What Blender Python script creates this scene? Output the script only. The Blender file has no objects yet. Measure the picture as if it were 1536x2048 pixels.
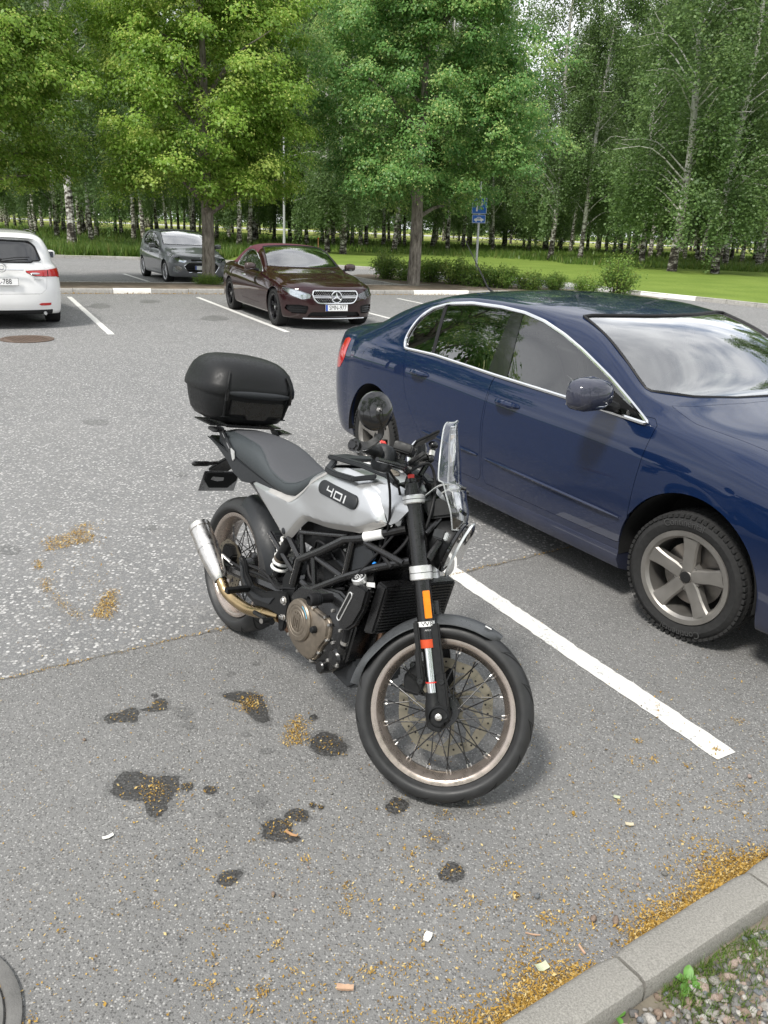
import bpy, bmesh, math, random
import numpy as np
from mathutils import Matrix, Vector
R = math.radians
rng = np.random.default_rng(7)
random.seed(7)
sc = bpy.context.scene
col = sc.collection

# ------------------------------------------------------------------ camera
cam = bpy.data.cameras.new('camera')
cam.sensor_fit = 'VERTICAL'
cam.sensor_height = 36
cam.lens = 1576.2 / 2048 * 36
cam.clip_start = 0.05
cam.clip_end = 3000
cam_o = bpy.data.objects.new('camera', cam)
col.objects.link(cam_o)
_p, _r = R(19.859), R(2.42)
_fw = Vector((0, math.cos(_p), -math.sin(_p)))
_rt = Vector((1, 0, 0))
_up = _rt.cross(_fw)
_r2 = _rt * math.cos(_r) + _up * math.sin(_r)
_u2 = _up * math.cos(_r) - _rt * math.sin(_r)
cam_o.matrix_world = Matrix(((_r2.x, _u2.x, -_fw.x, 0), (_r2.y, _u2.y, -_fw.y, 0), (_r2.z, _u2.z, -_fw.z, 1.7616), (0, 0, 0, 1)))
sc.camera = cam_o

# ------------------------------------------------------------------ sky, sun, exposure
SUN_EL, SUN_AZ = R(55), R(215)            # azimuth clockwise from +Y of where the sun stands
w = bpy.data.worlds.new('World')
sc.world = w
w.use_nodes = True
nt = w.node_tree
nt.nodes.clear()
def wn(t, **k):
    n = nt.nodes.new(t)
    for a, b in k.items():
        setattr(n, a, b)
    return n
sky = wn('ShaderNodeTexSky', sky_type='NISHITA', sun_disc=False, sun_elevation=SUN_EL, sun_rotation=SUN_AZ, dust_density=2.0, air_density=1.0)
tc = wn('ShaderNodeTexCoord')
mp = wn('ShaderNodeMapping')
mp.inputs['Scale'].default_value = (1.3, 1.3, 3.2)
no = wn('ShaderNodeTexNoise')
no.inputs['Scale'].default_value = 1.7
no.inputs['Detail'].default_value = 7
no.inputs['Roughness'].default_value = .55
rp = wn('ShaderNodeValToRGB')
rp.color_ramp.elements[0].position = .26
rp.color_ramp.elements[1].position = .44
mx = wn('ShaderNodeMix', data_type='RGBA')
no2 = wn('ShaderNodeTexNoise')
no2.inputs['Scale'].default_value = 3.1
no2.inputs['Detail'].default_value = 5
rp2 = wn('ShaderNodeValToRGB')
rp2.color_ramp.elements[0].position = .3
rp2.color_ramp.elements[0].color = (5.6, 5.8, 6.3, 1)
rp2.color_ramp.elements[1].position = .7
rp2.color_ramp.elements[1].color = (10.5, 10.7, 10.9, 1)
bg = wn('ShaderNodeBackground')
bg.inputs['Strength'].default_value = .105
out = wn('ShaderNodeOutputWorld')
L = nt.links.new
L(tc.outputs['Generated'], mp.inputs['Vector'])
L(mp.outputs[0], no.inputs['Vector'])
L(mp.outputs[0], no2.inputs['Vector'])
L(no.outputs[0], rp.inputs[0])
L(no2.outputs[0], rp2.inputs[0])
L(rp.outputs[0], mx.inputs[0])
L(sky.outputs[0], mx.inputs[6])
L(rp2.outputs[0], mx.inputs[7])
L(mx.outputs[2], bg.inputs[0])
L(bg.outputs[0], out.inputs[0])

sun = bpy.data.lights.new('sun', 'SUN')
sun.energy = 2.7
sun.angle = R(10)
sun.color = (1, .96, .9)
sun_o = bpy.data.objects.new('sun', sun)
col.objects.link(sun_o)
_d = Vector((math.sin(SUN_AZ) * math.cos(SUN_EL), math.cos(SUN_AZ) * math.cos(SUN_EL), math.sin(SUN_EL)))
sun_o.rotation_euler = _d.to_track_quat('Z', 'Y').to_euler()

sc.view_settings.view_transform = 'Standard'
sc.view_settings.look = 'None'
sc.view_settings.gamma = 1
sc.view_settings.use_curve_mapping = False
sc.view_settings.exposure = 0.65
sc.cycles.max_bounces = 8
sc.cycles.diffuse_bounces = 3
sc.cycles.glossy_bounces = 4
sc.cycles.transmission_bounces = 6
sc.cycles.transparent_max_bounces = 12
sc.cycles.caustics_reflective = False
sc.cycles.caustics_refractive = False
sc.cycles.use_denoising = True
sc.cycles.sample_clamp_indirect = 6

# ------------------------------------------------------------------ materials
MATS = {}
def node_mat(name):
    m = bpy.data.materials.new(name)
    m.use_nodes = True
    t = m.node_tree
    b = t.nodes['Principled BSDF']
    MATS[name] = m
    return m, t, b
def setp(b, **k):
    names = dict(color='Base Color', rough='Roughness', metal='Metallic', spec='Specular IOR Level', coat='Coat Weight', coat_r='Coat Roughness', trans='Transmission Weight', ior='IOR', alpha='Alpha', emit='Emission Color', emit_s='Emission Strength', sheen='Sheen Weight')
    for a, v in k.items():
        i = b.inputs[names[a]]
        if hasattr(i.default_value, '__len__') and not isinstance(v, (int, float)):
            v = tuple(v) + (1,) * (4 - len(v))
        i.default_value = v
def pmat(name, color, rough=.5, metal=0, var=.12, scale=30, rvar=.12, bump=0, bscale=None, coords='Object', **k):
    """plain procedural material: base colour with mild noise variation, roughness variation and fine bump"""
    if name in MATS:
        return MATS[name]
    m, t, b = node_mat(name)
    setp(b, color=color, rough=rough, metal=metal, **k)
    L = t.links.new
    tcn = t.nodes.new('ShaderNodeTexCoord')
    n = t.nodes.new('ShaderNodeTexNoise')
    n.inputs['Scale'].default_value = scale
    n.inputs['Detail'].default_value = 4
    L(tcn.outputs[coords], n.inputs['Vector'])
    if var:
        mr = t.nodes.new('ShaderNodeMapRange')
        mr.inputs[1].default_value = .25
        mr.inputs[2].default_value = .75
        mr.inputs[3].default_value = 1 - var
        mr.inputs[4].default_value = 1 + var
        L(n.outputs[0], mr.inputs[0])
        v = t.nodes.new('ShaderNodeVectorMath')
        v.operation = 'SCALE'
        v.inputs[0].default_value = tuple(color)[:3]
        L(mr.outputs[0], v.inputs[3])
        L(v.outputs[0], b.inputs['Base Color'])
    if rvar:
        mr2 = t.nodes.new('ShaderNodeMapRange')
        mr2.inputs[1].default_value = .25
        mr2.inputs[2].default_value = .75
        mr2.inputs[3].default_value = max(0, rough - rvar)
        mr2.inputs[4].default_value = min(1, rough + rvar)
        L(n.outputs[0], mr2.inputs[0])
        L(mr2.outputs[0], b.inputs['Roughness'])
    if bump:
        nb = t.nodes.new('ShaderNodeTexNoise')
        nb.inputs['Scale'].default_value = bscale or scale * 6
        nb.inputs['Detail'].default_value = 3
        L(tcn.outputs[coords], nb.inputs['Vector'])
        bp = t.nodes.new('ShaderNodeBump')
        bp.inputs['Strength'].default_value = bump
        bp.inputs['Distance'].default_value = .002
        L(nb.outputs[0], bp.inputs['Height'])
        L(bp.outputs[0], b.inputs['Normal'])
    return m

# ------------------------------------------------------------------ mesh collector
def cross2(a, b):
    return a[0] * b[1] - a[1] * b[0]
def catmull(P, n=6, closed=False):
    P = [np.array(p, float) for p in P]
    o = []
    N = len(P)
    rngk = range(N if closed else N - 1)
    for i in rngk:
        if closed:
            a, b, c, d = P[i - 1], P[i], P[(i + 1) % N], P[(i + 2) % N]
        else:
            a = P[i - 1] if i else 2 * P[0] - P[1]
            b, c = P[i], P[i + 1]
            d = P[i + 2] if i + 2 < N else 2 * P[-1] - P[-2]
        for k in range(n):
            t = k / n
            o.append(.5 * (2 * b + (c - a) * t + (2 * a - 5 * b + 4 * c - d) * t * t + (3 * b - a - 3 * c + d) * t ** 3))
    if not closed:
        o.append(P[-1])
    return np.array(o)
class MB:
    def __init__(s):
        s.v, s.f, s.n = [], [], 0
    def add(s, V, F):
        V = np.asarray(V, float).reshape(-1, 3)
        s.v.append(V)
        k = s.n
        s.f += [tuple(int(i) + k for i in f) for f in F]
        s.n += len(V)
        return s
    def box(s, c, d, rot=None):
        x, y, z = np.array(d) / 2
        V = np.array([(-x, -y, -z), (x, -y, -z), (x, y, -z), (-x, y, -z), (-x, -y, z), (x, -y, z), (x, y, z), (-x, y, z)])
        if rot is not None:
            V = V @ np.array(rot).T[:3, :3] if not hasattr(rot, 'to_3x3') else V @ np.array(rot.to_3x3()).T
        return s.add(V + np.array(c), [(3, 2, 1, 0), (4, 5, 6, 7), (0, 1, 5, 4), (1, 2, 6, 5), (2, 3, 7, 6), (3, 0, 4, 7)])
    def tube(s, P, r, seg=8, caps=True, smooth=0, flat=None):
        """tube along points; r scalar or per point; flat=(k,dir) squeezes along a direction"""
        if smooth:
            rr = r
            n0 = len(P)
            P = catmull(P, smooth)
            if hasattr(rr, '__len__'):
                r = np.interp(np.linspace(0, n0 - 1, len(P)), range(n0), rr)
        P = np.array(P, float)
        n = len(P)
        rs = np.full(n, r) if not hasattr(r, '__len__') else np.array(r, float)
        T = np.gradient(P, axis=0)
        T /= np.linalg.norm(T, axis=1)[:, None] + 1e-12
        up = np.array([0, 0, 1.]) if abs(T[0][2]) < .9 else np.array([1., 0, 0])
        u = np.cross(T[0], up)
        u /= np.linalg.norm(u)
        V = []
        a = np.linspace(0, 2 * np.pi, seg, endpoint=False)
        for i in range(n):
            u = u - T[i] * (u @ T[i])
            u /= np.linalg.norm(u) + 1e-12
            v = np.cross(T[i], u)
            V.append(P[i] + rs[i] * (np.cos(a)[:, None] * u + np.sin(a)[:, None] * v))
        V = np.concatenate(V)
        F = []
        for i in range(n - 1):
            for j in range(seg):
                k = (j + 1) % seg
                F.append((i * seg + j, i * seg + k, (i + 1) * seg + k, (i + 1) * seg + j))
        if caps:
            F.append(tuple(range(seg))[::-1])
            F.append(tuple((n - 1) * seg + j for j in range(seg)))
        return s.add(V, F)
    def lathe(s, prof, c=(0, 0, 0), ax=(0, 1, 0), seg=32, closed=False, ref=None, arc=None):
        """prof list of (radius, along axis)"""
        ax = np.array(ax, float)
        ax /= np.linalg.norm(ax)
        rf = np.array(ref if ref is not None else ((1, 0, 0) if abs(ax[0]) < .9 else (0, 0, 1)), float)
        u = rf - ax * (rf @ ax)
        u /= np.linalg.norm(u)
        v = np.cross(ax, u)
        full = arc is None
        a = np.linspace(0, 2 * np.pi, seg, endpoint=False) if full else np.linspace(arc[0], arc[1], seg)
        d = np.cos(a)[:, None] * u + np.sin(a)[:, None] * v
        V = [np.array(c) + r * d + ax * h for r, h in prof]
        n = len(prof)
        F = []
        for i in range(n if closed else n - 1):
            i2 = (i + 1) % n
            for j in range(seg if full else seg - 1):
                k = (j + 1) % seg
                F.append((i * seg + j, i2 * seg + j, i2 * seg + k, i * seg + k))
        return s.add(np.concatenate(V), F)
    def prism(s, poly, th, o=(0, 0, 0), ux=(1, 0, 0), uy=(0, 0, 1)):
        """polygon (2D) in plane o+ux*a+uy*b, extruded th along cross(ux,uy) centred on o"""
        ux, uy, o = np.array(ux, float), np.array(uy, float), np.array(o, float)
        nn = np.cross(ux, uy)
        nn /= np.linalg.norm(nn)
        P = np.array(poly, float)
        ar = sum(cross2(P[i - 1], P[i]) for i in range(len(P)))
        if ar < 0:
            P = P[::-1]
        base = o + P[:, :1] * ux + P[:, 1:2] * uy
        n = len(P)
        V = np.concatenate([base - nn * th / 2, base + nn * th / 2])
        F = [tuple(range(n))[::-1], tuple(range(n, 2 * n))]
        for i in range(n):
            k = (i + 1) % n
            F.append((i, k, n + k, n + i))
        return s.add(V, F)
    def grid(s, P, close_u=False, close_v=False, flip=False):
        P = np.asarray(P, float)
        n, m = P.shape[:2]
        F = []
        for i in range(n if close_u else n - 1):
            for j in range(m if close_v else m - 1):
                a, b, c, d = i * m + j, ((i + 1) % n) * m + j, ((i + 1) % n) * m + (j + 1) % m, i * m + (j + 1) % m
                F.append((a, d, c, b) if flip else (a, b, c, d))
        return s.add(P.reshape(-1, 3), F)
    def loft(s, rings, caps=True):
        rings = np.asarray(rings, float)
        n, m = rings.shape[:2]
        k = s.n
        s.grid(rings, close_v=True)
        if caps:
            s.f.append(tuple(k + j for j in range(m)))
            s.f.append(tuple(k + (n - 1) * m + j for j in range(m))[::-1])
        return s
    def ball(s, c, r, seg=12, rings=8, rot=None):
        r = np.array(r if hasattr(r, '__len__') else (r, r, r), float)
        V = [(0, 0, -1)]
        for i in range(1, rings):
            t = math.pi * i / rings - math.pi / 2
            for j in range(seg):
                a = 2 * math.pi * j / seg
                V.append((math.cos(t) * math.cos(a), math.cos(t) * math.sin(a), math.sin(t)))
        V.append((0, 0, 1))
        F = []
        for j in range(seg):
            k = (j + 1) % seg
            F.append((0, 1 + k, 1 + j))
            for i in range(rings - 2):
                F.append((1 + i * seg + j, 1 + i * seg + k, 1 + (i + 1) * seg + k, 1 + (i + 1) * seg + j))
            F.append((1 + (rings - 2) * seg + j, 1 + (rings - 2) * seg + k, len(V) - 1))
        V = np.array(V) * r
        if rot is not None:
            V = V @ np.array(rot.to_3x3()).T
        return s.add(V + np.array(c), F)
    def verts(s):
        return np.concatenate(s.v) if s.v else np.zeros((0, 3))
    def mesh(s, name, mat=None, xf=None, bevel=0, bseg=2, smooth=True, ang=35, fix=False):
        V = s.verts()
        if xf is not None:
            V = xf(V)
        me = bpy.data.meshes.new(name)
        me.from_pydata(V.tolist(), [], s.f)
        if bevel or fix:
            bm = bmesh.new()
            bm.from_mesh(me)
            if fix:
                bmesh.ops.remove_doubles(bm, verts=bm.verts, dist=1e-5)
                bmesh.ops.recalc_face_normals(bm, faces=bm.faces)
            if bevel:
                bmesh.ops.recalc_face_normals(bm, faces=bm.faces)
                ed = [e for e in bm.edges if len(e.link_faces) == 2 and e.calc_face_angle(0) > R(38)]
                bmesh.ops.bevel(bm, geom=ed, offset=bevel, segments=bseg, affect='EDGES', clamp_overlap=True)
            bm.to_mesh(me)
            bm.free()
        if smooth:
            me.polygons.foreach_set('use_smooth', np.ones(len(me.polygons), bool))
            me.set_sharp_from_angle(angle=R(ang))
        if mat is not None:
            me.materials.append(mat)
        return me
    def build(s, name, mat, parent=None, **k):
        return obj(name, s.mesh(name, mat, **k), parent)
def obj(name, data, parent=None, loc=None, rot=None, mw=None):
    o = bpy.data.objects.new(name, data)
    col.objects.link(o)
    if parent is not None:
        o.parent = parent
    if mw is not None:
        o.matrix_basis = mw
    else:
        if loc is not None:
            o.location = loc
        if rot is not None:
            o.rotation_euler = rot
    return o
def tag(o, label=None, cat=None, group=None, kind=None):
    for a, b in (('label', label), ('category', cat), ('group', group), ('kind', kind)):
        if b:
            o[a] = b
    return o
def thing(name, label, cat, loc=(0, 0, 0), rot=(0, 0, 0), group=None):
    return tag(obj(name, None, None, loc, rot), label, cat, group)
def struct(name, mb, mat, **k):
    o = mb.build(name, mat, **k)
    o['kind'] = 'structure'
    return o
def copy_tree(o, parent=None):
    c = o.copy()
    col.objects.link(c)
    c.parent = parent
    for ch in list(o.children):
        copy_tree(ch, c)
    return c
def text_geo(s, size, depth=.0, font_w=1.0):
    cu = bpy.data.curves.new('t', 'FONT')
    cu.body = s
    cu.size = size
    cu.extrude = depth
    cu.align_x = 'CENTER'
    cu.align_y = 'CENTER'
    cu.resolution_u = 3
    to = bpy.data.objects.new('t', cu)
    col.objects.link(to)
    bpy.context.view_layer.update()
    me = bpy.data.meshes.new_from_object(to.evaluated_get(bpy.context.evaluated_depsgraph_get()))
    V = np.array([v.co[:] for v in me.vertices])
    F = [tuple(p.vertices) for p in me.polygons]
    bpy.data.objects.remove(to)
    bpy.data.curves.remove(cu)
    bpy.data.meshes.remove(me)
    V[:, 0] *= font_w
    return V, F
def rot_to(d, up=(0, 0, 1)):
    """matrix with local X along d"""
    x = Vector(d).normalized()
    y = Vector(up).cross(x)
    if y.length < 1e-6:
        y = Vector((0, 1, 0))
    y.normalize()
    z = x.cross(y)
    return Matrix((x, y, z)).transposed()
# ================================================================== ground
SEAM_P, SEAM_D = np.array([-1.5, 2.71]), np.array([.8425, .5387])
SEAM_N = np.array([-.5387, .8425])            # positive = far, coarse side
def asphalt_mat(name, stain=0.0, seam=True):
    m, t, b = node_mat(name)
    L = t.links.new
    N = t.nodes.new
    tcn = N('ShaderNodeTexCoord')
    geo = N('ShaderNodeNewGeometry')
    pos = geo.outputs['Position']
    def math_(op, a, bb=None, clamp=False):
        n = N('ShaderNodeMath')
        n.operation = op
        n.use_clamp = clamp
        for i, x in enumerate((a, bb)):
            if x is None:
                continue
            if isinstance(x, (int, float)):
                n.inputs[i].default_value = x
            else:
                L(x, n.inputs[i])
        return n.outputs[0]
    def noise(sca, det=3, rough=.5):
        n = N('ShaderNodeTexNoise')
        n.inputs['Scale'].default_value = sca
        n.inputs['Detail'].default_value = det
        n.inputs['Roughness'].default_value = rough
        L(pos, n.inputs['Vector'])
        return n.outputs[0]
    def vor(sca, feat='F1', rnd=1):
        n = N('ShaderNodeTexVoronoi')
        n.feature = feat
        n.inputs['Scale'].default_value = sca
        L(pos, n.inputs['Vector'])
        return n
    def ramp(x, p0, p1, c0=0., c1=1.):
        n = N('ShaderNodeMapRange')
        for i, v in enumerate((p0, p1, c0, c1)):
            n.inputs[i + 1].default_value = v
        n.clamp = True
        L(x, n.inputs[0])
        return n.outputs[0]
    def mixc(f, a, bb):
        n = N('ShaderNodeMix')
        n.data_type = 'RGBA'
        for s, x in ((0, f), (6, a), (7, bb)):
            if isinstance(x, (tuple, list)):
                n.inputs[s].default_value = tuple(x) + (1,) * (4 - len(x))
            elif isinstance(x, (int, float)):
                n.inputs[s].default_value = x
            else:
                L(x, n.inputs[s])
        return n.outputs[2]
    # zone mask
    dot = N('ShaderNodeVectorMath')
    dot.operation = 'DOT_PRODUCT'
    L(pos, dot.inputs[0])
    dot.inputs[1].default_value = (SEAM_N[0], SEAM_N[1], 0)
    d = math_('SUBTRACT', dot.outputs['Value'], float(SEAM_P @ SEAM_N))
    d = math_('ADD', d, math_('MULTIPLY', math_('SUBTRACT', noise(7), .5), .10))
    zone = ramp(d, -.03, .05)                # 1 = coarse far lot
    # stones
    vc = vor(58)
    vf = vor(165)
    sep = N('ShaderNodeSeparateColor')
    L(vc.outputs['Color'], sep.inputs[0])
    sepf = N('ShaderNodeSeparateColor')
    L(vf.outputs['Color'], sepf.inputs[0])
    stone_c = math_('MULTIPLY', ramp(vc.outputs['Distance'], .55, .40), ramp(sep.outputs[0], .36, .40))
    stone_f = math_('MULTIPLY', ramp(vf.outputs['Distance'], .60, .35), ramp(sepf.outputs[0], .35, .45))
    big = noise(.55, 5, .6)
    mid = noise(3.3, 5, .6)
    fine = noise(420, 2)
    bit = mixc(mid, (.092, .0915, .090), (.165, .1635, .160))
    bit = mixc(math_('MULTIPLY', ramp(fine, .35, .65), .5), bit, (.275, .2735, .268))
    bit_far = mixc(mid, (.130, .132, .134), (.205, .205, .205))
    br = ramp(sep.outputs[1], .45, .97, .24, .54)
    comb = N('ShaderNodeCombineColor')
    L(br, comb.inputs[0]); L(math_('MULTIPLY', br, .985), comb.inputs[1]); L(math_('MULTIPLY', br, .96), comb.inputs[2])
    brf = ramp(sepf.outputs[1], .25, 1., .07, .44)
    combf = N('ShaderNodeCombineColor')
    L(brf, combf.inputs[0]); L(math_('MULTIPLY', brf, .985), combf.inputs[1]); L(math_('MULTIPLY', brf, .96), combf.inputs[2])
    near = mixc(math_('MULTIPLY', stone_f, .85), bit, combf.outputs[0])
    near = mixc(math_('MULTIPLY', stone_c, ramp(sep.outputs[2], .985, .99, 0, .25)), near, comb.outputs[0])
    far = mixc(math_('MULTIPLY', stone_f, .6), bit_far, combf.outputs[0])
    far = mixc(stone_c, far, comb.outputs[0])
    c = mixc(zone, near, far) if seam else near
    # broad wear: paler traffic film and darker oily patches with their own shapes
    blot = ramp(big, .38, .66)
    c = mixc(math_('MULTIPLY', blot, .24), c, (.27, .267, .26))
    dark = ramp(noise(1.1, 6, .65), .60, .76)
    c = mixc(math_('MULTIPLY', dark, .35), c, (.085, .084, .082))
    crack = ramp(d, -.010, .0, 0, 1)
    crack2 = math_('MULTIPLY', crack, ramp(d, .012, .004))
    if seam:
        c = mixc(math_('MULTIPLY', crack2, .65), c, (.07, .065, .055))
    if stain:
        c = mixc(math_('MULTIPLY', ramp(noise(95, 4, .65), .30, .52, .55, 1.0), stain), c, (.010, .009, .008))
    L(c, b.inputs['Base Color'])
    setp(b, rough=.92 if not stain else .55, spec=.25 if not stain else .5)
    h = math_('ADD', math_('MULTIPLY', stone_f, .35), math_('ADD', math_('MULTIPLY', stone_c, .5), math_('MULTIPLY', fine, .5)))
    bp = N('ShaderNodeBump')
    bp.inputs['Strength'].default_value = .75
    bp.inputs['Distance'].default_value = .004
    L(h, bp.inputs['Height'])
    L(bp.outputs[0], b.inputs['Normal'])
    return m
M_ASPH = asphalt_mat('asphalt')
M_STAIN = asphalt_mat('asphalt_oil_wet', .86)
M_STAIN2 = asphalt_mat('asphalt_oil_dry', .30)

mb = MB()
nx = 41
xs = np.linspace(-90, 90, nx); ys = np.linspace(-60, 60, nx)
mb.grid(np.array([[(x, y, 0) for x in xs] for y in ys]), flip=True)
asphalt = struct('asphalt_lot', mb, M_ASPH)

# --- lens helper in the build: turns a traced spot of the photo into its place on the ground
def ground_at(u, v, z=0.0):
    d = np.array(_fw) * 1576.2 + np.array(_r2) * (u - 768) + np.array(_u2) * (1024 - v)
    o = np.array([0, 0, 1.7616])
    t = (z - o[2]) / d[2]
    return (o + t * d)[:2]

# --- grass, kerb beyond the lane
KP = [(-90, 3), (-55, 17), (-30, 27.2), (-14.3, 34.2), (-10.8, 35.5), (-6, 36.3), (-2.3, 35.9), (-.2, 35.1), (3.2, 33.1), (5.2, 31.2), (6.85, 29.0), (7.9, 27.1), (9.4, 25.2), (10.75, 23.4), (16, 15.2), (24, 3), (40, -21), (60, -50)]
KP = catmull(KP, 5)
g, t, b = node_mat('lawn_grass')
def grass_nodes(t, b, c0, c1, c2, scale):
    L = t.links.new
    geo = t.nodes.new('ShaderNodeNewGeometry')
    cols = None
    n1 = t.nodes.new('ShaderNodeTexNoise'); n1.inputs['Scale'].default_value = scale; n1.inputs['Detail'].default_value = 6
    n2 = t.nodes.new('ShaderNodeTexNoise'); n2.inputs['Scale'].default_value = scale * 28; n2.inputs['Detail'].default_value = 3
    for n in (n1, n2):
        L(geo.outputs['Position'], n.inputs['Vector'])
    r1 = t.nodes.new('ShaderNodeValToRGB')
    r1.color_ramp.elements[0].position = .32; r1.color_ramp.elements[0].color = c0 + (1,)
    r1.color_ramp.elements[1].position = .68; r1.color_ramp.elements[1].color = c1 + (1,)
    L(n1.outputs[0], r1.inputs[0])
    mx = t.nodes.new('ShaderNodeMix'); mx.data_type = 'RGBA'
    mr = t.nodes.new('ShaderNodeMapRange'); mr.inputs[1].default_value = .35; mr.inputs[2].default_value = .7; mr.inputs[4].default_value = .6
    L(n2.outputs[0], mr.inputs[0]); L(mr.outputs[0], mx.inputs[0]); L(r1.outputs[0], mx.inputs[6])
    mx.inputs[7].default_value = c2 + (1,)
    L(mx.outputs[2], b.inputs['Base Color'])
    bp = t.nodes.new('ShaderNodeBump'); bp.inputs['Strength'].default_value = .8; bp.inputs['Distance'].default_value = .05
    L(n2.outputs[0], bp.inputs['Height']); L(bp.outputs[0], b.inputs['Normal'])
    setp(b, rough=.9, spec=.15)
grass_nodes(t, b, (.13, .195, .032), (.19, .26, .05), (.095, .145, .026), .5)
mb = MB()
ctr = np.array([0, 8.])
rows = []
for k in (0, .6, 2, 5, 10, 20, 40, 80, 160, 400, 1600):
    row = []
    for p in KP:
        d = (p - ctr) / np.linalg.norm(p - ctr)
        q = p + d * k
        row.append((q[0], q[1], .11 + min(k * .012, .12) - (.0 if k < 20 else 0)))
    rows.append(row)
mb.grid(np.array(rows))
lawn = struct('lawn', mb, g, fix=True)
g2, t, b = node_mat('rough_ground')
grass_nodes(t, b, (.05, .09, .02), (.10, .13, .04), (.06, .07, .03), .2)
mb = MB(); mb.grid(np.array([[(x, y, -.06) for x in np.linspace(-1600, 1600, 9)] for y in np.linspace(-1600, 1600, 9)]), flip=True)
struct('terrain', mb, g2)

M_CONC = pmat('kerb_concrete', (.33, .32, .30), .9, var=.22, scale=18, bump=.6, bscale=260, spec=.2)
M_CONC_N = pmat('kerb_concrete_speckled', (.245, .236, .215), .92, var=.32, scale=210, bump=.8, bscale=420, spec=.2)
M_CONC_W = pmat('kerb_white_paint', (.78, .77, .73), .7, var=.10, scale=9, bump=.4, bscale=120)
def kerb_run(name, label, P, width, z0, z1, inward, joint, white=()):
    """a run of kerbstones: each stone a part"""
    P = np.array(P, float)
    seg = np.r_[0, np.cumsum(np.linalg.norm(np.diff(P, axis=0), axis=1))]
    k = tag(obj(name, None, None), None, None)
    k['kind'] = 'structure'
    n = int(seg[-1] / joint)
    at = lambda s: np.array([np.interp(s, seg, P[:, 0]), np.interp(s, seg, P[:, 1])])
    for i in range(n):
        a, c = at(i * joint + .006), at((i + 1) * joint - .006)
        d = (c - a) / np.linalg.norm(c - a)
        nn = np.array([-d[1], d[0]]) * inward
        dz = rng.uniform(-.004, .004)
        m = MB()
        prof = [(0, z0), (0.004, z1 - .03), (.02, z1 - .004), (.04, z1), (width - .008, z1), (width, z1 - .01), (width, z0)]
        rings = [[(*(e + nn * p[0]), p[1] + dz) for p in prof] for e in (a, c)]
        m.loft(rings)
        m.build('kerbstone', M_CONC_W if i in white else M_CONC, k, fix=True, ang=50)
    return k
# kerb along the lawn, only the stretch the photo can see
vis = KP[(KP[:, 0] > -22) & (KP[:, 1] > 12)]
kk = kerb_run('lawn_kerb', '', vis, .13, -.02, .13, 1, 1.0, white=tuple(i for i in range(0, 80) if (20 <= i <= 33) and i % 9 != 4))

# --- island between the rows
M_DIRT = pmat('island_dirt', (.165, .135, .105), .95, var=.35, scale=5, bump=.8, bscale=90, spec=.15)
IA, IB = np.array([-13.2, 16.35]), np.array([3.6, 24.45])
idir = (IB - IA) / np.linalg.norm(IB - IA)
inor = np.array([-idir[1], idir[0]])
mb = MB()
ilen = np.linalg.norm(IB - IA)
pts = []
for s in np.linspace(0, ilen, 60):
    row = []
    for q in np.linspace(.1, 2.25, 12):
        p = IA + idir * s + inor * q
        row.append((p[0], p[1], .10 + .03 * math.sin(q * 1.4) + rng.normal(0, .006)))
    pts.append(row)
mb.grid(np.array(pts), flip=False)
struct('island_soil', mb, M_DIRT, fix=True)
n_w = lambda x: int((x) / 1.0)
kerb_run('island_kerb_front', '', [IA, IB], .12, -.02, .12, 1, .9, white=(8, 17, 18))
kerb_run('island_kerb_back', '', [IA + inor * 2.3, IB + inor * 2.3], .12, -.02, .12, -1, .9)
# right hand bed with the hedge
HB = catmull([(-1.6, 28.9), (-.9, 27.3), (-.1, 25.7), (1.0, 24.7), (2.6, 24.3), (4.4, 24.4), (6.2, 23.9), (7.7, 23.6), (8.0, 24.6), (6.6, 26.2), (4.6, 27.0), (2.2, 28.6), (.2, 30.2), (-1.2, 30.2)], 4, closed=True)
mb = MB()
c0 = HB.mean(0)
mb.grid(np.array([[(*(c0 + (p - c0) * k), .10 + .05 * (1 - k) + rng.normal(0, .004)) for p in HB] for k in (1, .9, .75, .5, .25, .02)]), close_v=True)
struct('hedge_bed_soil', mb, M_DIRT, fix=True)
kerb_run('hedge_bed_kerb', '', np.r_[HB, HB[:1]], .12, -.02, .12, 1, .8)

# --- painted lines
mpaint, t, b = node_mat('road_paint')
L = t.links.new
geo = t.nodes.new('ShaderNodeNewGeometry')
n1 = t.nodes.new('ShaderNodeTexNoise'); n1.inputs['Scale'].default_value = 60; n1.inputs['Detail'].default_value = 6
n2 = t.nodes.new('ShaderNodeTexNoise'); n2.inputs['Scale'].default_value = 7; n2.inputs['Detail'].default_value = 5
for n in (n1, n2):
    L(geo.outputs['Position'], n.inputs['Vector'])
r1 = t.nodes.new('ShaderNodeValToRGB')
r1.color_ramp.elements[0].position = .35; r1.color_ramp.elements[0].color = (.26, .255, .245, 1)
r1.color_ramp.elements[1].position = .45; r1.color_ramp.elements[1].color = (.62, .615, .59, 1)
ad = t.nodes.new('ShaderNodeMath'); ad.operation = 'MULTIPLY_ADD'; ad.inputs[1].default_value = .65; 
sb = t.nodes.new('ShaderNodeMath'); sb.operation = 'MULTIPLY'; sb.inputs[1].default_value = .4
L(n2.outputs[0], sb.inputs[0]); L(n1.outputs[0], ad.inputs[0]); L(sb.outputs[0], ad.inputs[2])
L(ad.outputs[0], r1.inputs[0]); L(r1.outputs[0], b.inputs['Base Color'])
setp(b, rough=.8, spec=.3)
bp = t.nodes.new('ShaderNodeBump'); bp.inputs['Strength'].default_value = .5; bp.inputs['Distance'].default_value = .003
L(n1.outputs[0], bp.inputs['Height']); L(bp.outputs[0], b.inputs['Normal'])
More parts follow.
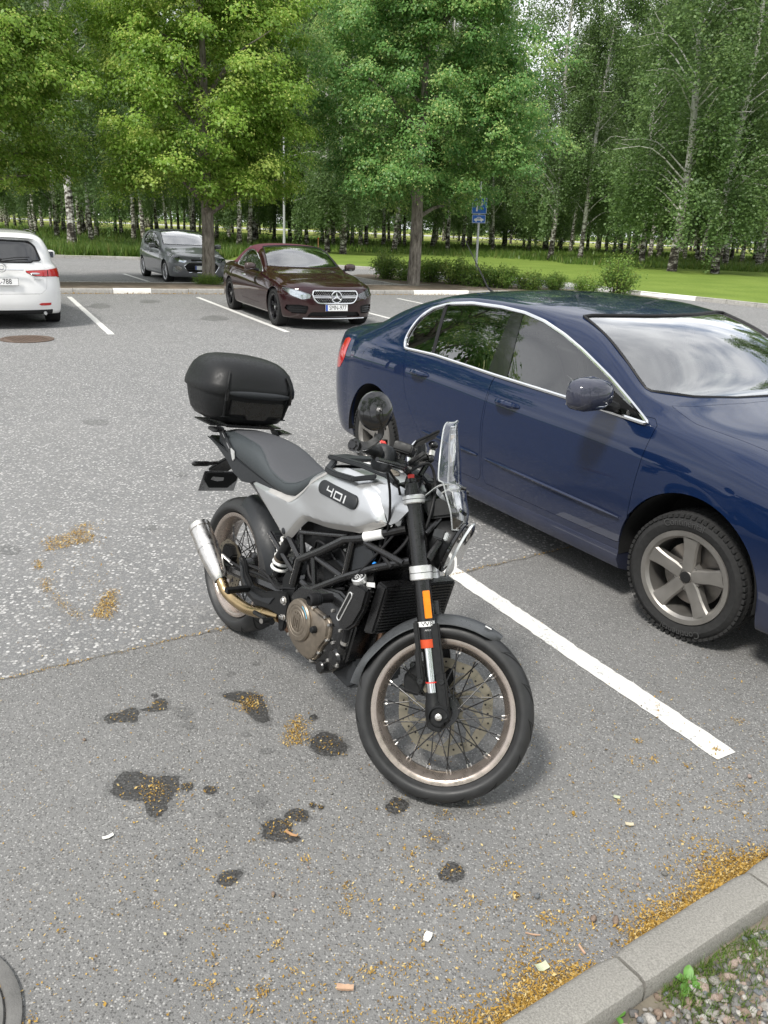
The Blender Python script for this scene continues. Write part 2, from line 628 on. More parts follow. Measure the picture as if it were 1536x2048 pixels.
def paint_line(a, c, wd, z=.0030):
    a, c = np.array(a, float), np.array(c, float)
    ln = np.linalg.norm(c - a); d = (c - a) / ln; nn = np.array([-d[1], d[0]])
    n = max(int(ln / .03), 8)
    j = lambda: rng.normal(0, .0022)
    P = []
    for i in range(n + 1):
        e = .004 * math.sin(i * .21 + a[0] * 9) * .35
        p = a + d * ln * i / n
        P.append([(*(p + nn * (-wd / 2 + e + j())), z), (*(p + nn * e), z + .0008), (*(p + nn * (wd / 2 + e + j())), z)])
    m = MB(); m.grid(np.array(P))
    return m.build('painted_line', mpaint, asphalt, fix=True)
paint_line((.27, 4.17), (1.285, 2.415), .105)
ld = np.array([.452, -.892])
for s in ((-7.30, 18.27), (-4.68, 19.46), (-2.05, 20.55), (.12, 21.55)):
    s = np.array(s)
    paint_line(s, s + ld * 6.4, .105)
paint_line((-8.75, 26.55), (-7.12, 23.72), .11)
paint_line((-11.6, 25.0), (-9.9, 22.2), .11)

# --- oil stains traced where they lie
def blob(c, rx, ry, n=14):
    return [(c[0] + rx * math.cos(a) * (1 + rng.normal(0, .10)), c[1] + ry * math.sin(a) * (1 + rng.normal(0, .10))) for a in np.linspace(0, 2 * math.pi, n, endpoint=False)]
def stain(px, mat, z):
    P = np.array([ground_at(u, v) for u, v in px])
    P = catmull(P, 7, closed=True)
    c = P.mean(0)
    st_ = np.r_[0, np.cumsum(np.linalg.norm(np.diff(np.r_[P, P[:1]], axis=0), axis=1))]
    nn_ = max(14, int(st_[-1] / .006)); ss = np.linspace(0, st_[-1], nn_, endpoint=False); Q = np.r_[P, P[:1]]
    P = np.stack([np.interp(ss, st_, Q[:, 0]), np.interp(ss, st_, Q[:, 1])], 1)
    k_ = np.arange(len(P)) * 2 * np.pi / len(P); f_ = len(P) / 9
    rag = rng.normal(0, .0024, len(P)) + .0035 * np.sin(k_ * round(f_) + rng.uniform(0, 6)) * rng.uniform(.3, 1, len(P)) + .004 * np.sin(k_ * max(3, round(f_ / 3)) + rng.uniform(0, 6))
    rad_ = np.linalg.norm(P - c, axis=1); rag *= np.clip(rad_ / .05, .35, 1)
    per = c + (P - c) * (1 + rag / (rad_ + 1e-6))[:, None]
    m = MB(); n = len(per)
    m.add([(*c, z)] + [(*p, z) for p in per], [(0, 1 + i, 1 + (i + 1) % n) for i in range(n)])
    m.build('oil_stain', mat, asphalt, fix=True)
    return per
k4 = lambda L_: [(u / 2, 1300 + v / 2) for u, v in L_]
k5 = lambda L_: [(768 + u / 2, 1300 + v / 2) for u, v in L_]
STAINS = []
for i, (p, m_) in enumerate([
    (k4([(440, 560), (490, 495), (555, 485), (610, 510), (715, 507), (690, 590), (650, 660), (590, 660), (570, 610), (470, 590)]), M_STAIN),
    (k4(blob((750, 547), 25, 17)), M_STAIN), (k4(blob((843, 560), 29, 19)), M_STAIN),
    (k4([(890, 185), (960, 165), (1020, 175), (1060, 215), (1075, 280), (1030, 288), (985, 250), (970, 215), (930, 205)]), M_STAIN),
    (k4([(1240, 360), (1290, 332), (1350, 345), (1388, 385), (1360, 420), (1300, 428), (1255, 400)]), M_STAIN),
    (k4([(415, 275), (440, 252), (485, 252), (500, 240), (550, 232), (555, 255), (540, 290), (490, 290), (440, 290)]), M_STAIN),
    (k4([(560, 240), (605, 228), (620, 200), (660, 200), (670, 235), (600, 248)]), M_STAIN),
    (k4([(1060, 690), (1100, 675), (1165, 690), (1170, 730), (1200, 750), (1190, 765), (1110, 768), (1055, 755)]), M_STAIN),
    (k4([(1140, 650), (1190, 635), (1235, 650), (1225, 685), (1170, 685)]), M_STAIN),
    (k4(blob((1250, 622), 14, 11)), M_STAIN), (k4(blob((1283, 630), 14, 10)), M_STAIN),
    (k4([(865, 930), (890, 895), (940, 878), (968, 895), (945, 930), (900, 945)]), M_STAIN),
    (k5([(5, 630), (40, 595), (95, 605), (85, 640), (45, 660)]), M_STAIN),
    (k5(blob((200, 757), 60, 38)), M_STAIN2),
    (k5([(222, 890), (260, 850), (310, 865), (320, 905), (280, 930), (235, 920)]), M_STAIN),
    (k5(blob((235, 660), 42, 22)), M_STAIN2),
    (k4(blob((735, 250), 34, 26)), M_STAIN2), (k4(blob((755, 303), 25, 15)), M_STAIN2), (k4(blob((980, 338), 20, 11)), M_STAIN2), (k4(blob((1035, 605), 36, 24)), M_STAIN2),
    (k4(blob((1065, 405), 32, 12)), M_STAIN2), (k4(blob((880, 655), 20, 18)), M_STAIN2), (k4(blob((1255, 270), 17, 11)), M_STAIN), (k4(blob((1025, 55), 13, 8)), M_STAIN2), (k4(blob((920, 95), 20, 12)), M_STAIN2),
    (k4(blob((620, 184), 14, 8)), M_STAIN),
    (blob((193, 845), 26, 6), M_STAIN2), (blob((363, 950), 12, 4), M_STAIN2), (blob((302, 1056), 13, 5), M_STAIN2), (blob((18, 1100), 26, 9), M_STAIN2), (blob((300, 603), 22, 3), M_STAIN2), (blob((200, 612), 20, 5), M_STAIN2), (blob((430, 637), 26, 5), M_STAIN2)]):
    if m_ is M_STAIN:
        c_ = np.mean(p, axis=0)
        stain([tuple(c_ + (np.array(q_) - c_) * rng.uniform(1.10, 1.28)) for q_ in p], M_STAIN2, .0005 + .00001 * i)
    STAINS.append(stain(p, m_, .0010 + .00002 * i))

# --- near kerb and gravel strip
KD = np.array([.8390, .5446]); KN = np.array([-.5446, .8390])     # along the kerb, towards the lot
kerb = obj('near_kerb', None); kerb['kind'] = 'structure'
for s0, s1 in ((-.79, -.267), (-.26, .258), (.265, .783), (.79, 1.312), (1.322, 1.847), (1.856, 2.40), (2.41, 2.94), (2.95, 3.5)):
    m = MB()
    prof = [(.905, -.03), (.912, .055), (.906, .085), (.890, .0985), (.82, .102), (.803, .099), (.796, .085), (.793, -.03)]
    rings = []
    for s in np.linspace(s0, s1, 13):
        e = .0035 if s in (s0, s1) else 0
        rings.append([(*(KD * s + KN * (q - (e if q > .85 else -e)) ), z - e + rng.normal(0, .0006)) for q, z in prof])
    m.loft(rings)
    m.build('kerbstone', M_CONC_N, kerb, fix=True, ang=40)
g3 = pmat('gravel_bed_soil', (.15, .13, .10), .95, var=.4, scale=14, bump=1, bscale=140)
mb = MB()
mb.grid(np.array([[(*(KD * s + KN * q), .052 + rng.normal(0, .004)) for q in np.linspace(.795, -1.2, 30)] for s in np.linspace(-4, 6, 80)]), flip=False)
struct('gravel_strip', mb, g3, fix=True)

# --- manholes
M_IRON = pmat('cast_iron', (.135, .132, .126), .75, .05, var=.25, scale=22, bump=.7, bscale=180)
M_IRON_R = pmat('rusty_iron', (.12, .085, .065), .8, .15, var=.3, scale=15, bump=.7, bscale=120)
def manhole(c, r, label, mat, ringed):
    t = thing('manhole_cover', label, 'manhole', (*c, 0), group='manhole covers in the asphalt')
    m = MB(); m.lathe([(r, .001), (r, .012), (r * .985, .014), (r * .90, .014), (r * .89, .010), (r * .88, .002)], ax=(0, 0, 1), seg=64); m.build('frame_ring', mat, t)
    m = MB()
    if ringed:
        prof = []
        for k in range(7):
            a = r * .875 * (1 - k / 7); bb = r * .875 * (1 - (k + .72) / 7)
            prof += [(a, .004), (a - .003, .011), (bb + .003, .011), (bb, .004)]
        prof.append((.001, .004))
        m.lathe(prof, ax=(0, 0, 1), seg=64)
    else:
        m.lathe([(r * .875, .004), (r * .87, .009), (.001, .009)], ax=(0, 0, 1), seg=48)
        for i in range(-6, 7):
            for j in range(-6, 7):
                x, y = i * r * .125, j * r * .125
                if x * x + y * y < (r * .78) ** 2 and (i + j) % 2:
                    m.box((x, y, .0125), (r * .09, r * .09, .007))
    m.build('lid', mat, t)
    return t
manhole((-1.07, 1.205), .300, 'cast iron manhole cover with concentric ribs cut by the left picture edge', M_IRON, True)
manhole((-5.35, 11.69), .37, 'rusty round manhole cover behind the white estate car', M_IRON_R, False)
# ================================================================== vegetation
def fast_mesh(name, V, F, mat, tone=None, smooth=False):
    """V (n,3); F (m,k) uniform polygons; tone (m,) per-face colour variation"""
    me = bpy.data.meshes.new(name)
    V = np.asarray(V, np.float32); F = np.asarray(F, np.int32)
    m, k = F.shape
    me.vertices.add(len(V)); me.vertices.foreach_set('co', V.ravel())
    me.loops.add(m * k); me.loops.foreach_set('vertex_index', F.ravel())
    me.polygons.add(m)
    me.polygons.foreach_set('loop_start', np.arange(0, m * k, k, dtype=np.int32))
    me.polygons.foreach_set('loop_total', np.full(m, k, np.int32))
    if smooth:
        me.polygons.foreach_set('use_smooth', np.ones(m, bool))
    if tone is not None:
        a = me.attributes.new('tone', 'FLOAT', 'FACE')
        a.data.foreach_set('value', np.asarray(tone, np.float32))
    me.update(calc_edges=True)
    me.materials.append(mat)
    return me
def leaf_mat(name, c0, c1, c2, trans=.35, rough=.45, objvar=.15):
    m, t, b = node_mat(name)
    L = t.links.new
    at = t.nodes.new('ShaderNodeAttribute'); at.attribute_name = 'tone'
    r = t.nodes.new('ShaderNodeValToRGB')
    r.color_ramp.elements[0].color = c0 + (1,)
    r.color_ramp.elements[1].color = c2 + (1,)
    e = r.color_ramp.elements.new(.55); e.color = c1 + (1,)
    L(at.outputs['Fac'], r.inputs[0])
    oi = t.nodes.new('ShaderNodeObjectInfo')
    mr = t.nodes.new('ShaderNodeMapRange'); mr.inputs[3].default_value = 1 - objvar; mr.inputs[4].default_value = 1 + objvar
    L(oi.outputs['Random'], mr.inputs[0])
    sc_ = t.nodes.new('ShaderNodeVectorMath'); sc_.operation = 'SCALE'
    L(r.outputs[0], sc_.inputs[0]); L(mr.outputs[0], sc_.inputs[3])
    L(sc_.outputs[0], b.inputs['Base Color'])
    setp(b, rough=rough, spec=.35)
    tl = t.nodes.new('ShaderNodeBsdfTranslucent')
    hs = t.nodes.new('ShaderNodeHueSaturation'); hs.inputs['Value'].default_value = 1.5; hs.inputs['Hue'].default_value = .485
    L(sc_.outputs[0], hs.inputs['Color']); L(hs.outputs[0], tl.inputs[0])
    ms = t.nodes.new('ShaderNodeMixShader'); ms.inputs[0].default_value = trans
    L(b.outputs[0], ms.inputs[1]); L(tl.outputs[0], ms.inputs[2])
    L(ms.outputs[0], t.nodes['Material Output'].inputs['Surface'])
    return m
def leaves(P, N, size, rg, aspect=.85, fold=.22, droop=None):
    """kite-shaped folded leaves at P facing N; 5 verts, two quads"""
    n = len(P)
    N = N / (np.linalg.norm(N, axis=1)[:, None] + 1e-9)
    a = rg.normal(size=(n, 3))
    if droop is not None:
        a = a * .45 + np.array(droop)
    U = a - N * (a * N).sum(1)[:, None]
    U /= np.linalg.norm(U, axis=1)[:, None] + 1e-9
    W = np.cross(N, U)
    s = (size * rg.uniform(.65, 1.25, n))[:, None]
    tip, base = P + U * s * .55, P - U * s * .45
    l = P + W * s * .42 * aspect - N * s * fold - U * s * .06
    r = P - W * s * .42 * aspect - N * s * fold - U * s * .06
    V = np.stack([base, l, tip, r], 1).reshape(-1, 3)
    F = np.arange(4 * n).reshape(n, 4)
    return V, F
def fit_sphere(rg, n):
    v = rg.normal(size=(n, 3))
    return v / np.linalg.norm(v, axis=1)[:, None]

# ---- bark materials
def bark_mat(name, birch):
    m, t, b = node_mat(name)
    L = t.links.new
    tcn = t.nodes.new('ShaderNodeTexCoord')
    mp = t.nodes.new('ShaderNodeMapping')
    L(tcn.outputs['Object'], mp.inputs['Vector'])
    n = t.nodes.new('ShaderNodeTexNoise'); n.inputs['Detail'].default_value = 6; n.inputs['Roughness'].default_value = .65
    L(mp.outputs[0], n.inputs['Vector'])
    r = t.nodes.new('ShaderNodeValToRGB')
    L(n.outputs[0], r.inputs[0])
    if birch:
        mp.inputs['Scale'].default_value = (2.2, 2.2, 4.5)
        n.inputs['Scale'].default_value = 1.6
        sep = t.nodes.new('ShaderNodeSeparateXYZ'); L(tcn.outputs['Object'], sep.inputs[0])
        mr = t.nodes.new('ShaderNodeMapRange'); mr.inputs[1].default_value = 0; mr.inputs[2].default_value = 5; mr.inputs[3].default_value = -.10; mr.inputs[4].default_value = .10
        L(sep.outputs[2], mr.inputs[0])
        ad = t.nodes.new('ShaderNodeMath'); L(n.outputs[0], ad.inputs[0]); L(mr.outputs[0], ad.inputs[1]); L(ad.outputs[0], r.inputs[0])
        e = r.color_ramp.elements
        e[0].position = .37; e[0].color = (.035, .03, .026, 1)
        e[1].position = .54; e[1].color = (.60, .585, .55, 1)
        x = e.new(.45); x.color = (.16, .145, .125, 1)
    else:
        mp.inputs['Scale'].default_value = (14, 14, 3)
        n.inputs['Scale'].default_value = 1.2
        e = r.color_ramp.elements
        e[0].position = .35; e[0].color = (.10, .085, .07, 1)
        e[1].position = .68; e[1].color = (.36, .325, .28, 1)
    L(r.outputs[0], b.inputs['Base Color'])
    setp(b, rough=.9, spec=.2)
    bp = t.nodes.new('ShaderNodeBump'); bp.inputs['Strength'].default_value = .8; bp.inputs['Distance'].default_value = .02
    L(n.outputs[0], bp.inputs['Height']); L(bp.outputs[0], b.inputs['Normal'])
    return m
M_BIRCH = bark_mat('birch_bark', True)
M_LIMEBARK = bark_mat('lime_bark', False)
M_LIME = leaf_mat('lime_leaf', (.115, .215, .030), (.235, .385, .062), (.60, .64, .20), .46, objvar=.04)
M_LIME_D = leaf_mat('lime_leaf_dark', (.085, .200, .055), (.175, .335, .092), (.62, .68, .26), .44, objvar=.02)
M_BLEAF = leaf_mat('birch_leaf', (.072, .128, .046), (.132, .215, .072), (.23, .32, .12), .42)
M_SHRUB = leaf_mat('shrub_leaf', (.07, .15, .028), (.16, .27, .05), (.36, .38, .10), .4)
M_TWIG = pmat('twig', (.09, .07, .05), .9)

def lime_tree(name, label, loc, H, crown, rg, mat, nclump=330, per=115, trunk_r=.17, base=2.3, leaf=.085):
    """crown = (rx, ry); outline uneven, built of leaf clumps carried by limbs"""
    t = thing(name, label, 'tree', (*loc, .10), group='lime trees on the island')
    m = MB()
    pts = [(0, 0, -.12), (.01, 0, .12), (.03, .02, 1.2), (.02, .05, 2.2), (0, .03, 3.2), (.06, -.02, H * .5), (.02, .0, H * .72), (0, 0, H * .9)]
    m.tube(pts, [trunk_r * 1.45, trunk_r * 1.12, trunk_r, trunk_r * .95, trunk_r * .85, trunk_r * .55, trunk_r * .3, .02], 12, smooth=4)
    C = []
    def shape(zz, a):
        prof = (math.sin(math.pi * min(1, (zz * .80 + .20))) ** .5) * (1 - .18 * zz) + .05
        return prof * (1 + .14 * math.sin(3 * a + zz * 7 + loc[0]) + .09 * math.sin(5 * a - zz * 11))
    lobes = []
    nl = max(14, nclump // 13)
    while len(lobes) < nl:                        # boughs: leaf clumps gather round them and leave gaps between
        zz = (len(lobes) + rg.random()) / nl; a = rg.uniform(0, 2 * math.pi); rr = math.sqrt(rg.uniform(.30, 1)) * shape(zz, a) * .93
        lobes.append((crown[0] * rr * math.cos(a), crown[1] * rr * math.sin(a), base + .25 + (H - base - .25) * zz, rg.uniform(.75, 1.3)))
    while len(C) < nclump:
        if rg.random() < .66:
            l_ = lobes[rg.integers(nl)]
            o_ = rg.normal(0, 1, 3) * np.array([.44, .44, .36]) * l_[3]
            p_ = np.array(l_[:3]) + o_
            p_[2] -= .35 * (o_[0] ** 2 + o_[1] ** 2)
        else:
            zz = rg.random(); a = rg.uniform(0, 2 * math.pi); rr = math.sqrt(rg.uniform(.03, .85)) * shape(zz, a)
            p_ = np.array([crown[0] * rr * math.cos(a), crown[1] * rr * math.sin(a), base + (H - base) * zz])
        if p_[2] > base - .25:
            C.append((*p_, 1.0))
    C = np.array(C)
    for i in range(34):
        c = C[rg.integers(len(C))]
        z0 = max(base - .4, c[2] - rg.uniform(.5, 1.6))
        z0 = min(z0, H * .8)
        r0 = trunk_r * .42 * (1 - z0 / H)
        mid = np.array([c[0] * .5, c[1] * .5, (z0 + c[2]) / 2 + .25])
        m.tube([(0, 0, z0), mid, c[:3]], [r0 + .012, r0 * .6 + .008, .008], 6, smooth=4)
    m.build('trunk', M_LIMEBARK, t)
    P, N, T = [], [], []
    for c in C:
        n = int(per * rg.uniform(.6, 1.3))
        s = np.array([.46, .46, .41]) * rg.uniform(.7, 1.25)
        v = fit_sphere(rg, n)
        v[:, 2] = np.where(v[:, 2] < -.35, -v[:, 2] * .6, v[:, 2])
        rad = rg.uniform(.45, 1.08, n)[:, None]
        p = c[:3] + v * s * rad
        p[:, 2] -= .25 * ((p[:, 0] - c[0]) ** 2 + (p[:, 1] - c[1]) ** 2)
        out = np.array([c[0], c[1], 0]); out = out / (np.linalg.norm(out) + .3)
        nn = v * .7 + out * .45 + np.array([0, 0, .55]) + rg.normal(0, .38, (n, 3))
        P.append(p); N.append(nn)
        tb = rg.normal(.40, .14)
        tt = np.clip(rg.normal(tb, .11, n) + .16 * (v[:, 2] - .25), 0, .74)  # upper leaves lighter: young growth plus highlights put into the tone
        br = rg.random(n) < .17
        tt[br] = rg.uniform(.8, 1, br.sum())
        T.append(tt)
    P, N, T = map(np.concatenate, (P, N, T))
    sz = np.where(T > .78, leaf * .62, leaf)
    V, F = leaves(P, N, sz, rg, droop=(0, 0, -.9))
    obj('crown', fast_mesh('crown', V, F, mat, T), t)
    return t
rg = np.random.default_rng(21)
lime_tree('lime_tree', 'bright yellow-green lime tree whose slim trunk stands before the grey hatchback', (-5.10, 22.5), 10.2, (2.75, 2.85), rg, M_LIME, 800, 235, .165, 2.15, leaf=.088)
lime_tree('lime_tree', 'bright lime tree cut by the left picture edge above the white estate car', (-10.25, 20.15), 9.6, (2.85, 3.0), rg, M_LIME, 760, 235, .165, 2.15, leaf=.088)
lime_tree('lime_tree', 'broad dark green lime tree with pale blossom beside the blue parking sign', (.60, 25.5), 10.6, (3.65, 3.5), rg, M_LIME_D, 1120, 225, .18, 2.35, leaf=.088)

# ---- birches
def birch_meshes(seed, H, low, rad):
    rg = np.random.default_rng(seed)
    m = MB()
    lean = rg.normal(0, .022, 2)
    cx = lambda z: np.array([lean[0] * z + .10 * math.sin(z * .5 + seed), lean[1] * z + .08 * math.cos(z * .43 + seed)])
    zs = np.linspace(-.2, H * .95, 16)
    r0 = .155
    m.tube([(*cx(z), z) for z in zs], [r0 * (1.30 if z < .3 else 1) * max(.06, (1 - max(z, 0) / H) ** .8) for z in zs], 9)
    P, N, T = [], [], []
    nb = 64
    for i in range(nb):
        f = (i + rg.random()) / nb
        z0 = low + (H * .93 - low) * f
        a = rg.uniform(0, 2 * math.pi)
        ln = rad * (math.sin(math.pi * (.20 + .75 * f)) ** .7) * rg.uniform(.6, 1.15)
        d = np.array([math.cos(a), math.sin(a)])
        b0 = np.array([*cx(z0), z0])
        tip = b0 + np.array([*(d * ln), ln * rg.uniform(.25, .75)])
        mid = (b0 + tip) / 2 + np.array([0, 0, .25 * ln])
        rb = .030 * (1 - f) + .012
        m.tube([b0, mid, tip], [rb, rb * .6, .006], 5, smooth=3)
        br = catmull([b0, mid, tip], 10)
        for j in range(13):
            q = br[min(len(br) - 1, int(len(br) * rg.uniform(.25, 1)))] + rg.normal(0, .22, 3)
            hang = rg.uniform(.7, 2.3) * (1.25 - .55 * f)
            n = int(30 * hang * .95)
            s = rg.random(n)
            p = q + np.stack([rg.normal(0, .15, n) + d[0] * .15 * s, rg.normal(0, .15, n) + d[1] * .15 * s, -hang * s], 1)
            P.append(p)
            N.append(rg.normal(0, .6, (n, 3)) + np.array([d[0] * .5, d[1] * .5, .5]))
            T.append(np.clip(rg.normal(rg.normal(.45, .12), .14, n), 0, 1))
    P, N, T = map(np.concatenate, (P, N, T))
    V, F = leaves(P, N, np.full(len(P), .125), rg, aspect=.9, droop=(0, 0, -.6))
    return m.mesh('trunk', M_BIRCH), fast_mesh('crown', V, F, M_BLEAF, T)
BV = [birch_meshes(100 + i, h, lo, ra) for i, (h, lo, ra) in enumerate(((20, 3.4, 2.9), (22, 2.6, 3.2), (18, 4.0, 2.6), (21, 2.1, 3.3), (17, 4.6, 2.5), (23, 3.4, 3.1)))]
base_px = [(13, 458), (28, 445), (72, 467), (103, 453), (118, 478), (128, 466), (142, 497), (168, 467), (182, 487), (195, 461), (233, 468), (243, 470), (267, 483), (277, 463), (288, 484), (302, 460), (313, 462), (333, 466), (358, 461), (370, 463), (390, 466), (423, 484), (433, 480), (460, 478), (480, 494), (498, 490),
 (515, 483), (550, 484), (582, 486), (600, 480), (614, 493), (645, 490), (657, 506), (684, 509), (706, 493), (719, 497), (734, 493), (764, 494), (790, 504), (810, 495), (865, 498), (897, 503), (925, 497), (984, 504), (1005, 497),
 (1102, 521), (1120, 503), (1142, 507), (1156, 524), (1176, 502), (1210, 507), (1226, 509), (1242, 508), (1264, 514), (1279, 531), (1300, 518), (1317, 518), (1347, 544), (1370, 521), (1394, 524), (1404, 527), (1420, 524), (1429, 548), (1444, 537), (1464, 524), (1479, 527), (1507, 525), (1517, 538), (1532, 527)]
spots = []
for u, v in base_px:
    p = ground_at(u, v, .2)
    hz = 455 + (u - 768) * .0423                   # level of the horizon in the photo there
    th = .62 if (v - hz) > 44 else (.45 if (v - hz) > 36 else .34)
    d = np.linalg.norm(p)
    if d > 105 or p[1] < 0:
        p = p / d * (95 + 20 * rng.random()) if p[1] > 0 else None
        if p is None:
            continue
    spots.append((p, u))
k = 0
while k < 150:
    az = rng.uniform(R(-33), R(31)); d = rng.uniform(62, 150)
    p = np.array([d * math.sin(az), d * math.cos(az)])
    if all(np.linalg.norm(p - q[0]) > 2.3 for q in spots):
        spots.append((p, 768 + 1576 * math.tan(az) * .95)); k += 1
for az, d in ((R(36), 47), (R(40), 40), (R(-36), 55), (R(-40), 50), (R(33), 52), (R(-31), 47), (R(44), 44)):
    spots.append((np.array([d * math.sin(az), d * math.cos(az)]), 9999))
order = sorted(range(len(spots)), key=lambda i: np.linalg.norm(spots[i][0]))
WHERE = {}
for n_, i in enumerate(order):
    p, u = spots[i]
    d = np.linalg.norm(p)
    s = rng.uniform(.88, 1.12)
    zs_ = s
    if 985 < u < 1092:                     # lower crowns where the sky shows above them
        zs_ = s * (.50 if d > 75 else .58)
    v = rng.integers(len(BV)) if d > 64 else (1, 3, 3, 0)[rng.integers(4)]
    if d < 48:
        s *= 1.25
    t = thing('birch_tree', 'birch of the grove behind the lot', 'tree', (p[0], p[1], .18), (0, 0, rng.uniform(0, 6.28)), group='birches of the grove behind the lot')
    t.scale = (s, s, zs_)
    obj('trunk', BV[v][0], t); obj('crown', BV[v][1], t)
    t['_u'] = float(u); t['_d'] = float(d)
    WHERE.setdefault(0, []).append(t)
# labels: the nearest ones are singled out, the rest of the rows look alike
near = [t for t in WHERE[0] if 0 < t['_u'] < 1536][:14]
side = lambda u: 'behind the white estate car' if u < 150 else 'behind the grey hatchback' if u < 470 else 'behind the maroon convertible' if u < 740 else 'behind the broad lime tree' if u < 1000 else 'on the lawn edge to the right of the parking sign' if u < 1250 else 'at the far right on the lawn'
cnt = {}
for t in WHERE[0]:
    if t in near:
        s_ = side(t['_u']); c_ = cnt.get(s_, 0); cnt[s_] = c_ + 1
        t['label'] = ('nearest', 'second nearest', 'third nearest', 'fourth nearest', 'fifth nearest', 'sixth nearest', 'seventh nearest', 'eighth nearest', 'ninth nearest')[c_] + ' white barked birch ' + s_
        t['group'] = 'front birches of the grove'
    else:
        s_ = side(t['_u']).replace('to the right of the parking sign', 'right of the parking sign')
        t['label'] = 'slender birch in the deeper rows ' + s_
        t['group'] = 'deeper birches ' + s_
    del t['_u']; del t['_d']

# ---- a mass of far woodland beyond the road
rg = np.random.default_rng(5)
P, N, T = [], [], []
for i in range(1500):
    az = rg.uniform(R(-38), R(38)); d = rg.uniform(235, 330)
    if abs(az - R(11.2)) < R(.9):
        hh = rg.uniform(4, 14)
    else:
        hh = rg.uniform(8, 34)
    c = np.array([d * math.sin(az), d * math.cos(az), hh * rg.random() ** .6])
    if i > 1000:
        c[2] = rg.uniform(.5, 9)
    n = 42
    v = fit_sphere(rg, n)
    P.append(c + v * rg.uniform(1.6, 3.4)); N.append(v + np.array([0, 0, .5]) + rg.normal(0, .4, (n, 3))); T.append(np.clip(rg.normal(rg.normal(.35, .14), .12, n), 0, 1))
P, N, T = map(np.concatenate, (P, N, T))
V, F = leaves(P, N, np.full(len(P), 1.15), rg)
o = obj('distant_woodland', fast_mesh('distant_woodland', V, F, M_BLEAF, T))
tag(o, 'dark green mass of woodland far beyond the road', 'woodland', kind='stuff')

# ---- pale road beyond the grove
mr_ = pmat('far_road_asphalt', (.36, .355, .34), .9, var=.12, scale=.3)
mb = MB(); mb.grid(np.array([[(x, 176 + x * .10, .30), (x, 204 + x * .10, .34)] for x in np.linspace(-260, 260, 40)]))
struct('far_road', mb, mr_, fix=True)
g4, t_, b_ = node_mat('meadow_grass')
grass_nodes(t_, b_, (.20, .24, .05), (.30, .31, .09), (.16, .20, .05), .3)
mb = MB(); mb.grid(np.array([[(x, 112 + abs(x) * .12, .26), (x, 175 + x * .10, .29)] for x in np.linspace(-260, 260, 40)]))
struct('meadow', mb, g4, fix=True)
mb = MB(); mb.grid(np.array([[(x, 205 + x * .10, .30), (x, 300, .5)] for x in np.linspace(-300, 300, 40)]))
struct('meadow_beyond_road', mb, g4, fix=True)

# ---- hedge shrubs round the sign
def shrub_mesh(seed, h, r, spiky):
    rg = np.random.default_rng(seed)
    m = MB(); P, N, T = [], [], []
    for i in range(26):
        a = rg.uniform(0, 6.28); q = rg.uniform(.1, 1) ** .6
        tip = np.array([r * q * math.cos(a), r * q * math.sin(a), h * (1 - .45 * q * q) * rg.uniform(.75, 1.1)])
        m.tube([(tip[0] * .2, tip[1] * .2, -.03), tip * np.array([.7, .7, .55]), tip], [.010, .007, .003], 4)
        n = 120
        s = rg.random(n) ** .7
        p = tip * (np.array([.25, .25, .15]) + s[:, None] * np.array([.75, .75, .85])) + rg.normal(0, .085 if spiky else .12, (n, 3))
        P.append(p); N.append(rg.normal(0, .6, (n, 3)) + p / h * .6 + np.array([0, 0, .4])); T.append(np.clip(rg.normal(rg.normal(.42, .12) + .25 * (s - .5), .12, n), 0, 1))
    P, N, T = map(np.concatenate, (P, N, T))
    P[:, 2] = np.maximum(P[:, 2], .02)
    V, F = leaves(P, N, np.full(len(P), .062), rg, aspect=.75)
    return m.mesh('stem', M_TWIG), fast_mesh('foliage', V, F, M_SHRUB, T)
SV = [shrub_mesh(31, .75, .62, True), shrub_mesh(32, .62, .60, False), shrub_mesh(33, .80, .55, True), shrub_mesh(34, .95, .62, False)]
sh = [((-.25, 27.9), 0, 'leafy shrub at the left end of the hedge beside the lime trunk', 1.1), ((.55, 27.5), 1, 'low shrub directly behind the broad lime tree trunk', 1.0), ((1.25, 26.9), 2, 'dense shrub between the lime trunk and the sign post', 1.05), ((1.95, 26.4), 0, 'upright shrub just left of the parking sign post', 1.1), ((2.7, 25.9), 1, 'shrub growing round the foot of the parking sign post', 1.05),
      ((3.4, 25.6), 2, 'shrub just right of the parking sign post', .95), ((4.2, 25.4), 1, 'low yellow-green shrub behind the car aerial', .85), ((5.0, 25.3), 0, 'small loose shrub in the gap of the hedge', .72), ((5.9, 25.1), 1, 'low reddish-green shrub left of the round bush', .78), ((6.75, 24.7), 3, 'large round bush ending the hedge on the right', 1.12)]
for (x, y), v, lb, s in sh:
    t = thing('hedge_shrub', lb, 'shrub', (x, y, .11), (0, 0, rng.uniform(0, 6)), group='shrubs of the hedge bed')
    t.scale = (s, s, s)
    obj('stem', SV[v][0], t); obj('foliage', SV[v][1], t)
# sucker sprouts and dry litter at the lime tree foot
t = thing('weed_tuft', 'weeds and dry stalks round the slim lime tree trunk foot', 'weeds', (-5.0, 22.0, .10)); t.scale = (.62, .45, .45)
obj('stem', SV[1][0], t); obj('foliage', SV[1][1], t)

